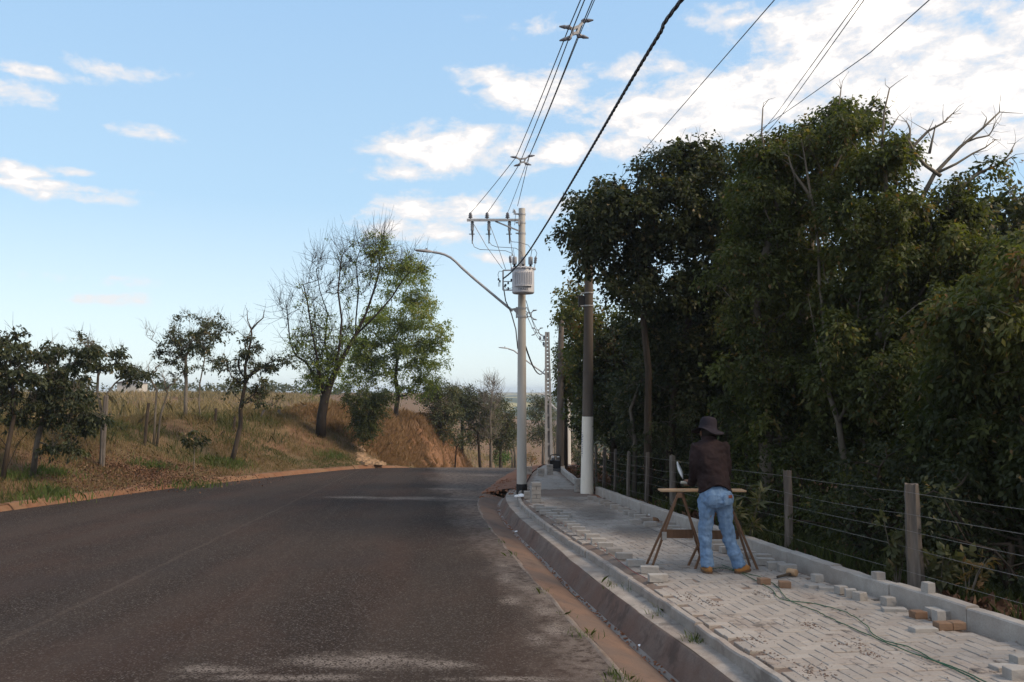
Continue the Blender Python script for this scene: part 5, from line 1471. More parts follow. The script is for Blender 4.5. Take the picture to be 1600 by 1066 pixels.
# ---- grass ------------------------------------------------------------------------
def grass(name, X, Y, Zf, hh, w, tint, m, kind='stuff', lean=.35, label=None, tv=.14):
    N = len(X); rg = np.random.default_rng(len(name) + N)
    Z = Zf(X, Y)
    b_ = np.stack([X, Y, Z - .02], 1)
    a = rg.uniform(0, 2 * np.pi, N)
    hs = hh * rg.uniform(.45, 1.15, N)
    s = np.stack([np.cos(a), np.sin(a), np.zeros(N)], 1) * (w * rg.uniform(.6, 1.3, N))[:, None]
    ln = rg.normal(size=(N, 2)) * (lean * hs)[:, None]
    mid = b_ + np.stack([ln[:, 0] * .35, ln[:, 1] * .35, hs * .6], 1)
    tip = b_ + np.stack([ln[:, 0], ln[:, 1], hs * (1 - .25 * lean)], 1)
    V = np.stack([b_ - s, b_ + s, mid + s * .6, tip, mid - s * .6], 1).reshape(-1, 3)
    Q = np.arange(N * 5).reshape(-1, 5)
    T = np.repeat(np.clip(tint + rg.normal(size=N) * tv, 0, 1), 5)
    o = mesh_obj(name, np_mesh(name, V, Q, T), m)
    tag(o, label, None, None, kind)
    return o
rg_ = np.random.default_rng(21)
def scatter(N, y0, y1, d0, d1, clump=1.2, p=1.3, yp=1.0):
    Y = y0 + (y1 - y0) * rg_.random(N) ** yp
    d = d0 + (d1 - d0) * rg_.random(N)
    X = xL(Y) - d
    k = vnoise(X, Y, clump, 12) * .65 + vnoise(X, Y, clump * .35, 13) * .35
    keep = rg_.random(N) < np.clip((k - .25) * 2.0, .04, 1) ** p
    return X[keep], Y[keep]
# short dry verge turf
X, Y = scatter(190000, 10, 42, .12, 8.5, p=.8)
k = vnoise(X, Y, 1.7, 15)
dd = xL(Y) - X
grass('verge_grass', X, Y, HL, (.09 + .22 * np.clip(dd / 5, 0, 1)) * (.6 + .8 * vnoise(X, Y, .7, 41)), .007, np.where(k > .60, .18, .55) + .15 * (vnoise(X, Y, .6, 16) - .5), MAT['grass_verge'], label='short dry grass on the left verge')
# tall dry field grass
X, Y = scatter(180000, 16, 130, 5.8, 75, 3.0, .8, 1.7)
dd = xL(Y) - X
ok = (Y < 200)
X, Y, dd = X[ok], Y[ok], dd[ok]
grass('field_grass', X, Y, HL, np.clip(.25 + .11 * (dd - 6), .25, .85) * (.6 + .8 * vnoise(X, Y, 2.0, 17)), .012 + .00035 * Y, .30 + .5 * vnoise(X, Y, 5.0, 18), MAT['grass_dry'], label='tall dry grass in the field')
# reddish seeding grass along the bank top and face
X, Y = scatter(170000, 38, 64, .35, 6.0, 1.2, .8)
dd = xL(Y) - X
grass('bank_grass', X, Y, HL, .26 + .70 * np.clip((dd - 1.2) / 1.6, 0, 1) * vnoise(X, Y, 1.8, 19), .015, .35 + .4 * vnoise(X, Y, 2, 20), MAT['grass_red'], label='reddish dry grass along the bank top')
# dead leaves heaped on the verge
N = 7000
Y = rg_.uniform(20.5, 27.5, N); X = np.empty(N)
c1 = P(200, 690, 24.5); c2 = P(235, 712, 24.5)
X = np.where(rg_.random(N) < .5, c1.x + rg_.normal(size=N) * 1.0, c2.x + rg_.normal(size=N) * 1.1)
Y = np.where(rg_.random(N) < .6, 24.6 + rg_.normal(size=N) * .9, Y)
X2n = np.concatenate([X, xL(Y) - rg_.uniform(.1, 9, N)]); Y2n = np.concatenate([Y, Y])
C = np.stack([X2n, Y2n, HL(X2n, Y2n) + .02 + .08 * rg_.random(2 * N) ** 2 * (np.arange(2 * N) < N)], 1)
Vv, Tt = leaf_cloud(C, 1, .03, .065, .035, np.clip(rg_.normal(.5, .22, 2 * N), 0, 1), .1, 0, .3, rg_)
tag(leaf_obj('leaf_litter', [(Vv, Tt)], MAT['litter'], None), 'dead brown leaves heaped on the verge', None, None, 'stuff')
# litter and low weeds under the wood
N = 26000
Y = 6 + 26 * rg_.random(N) ** 1.4; X = xR(Y) + .14 + rg_.random(N) ** 1.3 * 4
C = np.stack([X, Y, HR(X, Y) + .015], 1)
Vv, Tt = leaf_cloud(C, 1, .02, .09, .05, np.clip(rg_.normal(.4, .22, N), 0, 1), .1, 0, .3, rg_)
tag(leaf_obj('fallen_leaves', [(Vv, Tt)], MAT['litter'], None), 'fallen leaves on the ground behind the fence', None, None, 'stuff')
N = 24000
Y = 6.5 + 15 * rg_.random(N) ** 1.3; X = xR(Y) + .2 + rg_.random(N) ** .8 * 3.2
k = vnoise(X, Y, .9, 33); ok = k > .45; X, Y = X[ok], Y[ok]
grass('weeds', X, Y, HR, .16 + .30 * vnoise(X, Y, .8, 34), .010, .25, MAT['leaf_forest'], label='low dark weeds under the trees behind the fence')
# tufts in the gutter and on the ledge
tx = [(1088, 1012), (1040, 960), (1028, 970), (987, 930), (965, 922), (850, 917), (915, 982), (980, 1058), (962, 1042), (800, 862), (783, 842), (1062, 972), (878, 950), (765, 822), (1092, 1000)]
XX_, YY_ = [], []
for i, (px, py) in enumerate(tx):
    q = G(px, py, -.13)
    n = [70, 24, 22, 18, 40, 24, 60, 90, 50, 20, 12, 10, 14, 10, 16][i]
    sp = [.045, .07, .05, .04, .08, .06, .09, .09, .05, .04, .04, .04, .05, .05, .05][i]
    XX_.append(q.x + rg_.normal(size=n) * sp); YY_.append(q.y + rg_.normal(size=n) * sp * 1.3)
X = np.concatenate(XX_); Y = np.concatenate(YY_)
def HG(X, Y):
    a, b_, c, d = xA(Y), xC(Y) - .17, xC(Y), xD(Y)
    z = np.where(X < a, ROAD, np.where(X < b_, ROAD - .115 * (X - a) / (b_ - a), np.where(X < c, -.305 + .2 * (X - b_) / .17, -.085)))
    return h(Y) + z
grass('gutter_tufts', X, Y, HG, .10, .0035, .45, MAT['grass_green'], label='small grass tufts growing along the gutter joints', lean=.6, tv=.25)
# green clumps on the verge
XX_, YY_ = [], []
for px, py, Yq, n, sp in ((75, 733, 22, 500, .30), (80, 775, 20, 260, .25), (240, 665, 26, 400, .35), (350, 655, 29, 500, .5), (20, 740, 20.5, 300, .25), (515, 703, 35, 300, .4), (300, 770, 23, 160, .5), (60, 770, 19, 160, .6)):
    q = P(px, py, Yq)
    XX_.append(q.x + rg_.normal(size=n) * sp); YY_.append(Yq + rg_.normal(size=n) * sp)
X = np.concatenate(XX_); Y = np.concatenate(YY_)
grass('green_tufts', X, Y, HL, .26, .012, .45, MAT['grass_green'], label='green weed clumps on the dry verge')

# ------------------------------------------------------------------ fence behind the pavement
def solve_Y(px, off):
    lo, hi = 3.0, 40.0
    for _ in range(50):
        m_ = (lo + hi) / 2
        if (px - 800) / F * m_ < float(xR(m_)) + off: lo = m_
        else: hi = m_
    return (lo + hi) / 2
fence = empty('wire_fence', (3.9, 8.0, float(h(8.0))), 'barbed wire fence on weathered grey wooden posts along the inner kerb', 'fence')
FP = []
POSTS = [(1428, 757, .155, 'thick split weathered post with a deep crack'), (1229, 735, .095, None), (1051, 713, .125, None), (1010, 708, .075, None), (982, 706, .085, None), (960, 703, .08, None), (943, 700, .08, None), (931, 697, .075, None), (922, 695, .07, None)]
def post_mesh(base, top, w, seed, split=False):
    rg = np.random.default_rng(seed)
    n = 14
    rings = []
    b0, t0 = Vector(base), Vector(top)
    ph = rg.uniform(0, 6.28, 4)
    K = 12
    for k in range(K + 1):
        t = k / K
        c = b0.lerp(t0, t) + Vector((.012 * math.sin(3 * t + ph[0]), .012 * math.sin(4 * t + ph[1]), 0))
        ring = []
        for j in range(n):
            a = 2 * math.pi * j / n
            r = w / 2 * (1 + .10 * math.sin(2 * a + ph[2]) + .07 * math.sin(3 * a + ph[3] + t) + .05 * rg.normal())
            if split:
                r *= (1.16 - .30 * t)
                if j in (9, 10): r *= .62 + .1 * math.sin(7 * t)
            elif j in (4, 11): r *= .86
            ring.append(c + Vector((math.cos(a) * r, math.sin(a) * r, (rg.normal() * .012 if k == K else 0))))
        rings.append(ring)
    return MB().loft(rings)
for i, (px, ty, w, lab) in enumerate(POSTS):
    Y = solve_Y(px, .13 + .28)
    q = P(px, 800, Y)
    base_ = Vector((q.x + (.02 if i == 0 else 0), Y, float(HR(q.x, Y)) - .2))
    top_ = P(px - (6 if i == 0 else 0) + 1, ty, Y)
    o = post_mesh(base_, top_, w, 200 + i, i == 0).build('post', MAT['wood_grey'], fence)
    if lab: o['label'] = lab
    FP.append((Y, top_, base_, w))
# two posts past the right edge of the picture carry the wires on
for Y in (5.7, 3.2):
    x = float(xR(Y)) + .41
    base_ = Vector((x, Y, float(HR(x, Y)) - .2)); top_ = Vector((x, Y, base_.z + 1.33))
    post_mesh(base_, top_, .1, int(Y * 10)).build('post', MAT['wood_grey'], fence)
    FP.append((Y, top_, base_, .1))
FP.sort(key=lambda a: a[0])
for j, dn in enumerate((.07, .28, .44, .60, .83, .99)):
    pts = []
    for i in range(len(FP) - 1):
        a, b_ = FP[i], FP[i + 1]
        qa = a[1] + Vector((-a[3] / 2 + .01, 0, -dn * min(1, 1.0))); qb = b_[1] + Vector((-b_[3] / 2 + .01, 0, -dn))
        jit = .012 * math.sin(i * 3.1 + j * 1.7)
        pts += sag(qa, qb, .012 + jit, 8)[:(-1 if i < len(FP) - 2 else None)]
    mb = MB().tube(pts, .0018, 4, False)
    # barbs
    for i in range(len(FP) - 1):
        L = (FP[i + 1][1] - FP[i][1]).length
        if FP[i][0] > 14: continue
        for s in np.arange(.1, L, .22):
            t = s / L
            q = (FP[i][1] + Vector((-FP[i][3] / 2 + .01, 0, -dn))).lerp(FP[i + 1][1] + Vector((-FP[i + 1][3] / 2 + .01, 0, -dn)), t) - Vector((0, 0, 4 * (.012 + .012 * math.sin(i * 3.1 + j * 1.7)) * t * (1 - t)))
            mb.tube([q + Vector((-.006, 0, .010)), q + Vector((.006, 0, -.010))], .0012, 3, False)
    mb.build('wire', MAT['bwire'], fence)
Yq = solve_Y(1058, .30)
c0 = P(1062.5, 735, Yq)
pl = MB()
rg_ = np.random.default_rng(5)
rings = []
ax = (P(1067, 748, Yq) - P(1058, 721, Yq)); Lp = ax.length; ax.normalize(); sd = ax.cross(Vector((0, 1, 0))).normalized()
for k, ww in enumerate((.008, .022, .032, .036, .031, .020, .006)):
    c = c0 + ax * Lp * (k / 6 - .5) + Vector((0, .02 * math.sin(k), 0))
    rings.append([c - sd * ww, c + Vector((0, -.008, 0)), c + sd * ww, c + Vector((0, .006, 0))])
tag(pl.loft(rings).build('plastic_strip', MAT['bag'], None, smooth=True), 'white oval plastic strip dangling at the fence post left of the man', 'plastic strip')

# old posts standing in the dry field
for i, (px, ty, by, Y, w, m_, ln, lab) in enumerate((
        (162, 619, 672, 24.2, .13, 'wood_grey', .012, 'broken grey trunk stub at the top of the verge bank, by the flat-topped tree'),
        (226, 630, 662, 28.0, .10, 'bark_dark', .03, 'blackened leaning old post standing alone in the tall dry grass'),
        (337, 638, 661, 33.0, .10, 'bark_dark', .0, 'dark old post right of the round-crowned field tree'),
        (364, 652, 668, 33.0, .10, 'bark_dark', .02, 'short dark post beside the crooked verge tree'),
        (404, 641, 664, 36.0, .11, 'wood_grey', .05, 'grey post just right of the crooked verge tree'),
        (437, 640, 664, 38.0, .13, 'wood_grey', -.01, 'grey old post midway between the crooked tree and the largest tree'),
        (470, 634, 660, 40.0, .14, 'wood_grey', .04, 'leaning grey post close left of the largest tree'))):
    q = P(px, by, Y); b_ = Vector((q.x, Y, float(HL(q.x, Y)) - .15)); t_ = P(px, ty, Y) + Vector((ln * 5, 0, 0))
    o = post_mesh(b_, t_, w, 300 + i).build('field_post', MAT[m_])
    o.location = (0, 0, 0)
    tag(o, lab, 'fence post', 'old posts in the dry field')

# ------------------------------------------------------------------ loose pavers, blocks, tools on the paving
ORD = ['first', 'second', 'third', 'fourth', 'fifth', 'sixth', 'seventh', 'eighth', 'ninth', 'tenth', 'eleventh', 'twelfth', 'thirteenth', 'fourteenth', 'fifteenth', 'sixteenth', 'seventeenth', 'eighteenth', 'nineteenth', 'twentieth', 'twenty-first', 'twenty-second', 'twenty-third', 'twenty-fourth', 'twenty-fifth', 'twenty-sixth', 'twenty-seventh', 'twenty-eighth', 'twenty-ninth', 'thirtieth']
def worn_block(name, sx, sy, sz, seed, m_):
    bm = bmesh.new()
    bmesh.ops.create_cube(bm, size=1.0)
    bmesh.ops.subdivide_edges(bm, edges=bm.edges[:], cuts=1, use_grid_fill=True)
    rg = np.random.default_rng(seed)
    for v in bm.verts:
        v.co.x *= sx; v.co.y *= sy; v.co.z *= sz
        k = sum(abs(abs(c) - s / 2) < 1e-6 for c, s in zip(v.co, (sx, sy, sz)))
        sc = 1 - .02 * (k == 3)
        v.co = Vector((v.co.x * sc + rg.normal() * .0012, v.co.y * sc + rg.normal() * .0012, v.co.z * sc + rg.normal() * .0012))
    ed = [e for e in bm.edges if e.calc_face_angle(0) > 1.0]
    bmesh.ops.bevel(bm, geom=ed, offset=.004, segments=1, affect='EDGES')
    me = bpy.data.meshes.new(name); bm.to_mesh(me); bm.free()
    me.materials.append(MAT[m_])
    return me
LOOSE = [worn_block('loose_paver', .202, .10, .08, 400 + k, 'loose') for k in range(4)]
HALF = [worn_block('half_paver', .10, .095, .078, 410 + k, 'loose') for k in range(3)]
BRICK = [worn_block('orange_brick', .115, .10, .062, 420 + k, 'brick') for k in range(3)]
def lay(me, name, q, yaw, hz, label, cat, group, stand=None, tilt=0.0, lift=0.0):
    o = bpy.data.objects.new(name, me); COL.objects.link(o)
    M = basis(yaw) @ Matrix.Rotation(tilt, 3, 'Y')
    if stand: M = M @ Matrix.Rotation(math.pi / 2, 3, stand)
    M4 = M.to_4x4(); M4.translation = Vector(q) + Vector((0, 0, hz / 2 + lift))
    o.matrix_world = M4
    return tag(o, label, cat, group)
row = [(1028, 909), (1015, 896), (993, 885), (975, 874), (960, 866), (946, 857), (935, 850), (925.5, 843), (911.6, 837), (904, 831), (896, 826.5), (890, 822), (878, 818), (873, 813), (862, 808), (852, 804), (846, 799), (842, 795)]
G1 = 'loose pavers in a row along the gutter edging'
for i, (px, py) in enumerate(row):
    q = G(px, py)
    lay(LOOSE[i % 4], 'loose_paver', q, PYAW - .13 + random.gauss(0, .05), .08, 'loose grey paver, %s from the near end of the gutter edging row' % ORD[i], 'paver', G1, tilt=random.gauss(0, .01))
for i, (px, py) in enumerate(((884, 808), (871, 803), (862, 799), (880, 813))):
    q = G(px, py)
    lay(LOOSE[(i + 1) % 4], 'loose_paver', q, PYAW + random.uniform(-.3, .3), .08, 'loose grey paver, %s of four just inside the far edging row' % ORD[i], 'paver', G1)
row2 = [(1230, 893), (1213, 889), (1196, 883), (1191, 876), (1168, 872), (1150, 866), (1137, 864), (1125, 860), (1122, 853), (1096, 846), (1084, 843), (1073, 839), (1062, 835), (1052, 829), (1046, 824), (1016, 823), (1010, 816), (992, 819), (1000, 811), (991, 807), (983, 804), (974, 799), (962, 795), (952, 791), (944, 787), (935, 784), (925, 781)]
G2 = 'loose pavers in a row along the inner kerb'
for i, (px, py) in enumerate(row2):
    q = G(px, py)
    lay(LOOSE[i % 4], 'loose_paver', q, PYAW + random.gauss(-.08, .09), .08, 'loose grey paver, %s from the near end of the inner kerb row' % ORD[i], 'paver', G2, tilt=random.gauss(0, .02))
G3 = 'loose blocks and broken pavers on the near paving'
for (px, py, kind, yaw, lab) in (
        (1277, 909, 'h', .2, 'small grey half paver lying right of the mallet'), (1275, 918, 'l', .1, 'flat long paver lying nearer than the small half paver by the mallet'), (1296, 922, 'l', -.3, 'pale paver lying at the right end of the flat long paver'),
        (1314, 928, 'h', .3, 'grey half paver on its side below the kerb, midway along the scatter'), (1329, 933, 'h', -.2, 'thin half paver just right of the grey half on its side'), (1343, 938, 'h', .5, 'whitish half paver, last of three before the wide gap in the scatter'),
        (1388, 946, 'h', .2, 'small half paver sticking up behind a flat broken paver'), (1397, 955, 'l', -.1, 'flat broken paver beside the small upright half'),
        (1458, 964, 'h', .1, 'grey block against the kerb behind the upright block'), (1443, 986, 'l', .1, 'thin grey paver flake lying near the orange brick'),
        (1467, 972, 'hs', .0, 'upright grey block in the cluster below the kerb'), (1490, 966, 'l', .1, 'pale paver lying behind the brown brick in the cluster'),
        (1573, 1046, 'l', .15, 'flat paver near the bottom right corner, left of a pair'), (1594, 1042, 'h', .1, 'grey block at the right edge, farther of the pair'), (1596, 1060, 'l', .05, 'grey block at the bottom right corner, nearest to the camera'),
        (1035, 916, 'f', .1, 'thin paver flake in front of the nearest loose paver')):
    q = G(px, py)
    if kind == 'hs': lay(HALF[0], 'half_paver', q, yaw, .10, lab, 'paver', G3, stand='Y')
    elif kind == 'h': lay(HALF[int(px) % 3], 'half_paver', q, yaw, .078, lab, 'paver', G3)
    elif kind == 'f': pass
    else: lay(LOOSE[int(px) % 4], 'loose_paver', q, yaw, .08, lab, 'paver', G3, lift=-.05 if 'thin' in lab or 'flat' in lab else -.01)
G4 = 'orange bricks on the paving'
for (px, py, yaw, lab) in ((1193.5, 913, .1, 'orange brick left of its twin near the mallet'), (1226, 918, -.15, 'orange brick right of its twin below the mallet'), (1435, 966, .15, 'orange brick standing apart on the paving below the split post'), (1494, 983, .1, 'brown brick at the right end of the cluster by the kerb'), (1473, 984, .05, 'pinkish brick in front of the upright grey block')):
    lay(BRICK[int(px) % 3], 'orange_brick', G(px, py), yaw, .062, lab, 'brick', G4)
for (px, py, st, lab) in ((1364, 911, None, 'grey block lying on top of the inner kerb'), (1440, 938, 'Y', 'pale block standing upright on the kerb in front of the split post')):
    Y = solve_Y(px, .065)
    q = Vector((float(xR(Y)) + .065, Y, float(h(Y)) + .145))
    lay(HALF[1], 'half_paver', q, .15, .10 if st else .058, lab, 'paver', G3, stand=st)

# stacks of pavers further along
def stack(px, py, nx, nl, yaw, label, group, dxy=.105, along=True):
    q = G(px, py)
    R = basis(yaw)
    for l in range(nl):
        for k in range(2):
            # layers laid crosswise: two pavers one behind the other, then two side by side
            if l % 2 == 0:
                off = R @ Vector((random.gauss(0, .006), (k - .5) * .106, 0)); yw = yaw; side = ('front ', 'back ')[k]
            else:
                off = R @ Vector(((k - .5) * .106, random.gauss(0, .006), 0)); yw = yaw + math.pi / 2; side = ('left ', 'right ')[k]
            lay(LOOSE[(l + k) % 4], 'loose_paver', q + off, yw + random.gauss(0, .03), .08, side + label % ORD[l], 'paver', group, lift=l * .083)
stack(837, 785, 3, 5, .1, 'paver in the %s layer of the tall stack right of round pole', 'pavers stacked by the round pole')
stack(826, 779, 1, 2, .0, 'paver in the %s layer of the narrow pile touching the tall stack', 'pavers in the narrow pile')
stack(905, 769, 2, 4, .1, 'paver in the %s layer of the stack beside the whitewashed pole', 'pavers stacked by the whitewashed pole')
stack(845, 744, 3, 3, .1, 'paver in the %s layer of the stack before slotted pole', 'pavers stacked before the slotted pole')
stack(859, 742, 2, 4, .0, 'paver in the %s layer of the stack left of dark machine', 'pavers stacked by the dark machine')
stack(826, 741, 4, 3, .1, 'paver in the %s layer of the far low stack', 'pavers in the far low stack')

# paving machine
q = G(867, 736)
mac = empty('plate_compactor', q, 'small black paving machine with looped handle beside the thin dark pole', 'paving machine')
MB().loft([[q + Vector((x * s, y, z)) for x, y in ((-.2, -.22), (.2, -.22), (.2, .25), (-.2, .25))] for s, z in ((.8, .0), (1.0, .05), (1.0, .09))]).build('base_plate', MAT['dark_metal'], mac)
MB().box(q + Vector((0, .02, .24)), (.34, .3, .26)).build('engine', MAT['black'], mac, bevel=.02)
MB().lathe(q + Vector((-.05, -.02, .37)), [(.07, 0), (.08, .03), (.06, .09)], 12).build('air_filter', MAT['dark_metal'], mac)
MB().tube([q + Vector((-.17, -.15, .1)), q + Vector((-.18, -.25, .42)), q + Vector((-.17, -.28, .54)), q + Vector((-.12, -.3, .585)), q + Vector((.12, -.3, .585)), q + Vector((.17, -.28, .54)), q + Vector((.18, -.25, .42)), q + Vector((.17, -.15, .1))], .018, 8).build('handle', MAT['black'], mac, smooth=True)
MB().box(q + Vector((-.05, -.285, .515)), (.17, .02, .04)).box(q + Vector((.10, -.285, .515)), (.08, .02, .035)).build('guard_plate', MAT['bag'], mac)
MB().box(q + Vector((.0, -.298, .512)), (.07, .02, .035)).build('marker', MAT['brick'], mac)

# mallet, string, cords, litter
q = G(1230, 902); d = (G(1245, 899) - G(1211, 905)); d.normalize()
mal = empty('mallet', q, 'wooden mallet with dark handle lying on the paving by the kerb', 'mallet')
up_ = Vector((0, SLOPE, 1)).normalized()
MB().tube([q - d * .17 + up_ * .02, q + d * .06 + up_ * .03], [.014, .016], 8).build('handle', MAT['bark_dark'], mac if False else mal)
s_ax = d.cross(up_)
MB().lathe(q + d * .09 + up_ * .042 - s_ax * .055, [(.034, 0), (.040, .01), (.040, .10), (.034, .11)], 14, axis=s_ax).build('head', MAT['board'], mal)
def cord(name, pts, r, m_, label, cat, lift=.012, wig=.012):
    q = [np.array(G(*p_)) + np.array([0, 0, lift]) for p_ in pts]
    c = catmull(q, 14)
    c[1:-1, :2] += np.cumsum(np.random.default_rng(len(pts)).normal(size=(len(c) - 2, 2)) * wig, axis=0) * .25 * np.sin(np.linspace(0, np.pi, len(c) - 2))[:, None]
    return tag(MB().tube(c, r, 6).build(name, MAT[m_], smooth=True), label, cat)
cord('green_cord', [(1098, 893), (1126, 889), (1148, 894), (1186, 903), (1206, 914), (1224, 935), (1262, 952), (1290, 965), (1330, 984), (1386, 1009), (1440, 1030), (1500, 1052), (1545, 1072), (1600, 1095)], .0042, 'green_cord', 'green extension cord running from the trestles to the lower right, left strand', 'cord', wig=.02)
cord('green_cord', [(1128, 884), (1160, 898), (1200, 920), (1218, 938), (1262, 944), (1312, 957), (1346, 975), (1375, 1000), (1420, 1014), (1460, 1036), (1505, 1056), (1560, 1085)], .0042, 'green_cord', 'green extension cord, right strand lying closer to the kerb', 'cord', wig=.02)
cord('string', [(1012, 908), (985, 893), (950, 866), (925, 848), (900, 832), (875, 818), (850, 803)], .003, 'red_cord', 'thin red guide string along the row of loose pavers', 'string', .02, .0)
cord('string', [(1130, 876), (1085, 858), (1042, 838), (1010, 824)], .003, 'cable', 'thin dark cord lying on the grimy paving behind the trestles', 'string', .008, .01)
def crumple(q, r, seed, m_):
    bm = bmesh.new()
    bmesh.ops.create_icosphere(bm, subdivisions=3, radius=1.0)
    rg = np.random.default_rng(seed)
    dirs = unit(rg.normal(size=(24, 3))); amp = rg.uniform(-.32, .2, 24)
    for v in bm.verts:
        n = np.array(v.co)
        k = 1 + sum(a * max(0, float(n @ d_)) ** 8 for a, d_ in zip(amp, dirs))
        v.co = Vector((n[0] * r[0] * k, n[1] * r[1] * k, max(-.2, n[2]) * r[2] * k)) + Vector(q)
    me = bpy.data.meshes.new('bag'); bm.to_mesh(me); bm.free()
    return me
for i, (px, py, off, r, lab) in enumerate(((815, 775, .02, (.10, .08, .05), 'crumpled white plastic bag at the foot of the round pole, right half of a pair'), (808, 776, .02, (.07, .06, .04), 'smaller crumpled white bag at the foot of the round pole, left half of a pair'), (807, 831, -.28, (.03, .04, .02), 'scrap of white paper lying in the gutter'), (1000, 1009, -.29, (.02, .02, .012), 'tiny white scrap in the near gutter'))):
    o = mesh_obj('litter_bag', crumple(G(px, py, off), r, 500 + i, 'bag'), MAT['bag']); tag(o, lab, 'litter', 'white litter')
for i, (px, py, Y, r, lab) in enumerate(((1021, 768, 15.5, (.10, .08, .05), 'white crumpled litter on the soil behind the kerb, left of the plank'), (974, 762, 18.0, (.05, .05, .03), 'small white litter scrap among the thin fence posts'))):
    q = P(px, py, Y); q.z = float(HR(q.x, Y)) + .01
    tag(mesh_obj('litter_bag', crumple(q, r, 520 + i, 'bag'), MAT['bag']), lab, 'litter', 'white litter')
tag(mesh_obj('clod', crumple(Vector((P(1018, 790, 14.5).x, 14.5, float(HR(P(1018, 790, 14.5).x, 14.5)))), (.14, .12, .09), 530, 'redsoil'), MAT['orange_kerb']), 'orange lump of soil behind the kerb left of the trestles', 'clod of soil')

def fragments(name, pts, smin, smax, m_, label, seed):
    rg = np.random.default_rng(seed)
    mb = MB()
    for q in pts:
        s = rg.uniform(smin, smax)
        vs = [Vector((x, y, z)) * s * rg.uniform(.6, 1.2) for x, y, z in ((-1, -.7, 0), (1, -.8, 0), (.8, .9, 0), (-.9, .8, 0), (-.5, -.4, .7), (.6, -.3, .6), (.4, .5, .8), (-.4, .5, .55))]
        R = Matrix.Rotation(rg.uniform(0, 6.28), 3, 'Z')
        mb.add([R @ v + Vector(q) for v in vs], [(0, 3, 2, 1), (4, 5, 6, 7), (0, 1, 5, 4), (1, 2, 6, 5), (2, 3, 7, 6), (3, 0, 4, 7)])
    return tag(mb.build(name, MAT[m_]), label, None, None, 'stuff')
rg_ = np.random.default_rng(77)
Y = 5 + 16 * rg_.random(900) ** 1.3; t = rg_.random(900); t = np.where(rg_.random(900) < .5, t ** .4, t)
X = xD(Y) * (1 - t) + xR(Y) * t
pts = [(x, y, float(h(y)) + .002) for x, y in zip(X, Y)]
fragments('paving_grit', pts[:600], .004, .013, 'ledge', 'pale chips of broken paver scattered over the paving', 1)
fragments('dark_grit', [(float(G(px, py).x) + rg_.normal() * .07, float(G(px, py).y) + rg_.normal() * .09, float(h(G(px, py).y)) + .001) for px, py in ((1200, 930), (1265, 978), (1360, 1022), (1260, 1048), (1290, 1056), (1180, 1000), (1130, 892), (1330, 1006), (1110, 945), (1075, 935), (1200, 1028)) for _ in range(45)], .003, .010, 'gutter_face', 'dark grit spilled over the paving', 2)
fragments('soil_clods', [(float(xA(y)) * (1 - k) + float(xD(y)) * k, y, float(h(y)) - .14 + .1 * k) for y, k in zip(rg_.uniform(20, 27, 170), rg_.random(170))], .012, .042, 'redsoil', 'red clods and rubble heaped round the round pole base', 3)
Y = rg_.uniform(5, 20, 380); fragments('gutter_debris', [(float(xC(y)) - .17 + rg_.normal() * .03, y, float(h(y)) - .30) for y in Y], .006, .018, 'redsoil', 'small debris caught along the gutter bottom', 4)
Y = rg_.uniform(7, 30, 340); X = xR(Y) + .2 + 2.0 * rg_.random(340)
fragments('forest_clods', [(x, y, float(HR(x, y)) - .01) for x, y in zip(X, Y)], .02, .06, 'redsoil', 'red soil clods behind the inner kerb', 5)
# pale spill of rubble on the far verge
pts = []
for k in range(150):
    t = rg_.random()
    px, py = 560 + 36 * t + rg_.normal() * 3, 706 + 16 * t + rg_.normal() * 2
    Yq = 36.5 + rg_.normal() * .5
    q = P(px, py, Yq); pts.append((q.x, Yq, float(HL(q.x, Yq)) + .05 * rg_.random()))
fragments('pale_rubble', pts, .05, .18, 'rubble', 'pale sandy rubble spilled down the far verge', 6)

# ------------------------------------------------------------------ plank on two trestles
GY = lambda px, py: G(px, py)
def trestle(feetL, feetR, apex_px, apex_h, label):
    """feetL/R: (near, far) photo pixels of the feet; A-frames joined by a short beam"""
    root = empty('trestle', (GY(*feetL[0]) + GY(*feetR[0])) / 2, label, 'trestle', 'trestles under the plank')
    ap = []
    for i in (0, 1):
        a, b_ = GY(*feetL[i]), GY(*feetR[i])
        m_ = (a + b_) / 2
        Yc = m_.y
        top = Vector((P(apex_px, 770, Yc).x + (.012 if i else 0), Yc, float(h(Yc)) + apex_h))
        ap.append(top)
        for f, sgn in ((a, -1), (b_, 1)):
            tp = top + Vector((sgn * .022, 0, .0))
            MB().bar(f + Vector((0, 0, -.005)), tp, .023, .032, up=Vector((0, 1, 0))).build('leg', MAT['wood_tan'], root)
    d = (ap[1] - ap[0]).normalized()
    MB().bar(ap[0] - d * .06 + Vector((0, 0, -.01)), ap[1] + d * .06 + Vector((0, 0, -.01)), .06, .05).build('beam', MAT['wood_tan'], root)
    for i in (0, 1):
        a, b_ = GY(*feetL[i]), GY(*feetR[i])
        k = .42
        off = Vector((0, .03 if i else -.03, 0))
        if i == 1:
            MB().bar(a.lerp(ap[i], k) + off, b_.lerp(ap[i], k) + off, .10, .018, up=Vector((0, 1, 0))).build('crossboard', MAT['wood_tan'], root)
    return root, ap
zb = .845
tr1, ap1 = trestle(((1018, 888), (1010, 882)), ((1106, 889), (1098, 883)), 1062, zb, 'left brown wooden trestle with its splayed legs clear of the man')
tr2, ap2 = trestle(((1086, 889), (1075, 884)), ((1184, 890), (1172, 885)), 1131, zb, 'right brown wooden trestle, mostly hidden behind the man')
MB().box(G(1035, 812).lerp(ap1[0], .0) * 0 + ap1[0].lerp(G(1018, 888), .56) + Vector((0, -.028, 0)), (.05, .02, .09)).build('joint_plate', MAT['loose'], tr1)
Yp = (ap1[0].y + ap1[1].y) / 2
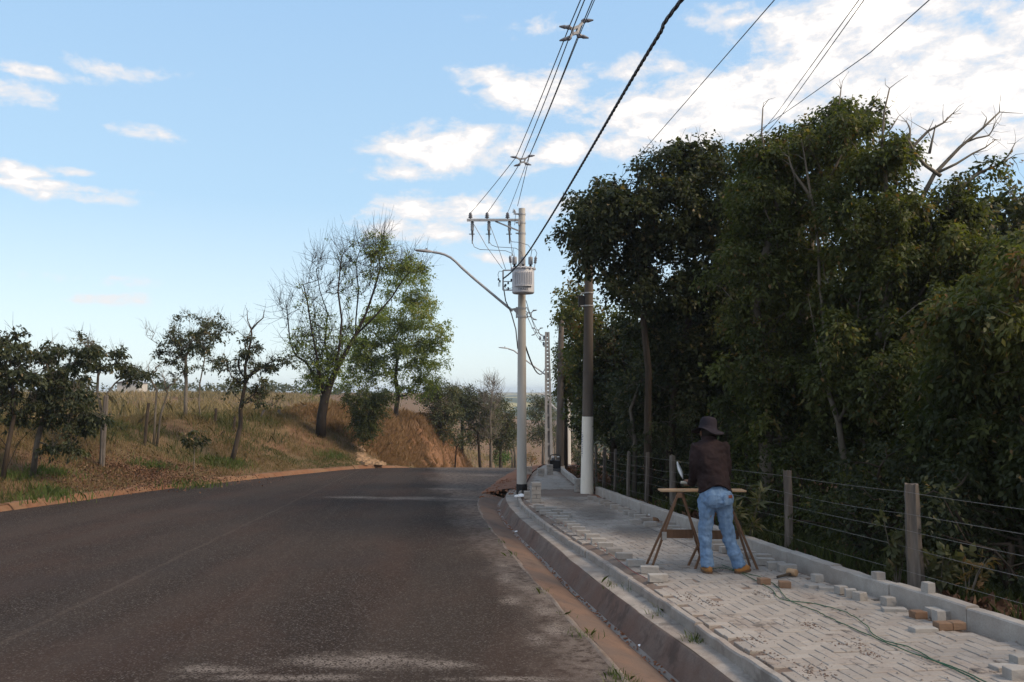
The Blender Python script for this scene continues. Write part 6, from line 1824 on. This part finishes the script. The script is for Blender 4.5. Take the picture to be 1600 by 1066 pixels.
a_, b_ = P(1030, 768.5, Yp), P(1163, 773.5, Yp)
zl = max(ap1[0].z, ap1[1].z, ap2[0].z) + .016
plank = MB().bar(Vector((a_.x, Yp, zl + .012)), Vector((b_.x, Yp, zl + .012 - .002)), .20, .018, up=Vector((0, 0, 1)))
tag(plank.build('plank', MAT['board'], bevel=.003), 'pale wooden plank lying across the two trestles', 'plank')

# ------------------------------------------------------------------ the man
def ell(c, rx, ry, n=24, tiltx=0.0, zf=None, p=2.0):
    out = []
    R = Matrix.Rotation(tiltx, 3, 'X')
    for j in range(n):
        a = 2 * math.pi * j / n
        ca, sa = math.cos(a), math.sin(a)
        x = math.copysign(abs(ca) ** (2 / p), ca) * rx; y = math.copysign(abs(sa) ** (2 / p), sa) * ry
        v = R @ Vector((x, y, 0))
        if zf: v.z += zf(a)
        out.append(Vector(c) + v)
    return out
def limb(mb, pts, radii, n=14, k=5):
    c = catmull([np.array(q, float) for q in pts], k)
    r = np.interp(np.linspace(0, 1, len(c)), np.linspace(0, 1, len(radii)), radii)
    mb.tube(c, list(r), n)
def ball(mb, c, r, n=12):
    rings = []
    for i in range(1, 8):
        t = math.pi * i / 8
        rings.append(ell(Vector(c) + Vector((0, 0, -math.cos(t) * (r[2] if hasattr(r, '__len__') else r))), math.sin(t) * (r[0] if hasattr(r, '__len__') else r), math.sin(t) * (r[1] if hasattr(r, '__len__') else r), n))
    mb.loft(rings)
def cloth_tex(name, scale):
    t = bpy.data.textures.new(name, 'CLOUDS'); t.noise_scale = scale; t.noise_depth = 3
    return t
TEX_F = cloth_tex('folds', .11); TEX_F2 = cloth_tex('folds_fine', .045)
def remeshed(name, mb, m_, parent, vox=.010, smooth_it=6, disp=None, stretch=None):
    me = mb.mesh(name)
    o = bpy.data.objects.new(name, me); COL.objects.link(o)
    bm = bmesh.new(); bm.from_mesh(me); bmesh.ops.recalc_face_normals(bm, faces=bm.faces[:]); bm.to_mesh(me); bm.free()
    r = o.modifiers.new('r', 'REMESH'); r.mode = 'VOXEL'; r.voxel_size = vox
    s = o.modifiers.new('s', 'SMOOTH'); s.iterations = smooth_it; s.factor = .5
    for tx, st in (disp or []):
        d = o.modifiers.new('d', 'DISPLACE'); d.texture = tx; d.strength = st; d.mid_level = .5; d.texture_coords = 'LOCAL'
    dg = bpy.context.evaluated_depsgraph_get()
    m2 = bpy.data.meshes.new_from_object(o.evaluated_get(dg))
    bpy.data.objects.remove(o)
    return mesh_obj(name, m2, m_, parent, smooth=True)
m, nt, b = mat('skin'); set_in(nt, b, Base_Color=(.20, .105, .065, 1), Roughness=.55); MAT['skin'] = m
m, nt, b = mat('shirt')
p = opos(nt); n1 = noise(nt, p, 3.0, 4.0, .6); n2 = noise(nt, p, 160.0, 2.0, .6)
set_in(nt, b, Base_Color=mixc(nt, ramp(nt, n1, .3, .7), (.014, .009, .010), (.029, .0185, .0195)), Roughness=.9, Specular_IOR_Level=.15); bump(nt, b, n2, .25, .003); MAT['shirt'] = m
m, nt, b = mat('denim')
p = opos(nt); n1 = noise(nt, p, 6.0, 5.0, .6); n2 = noise(nt, vmap(nt, p, (1, 1, .35)), 28.0, 4.0, .6); n3 = noise(nt, p, 220.0, 2.0, .6)
sz = nd(nt, 'ShaderNodeSeparateXYZ', {0: p}).outputs[2]
c = mixc(nt, ramp(nt, mth(nt, 'ADD', mth(nt, 'MULTIPLY', n1, .5), mth(nt, 'MULTIPLY', n2, .5)), .35, .65), (.105, .178, .30), (.155, .245, .385))
gr = mth(nt, 'MULTIPLY', ramp(nt, n1, .42, .6), ramp(nt, mth(nt, 'ABSOLUTE', mth(nt, 'SUBTRACT', sz, .80)), .15, .02))
c = mixc(nt, mth(nt, 'MULTIPLY', gr, .55), c, (.22, .19, .15))
set_in(nt, b, Base_Color=c, Roughness=.9, Specular_IOR_Level=.15); bump(nt, b, mth(nt, 'ADD', n2, n3), .3, .006); MAT['denim'] = m
MAT['hat'] = simple('hat_cloth', (.021, .018, .024), .9, .2, 40.0, .15, spec=.1)
MAT['boot'] = simple('boot_leather', (.34, .165, .055), .65, .3, 12.0, .2)
MAT['sole'] = simple('boot_sole', (.12, .07, .04), .8, .2, 12.0, .1)
MAT['patch'] = simple('leather_patch', (.14, .045, .028), .7, .2, 12.0, .1)
MAT['hair'] = simple('hair', (.012, .010, .009), .6, .2, 40.0, .3)
MAT['glove_grey'] = simple('tool_grey', (.34, .36, .33), .6, .1, 12.0, .05)

MO = G(1130, 895)
man = empty('person', MO, 'man seen from behind in dark hat, brown shirt and jeans at the trestles', 'person')
W = lambda x, y, z: MO + Vector((x, y, z - SLOPE * y * (1 if z < .3 else 0)))
CX = -.105
HC = Vector((CX - .003, .175, 1.535))          # head centre
body = MB()
def shift(rings): return [[MO + q for q in r] for r in rings]
body.loft(shift([ell((CX + .03, .01, z), rx, ry) for z, rx, ry in ((.74, .13, .09), (.80, .165, .11), (.88, .165, .11))] + [ell((CX + .01, .02, .98), .145, .095), ell((CX, .04, 1.12), .155, .10), ell((CX, .07, 1.27), .165, .105), ell((CX, .09, 1.37), .155, .095), ell((CX, .105, 1.43), .09, .075), ell((CX, .125, 1.47), .055, .055), ell((CX - .003, .145, 1.53), .055, .06)]))
hr = []
for t, rx, ry, dy in ((-.115, .03, .035, .035), (-.10, .050, .06, .025), (-.07, .062, .078, .012), (-.02, .072, .092, .0), (.03, .076, .098, -.003), (.07, .070, .09, -.005), (.10, .05, .066, -.005), (.118, .02, .03, -.005)):
    hr.append(ell((HC.x, HC.y + dy, HC.z + t), rx, ry))
body.loft(shift(hr))
# nose, brow, lips, chin, ears
limb(body, [MO + HC + Vector((0, .092, .02)), MO + HC + Vector((0, .104, -.01)), MO + HC + Vector((0, .112, -.03)), MO + HC + Vector((0, .092, -.04))], [.008, .011, .015, .012], 8, 3)
limb(body, [MO + HC + Vector((-.045, .075, .028)), MO + HC + Vector((0, .094, .03)), MO + HC + Vector((.045, .075, .028))], [.010, .010, .010], 8, 3)
limb(body, [MO + HC + Vector((-.024, .083, -.062)), MO + HC + Vector((0, .094, -.060)), MO + HC + Vector((.024, .083, -.062))], [.006, .009, .006], 8, 3)
for s in (-1, 1):
    limb(body, [MO + HC + Vector((s * .075, -.01, .025)), MO + HC + Vector((s * .086, -.018, .02)), MO + HC + Vector((s * .086, -.016, -.01)), MO + HC + Vector((s * .074, -.005, -.03))], [.008, .011, .011, .007], 8, 3)
SH = {-1: [(CX - .15, .10, 1.388), (CX - .178, .075, 1.22), (CX - .185, .095, 1.07), (CX - .182, .20, .985), (CX - .175, .30, .965)],
      1: [(CX + .15, .10, 1.388), (CX + .172, .085, 1.22), (CX + .170, .11, 1.08), (CX + .130, .23, .985), (CX + .09, .33, .965)]}
TOOLA, TOOLB = Vector((CX - .28, .375, .955)), Vector((CX + .16, .375, .94))
td = (TOOLB - TOOLA).normalized()
for s in (-1, 1):
    a = [MO + Vector(q) for q in SH[s]]
    limb(body, a, [.055, .046, .040, .034, .026], 12, 5)
    wr = a[-1]
    tt = .19 if s < 0 else .78
    gc = MO + TOOLA.lerp(TOOLB, tt) + Vector((0, 0, .0))
    # palm from wrist to the grip
    f = (gc - wr).normalized()
    pc = wr.lerp(gc, .55) + Vector((0, 0, .022))
    M = Matrix((td, f, td.cross(f))).transposed()
    rings = []
    for k, (w_, t_) in enumerate(((.026, .020), (.036, .018), (.042, .016), (.040, .013))):
        c = wr + f * (.0 + .026 * k) + Vector((0, 0, .006 + .007 * k))
        rings.append([c + M @ Vector((math.cos(q) * w_, 0, math.sin(q) * t_)) for q in np.linspace(0, 2 * math.pi, 12, endpoint=False)])
    body.loft(rings)
    kn = wr + f * .078 + Vector((0, 0, .027))
    for i, (dx, L) in enumerate(((-.033, .9), (-.011, 1.0), (.011, .95), (.033, .78))):
        st = kn + td * dx
        ar = []
        for k, ang in enumerate((60, 15, -40, -100)):
            an = math.radians(ang)
            rr = .034
            ar.append(gc + td * dx + (f * math.cos(an) + Vector((0, 0, 1)) * math.sin(an)) * rr * (1 if k < 3 else .98))
        pts = [st] + ar[:(4 if L > .8 else 3)]
        limb(body, pts, [.0095, .009, .0085, .0075], 8, 4)
    th = wr + f * .03 + td * (.034 * -s)
    limb(body, [th, th + f * .03 + td * (-.012 * s) + Vector((0, 0, -.012)), gc - f * .030 + td * (-.036 * s) + Vector((0, 0, -.012)), gc - f * .014 + td * (-.03 * s) + Vector((0, 0, -.032))], [.013, .011, .010, .008], 8, 4)
LEG = {-1: [(CX - .055, .015, .80), (CX - .07, .01, .64), (CX - .078, .03, .41), (CX - .076, .0, .20), (CX - .072, -.015, .05)],
       1: [(CX + .115, .015, .80), (CX + .135, .01, .64), (CX + .175, .03, .41), (CX + .24, .005, .20), (CX + .29, -.012, .05)]}
for s in (-1, 1):
    limb(body, [MO + Vector(q) for q in LEG[s]], [.085, .075, .055, .048, .038], 14, 5)
    ft = MO + Vector(LEG[s][-1])
    td_ = Vector((-.10, 1, 0)).normalized() if s < 0 else Vector((.75, .66, 0)).normalized()
    limb(body, [ft + Vector((0, 0, .0)) - td_ * .03, ft + td_ * .07 + Vector((0, 0, -.02)), ft + td_ * .16 + Vector((0, 0, -.028))], [.036, .034, .022], 10, 3)
remeshed('body', body, MAT['skin'], man, .0065, 4)
for s in (-1, 1):
    mb = MB(); ball(mb, MO + HC + Vector((s * .03, .082, .008)), .011, 10)
    mb.build('eye', MAT['bag'], man, smooth=True)
hb = MB(); hb.loft(shift([ell((HC.x, HC.y - .012, HC.z + t), rx, ry) for t, rx, ry in ((-.06, .06, .075), (-.02, .078, .092), (.04, .083, .098), (.09, .064, .08), (.122, .02, .03))]))
remeshed('hair', hb, MAT['hair'], man, .008, 3)

# jeans
j = MB()
j.loft(shift([ell((CX + .035, .012, .97), .155, .108), ell((CX + .035, .0, .92), .172, .122), ell((CX + .038, -.012, .85), .188, .142), ell((CX + .04, -.015, .79), .192, .142), ell((CX + .04, -.005, .73), .165, .115)]))
for s in (-1, 1):
    a = [MO + Vector(q) for q in LEG[s]]
    limb(j, [a[0], a[1], a[2], a[3], a[4] + Vector((0, 0, .015))], [.108, .103, .096, .086, .078, .080, .073, .073, .069, .076, .068, .076, .073], 18, 6)
    limb(j, [a[0] + Vector((0, -.045, .03)), a[0].lerp(a[1], .35) + Vector((0, -.03, 0))], [.088, .07], 14, 4)
jeans = remeshed('jeans', j, MAT['denim'], man, .010, 5, [(TEX_F, .042), (TEX_F2, .026)])
# leather patch, back pockets, belt loop
def on_back(mesh_o, x, z, eps=.004):
    best = None
    off = Vector(mesh_o.location) + Vector(man.location)
    for v in mesh_o.data.vertices:
        q = v.co + off - man.location - Vector(mesh_o.location) * 0
        q = Vector(v.co) - MO
        if abs(q.x - x) < .012 and abs(q.z - z) < .012 and (best is None or q.y < best): best = q.y
    return (best if best is not None else -.15) - eps
def patch(name, x0, x1, z0, z1, m_, th=.004, parent=None):
    nx, nz = 5, 5
    F_, Bk = [], []
    for i in range(nx):
        for k in range(nz):
            x = x0 + (x1 - x0) * i / (nx - 1); z = z0 + (z1 - z0) * k / (nz - 1)
            y = on_back(jeans, x, z)
            F_.append(MO + Vector((x, y - th, z))); Bk.append(MO + Vector((x, y + .006, z)))
    n = nx * nz
    fs = []
    for i in range(nx - 1):
        for k in range(nz - 1):
            q = (i * nz + k, (i + 1) * nz + k, (i + 1) * nz + k + 1, i * nz + k + 1)
            fs.append(q); fs.append(tuple(n + a for a in reversed(q)))
    rim = [k for k in range(nz)] + [i * nz + nz - 1 for i in range(1, nx)] + [(nx - 1) * nz + k for k in range(nz - 2, -1, -1)] + [i * nz for i in range(nx - 2, 0, -1)]
    for a, b2 in zip(rim, rim[1:] + rim[:1]): fs.append((a, n + a, n + b2, b2))
    return MB().add(F_ + Bk, fs).build(name, m_, parent or man, smooth=False)
patch('back_pocket', CX - .075, CX + .015, .765, .875, MAT['denim'], .003, jeans)
patch('back_pocket', CX + .085, CX + .175, .765, .875, MAT['denim'], .003, jeans)
patch('leather_patch', .035, .085, .840, .872, MAT['patch'], .006, jeans)

# shirt, hem higher at the back
sh_ = MB()
hem = lambda a: -.045 * math.cos(2 * a) * 1.0 + (.0 if math.sin(a) > 0 else .0)
hemf = lambda a: (.055 * (abs(math.sin(a)) ** 2.5) - .05 * (abs(math.cos(a)) ** 1.5))
rings = [ell((CX + .03, .0, .93), .150, .105, zf=hemf), ell((CX + .03, .0, .928), .192, .142, zf=hemf), ell((CX + .022, .005, .985), .182, .128, zf=lambda a: .5 * hemf(a)), ell((CX + .01, .03, 1.09), .180, .124), ell((CX, .05, 1.19), .182, .122), ell((CX, .065, 1.28), .186, .122), ell((CX, .08, 1.375), .184, .112), ell((CX, .095, 1.430), .146, .098), ell((CX, .115, 1.462), .092, .084), ell((CX, .125, 1.485), .074, .076), ell((CX, .13, 1.50), .064, .066)]
sh_.loft(shift(rings))
for s in (-1, 1):
    a = [MO + Vector(q) for q in SH[s]]
    limb(sh_, [a[0], a[1], a[2], a[3], a[4].lerp(a[3], .25)], [.074, .064, .057, .049, .042], 16, 6)
    ball(sh_, a[0] + Vector((-.0 * s, 0, -.005)), (.07, .07, .062), 14)
shirt = remeshed('shirt', sh_, MAT['shirt'], man, .009, 6, [(TEX_F, .036), (TEX_F2, .012)])
limb_c = MB(); limb_c.loft(shift([ell((CX, .128, 1.460), .088, .086), ell((CX, .135, 1.485), .086, .088), ell((CX, .145, 1.512), .084, .088), ell((CX, .145, 1.515), .072, .078), ell((CX, .13, 1.47), .056, .058)]))
limb_c.build('collar', MAT['shirt'], shirt, smooth=True)

# floppy hat: crown and wavy brim with thickness
hat = MB()
HB = HC + Vector((.0, -.008, .055))
tilt = Matrix.Rotation(math.radians(7), 3, 'Y') @ Matrix.Rotation(math.radians(-6), 3, 'X')
def hring(r, rx, ry, z, wave=0, n=48):
    out = []
    for k in range(n):
        a = 2 * math.pi * k / n
        w = wave * (math.sin(2 * a + .6) * .7 + math.sin(3 * a + 1.9) * .55 + math.sin(5 * a) * .2)
        out.append(MO + HB + tilt @ Vector((math.cos(a) * rx * r, math.sin(a) * ry * r, z + w)))
    return out
prof_o = [(1.0, .184, .200, -.040, .024), (1.0, .148, .164, -.022, .013), (1.0, .111, .126, -.004, .003), (1.0, .100, .112, .014, 0), (1.0, .097, .108, .06, 0), (1.0, .091, .100, .104, 0), (1.0, .072, .082, .128, 0), (1.0, .035, .04, .138, 0)]
prof_i = [(1.0, .181, .197, -.046, .024), (1.0, .146, .162, -.028, .013), (1.0, .109, .123, -.011, .003), (1.0, .094, .106, .010, 0), (1.0, .091, .102, .06, 0), (1.0, .083, .092, .098, 0), (1.0, .062, .072, .119, 0), (1.0, .03, .03, .126, 0)]
R_ = [hring(r, rx, ry, z, w) for r, rx, ry, z, w in reversed(prof_i)] + [hring(r, rx, ry, z, w) for r, rx, ry, z, w in prof_o]
hat.loft(R_)
hat_o = hat.build('hat', MAT['hat'], man, smooth=True)
hb_ = MB()
hb_.loft([hring(1, .1015, .1145, -.004), hring(1, .1025, .1155, .0), hring(1, .0995, .1125, .022), hring(1, .0985, .1115, .022)], caps=False)
hb_.build('hat_band', MAT['hat'], hat_o, smooth=True)

# boots
for s in (-1, 1):
    ft = MO + Vector(LEG[s][-1]); ft.z = float(h(ft.y))
    t_ = Vector((-.12, 1, 0)).normalized() if s < 0 else Vector((.80, .60, 0)).normalized()
    sd_ = Vector((t_.y, -t_.x, 0))
    up = MB(); so = MB()
    def oval(c, l0, l1, w_, z, n=20):
        out = []
        for k in range(n):
            a = 2 * math.pi * k / n
            x = math.cos(a); y = math.sin(a)
            L = l1 if y > 0 else l0
            out.append(c + sd_ * x * w_ * (1 - .15 * max(0, y)) + t_ * y * L + Vector((0, 0, z)))
        return out
    so.loft([oval(ft, .075, .185, .048, 0), oval(ft, .08, .19, .052, .008), oval(ft, .08, .19, .052, .024), oval(ft, .074, .18, .046, .026)])
    up.loft([oval(ft, .074, .178, .046, .022), oval(ft, .076, .178, .049, .04), oval(ft, .074, .16, .047, .06), oval(ft, .068, .11, .044, .082), oval(ft, .062, .068, .044, .105), oval(ft, .058, .056, .044, .14)])
    bt_ = remeshed('boot', up, MAT['boot'], man, .007, 3, [(TEX_F2, .006)])
    so.build('sole', MAT['sole'], bt_, smooth=False)
# the tool he holds across the plank
tool = empty('hand_tool', MO + TOOLA, 'pale grey tool handle held across the plank in both hands', 'hand tool')
MB().tube([MO + TOOLA, MO + TOOLA.lerp(TOOLB, .16)], [.017, .019], 12).build('handle', MAT['glove_grey'], tool, smooth=False)
MB().tube([MO + TOOLA.lerp(TOOLB, .16), MO + TOOLA.lerp(TOOLB, .55), MO + TOOLA.lerp(TOOLB, .62), MO + TOOLB], [.0205, .0225, .026, .024], 12).build('tool_body', MAT['dark_metal'], tool, smooth=False)

# ------------------------------------------------------------------ air
m = bpy.data.materials.new('haze'); m.use_nodes = True; nt = m.node_tree; nt.nodes.clear()
pv = nd(nt, 'ShaderNodeVolumePrincipled', {'Color': (.80, .88, 1.0, 1), 'Density': 0.00045, 'Anisotropy': 0.3})
ou = nd(nt, 'ShaderNodeOutputMaterial'); nt.links.new(pv.outputs[0], ou.inputs['Volume'])
hz = MB().box((0, 0, -18.5), (5100, 5100, 61)).build('haze', m)
tag(hz, 'thin bluish haze in the air over the valley', None, None, 'stuff')
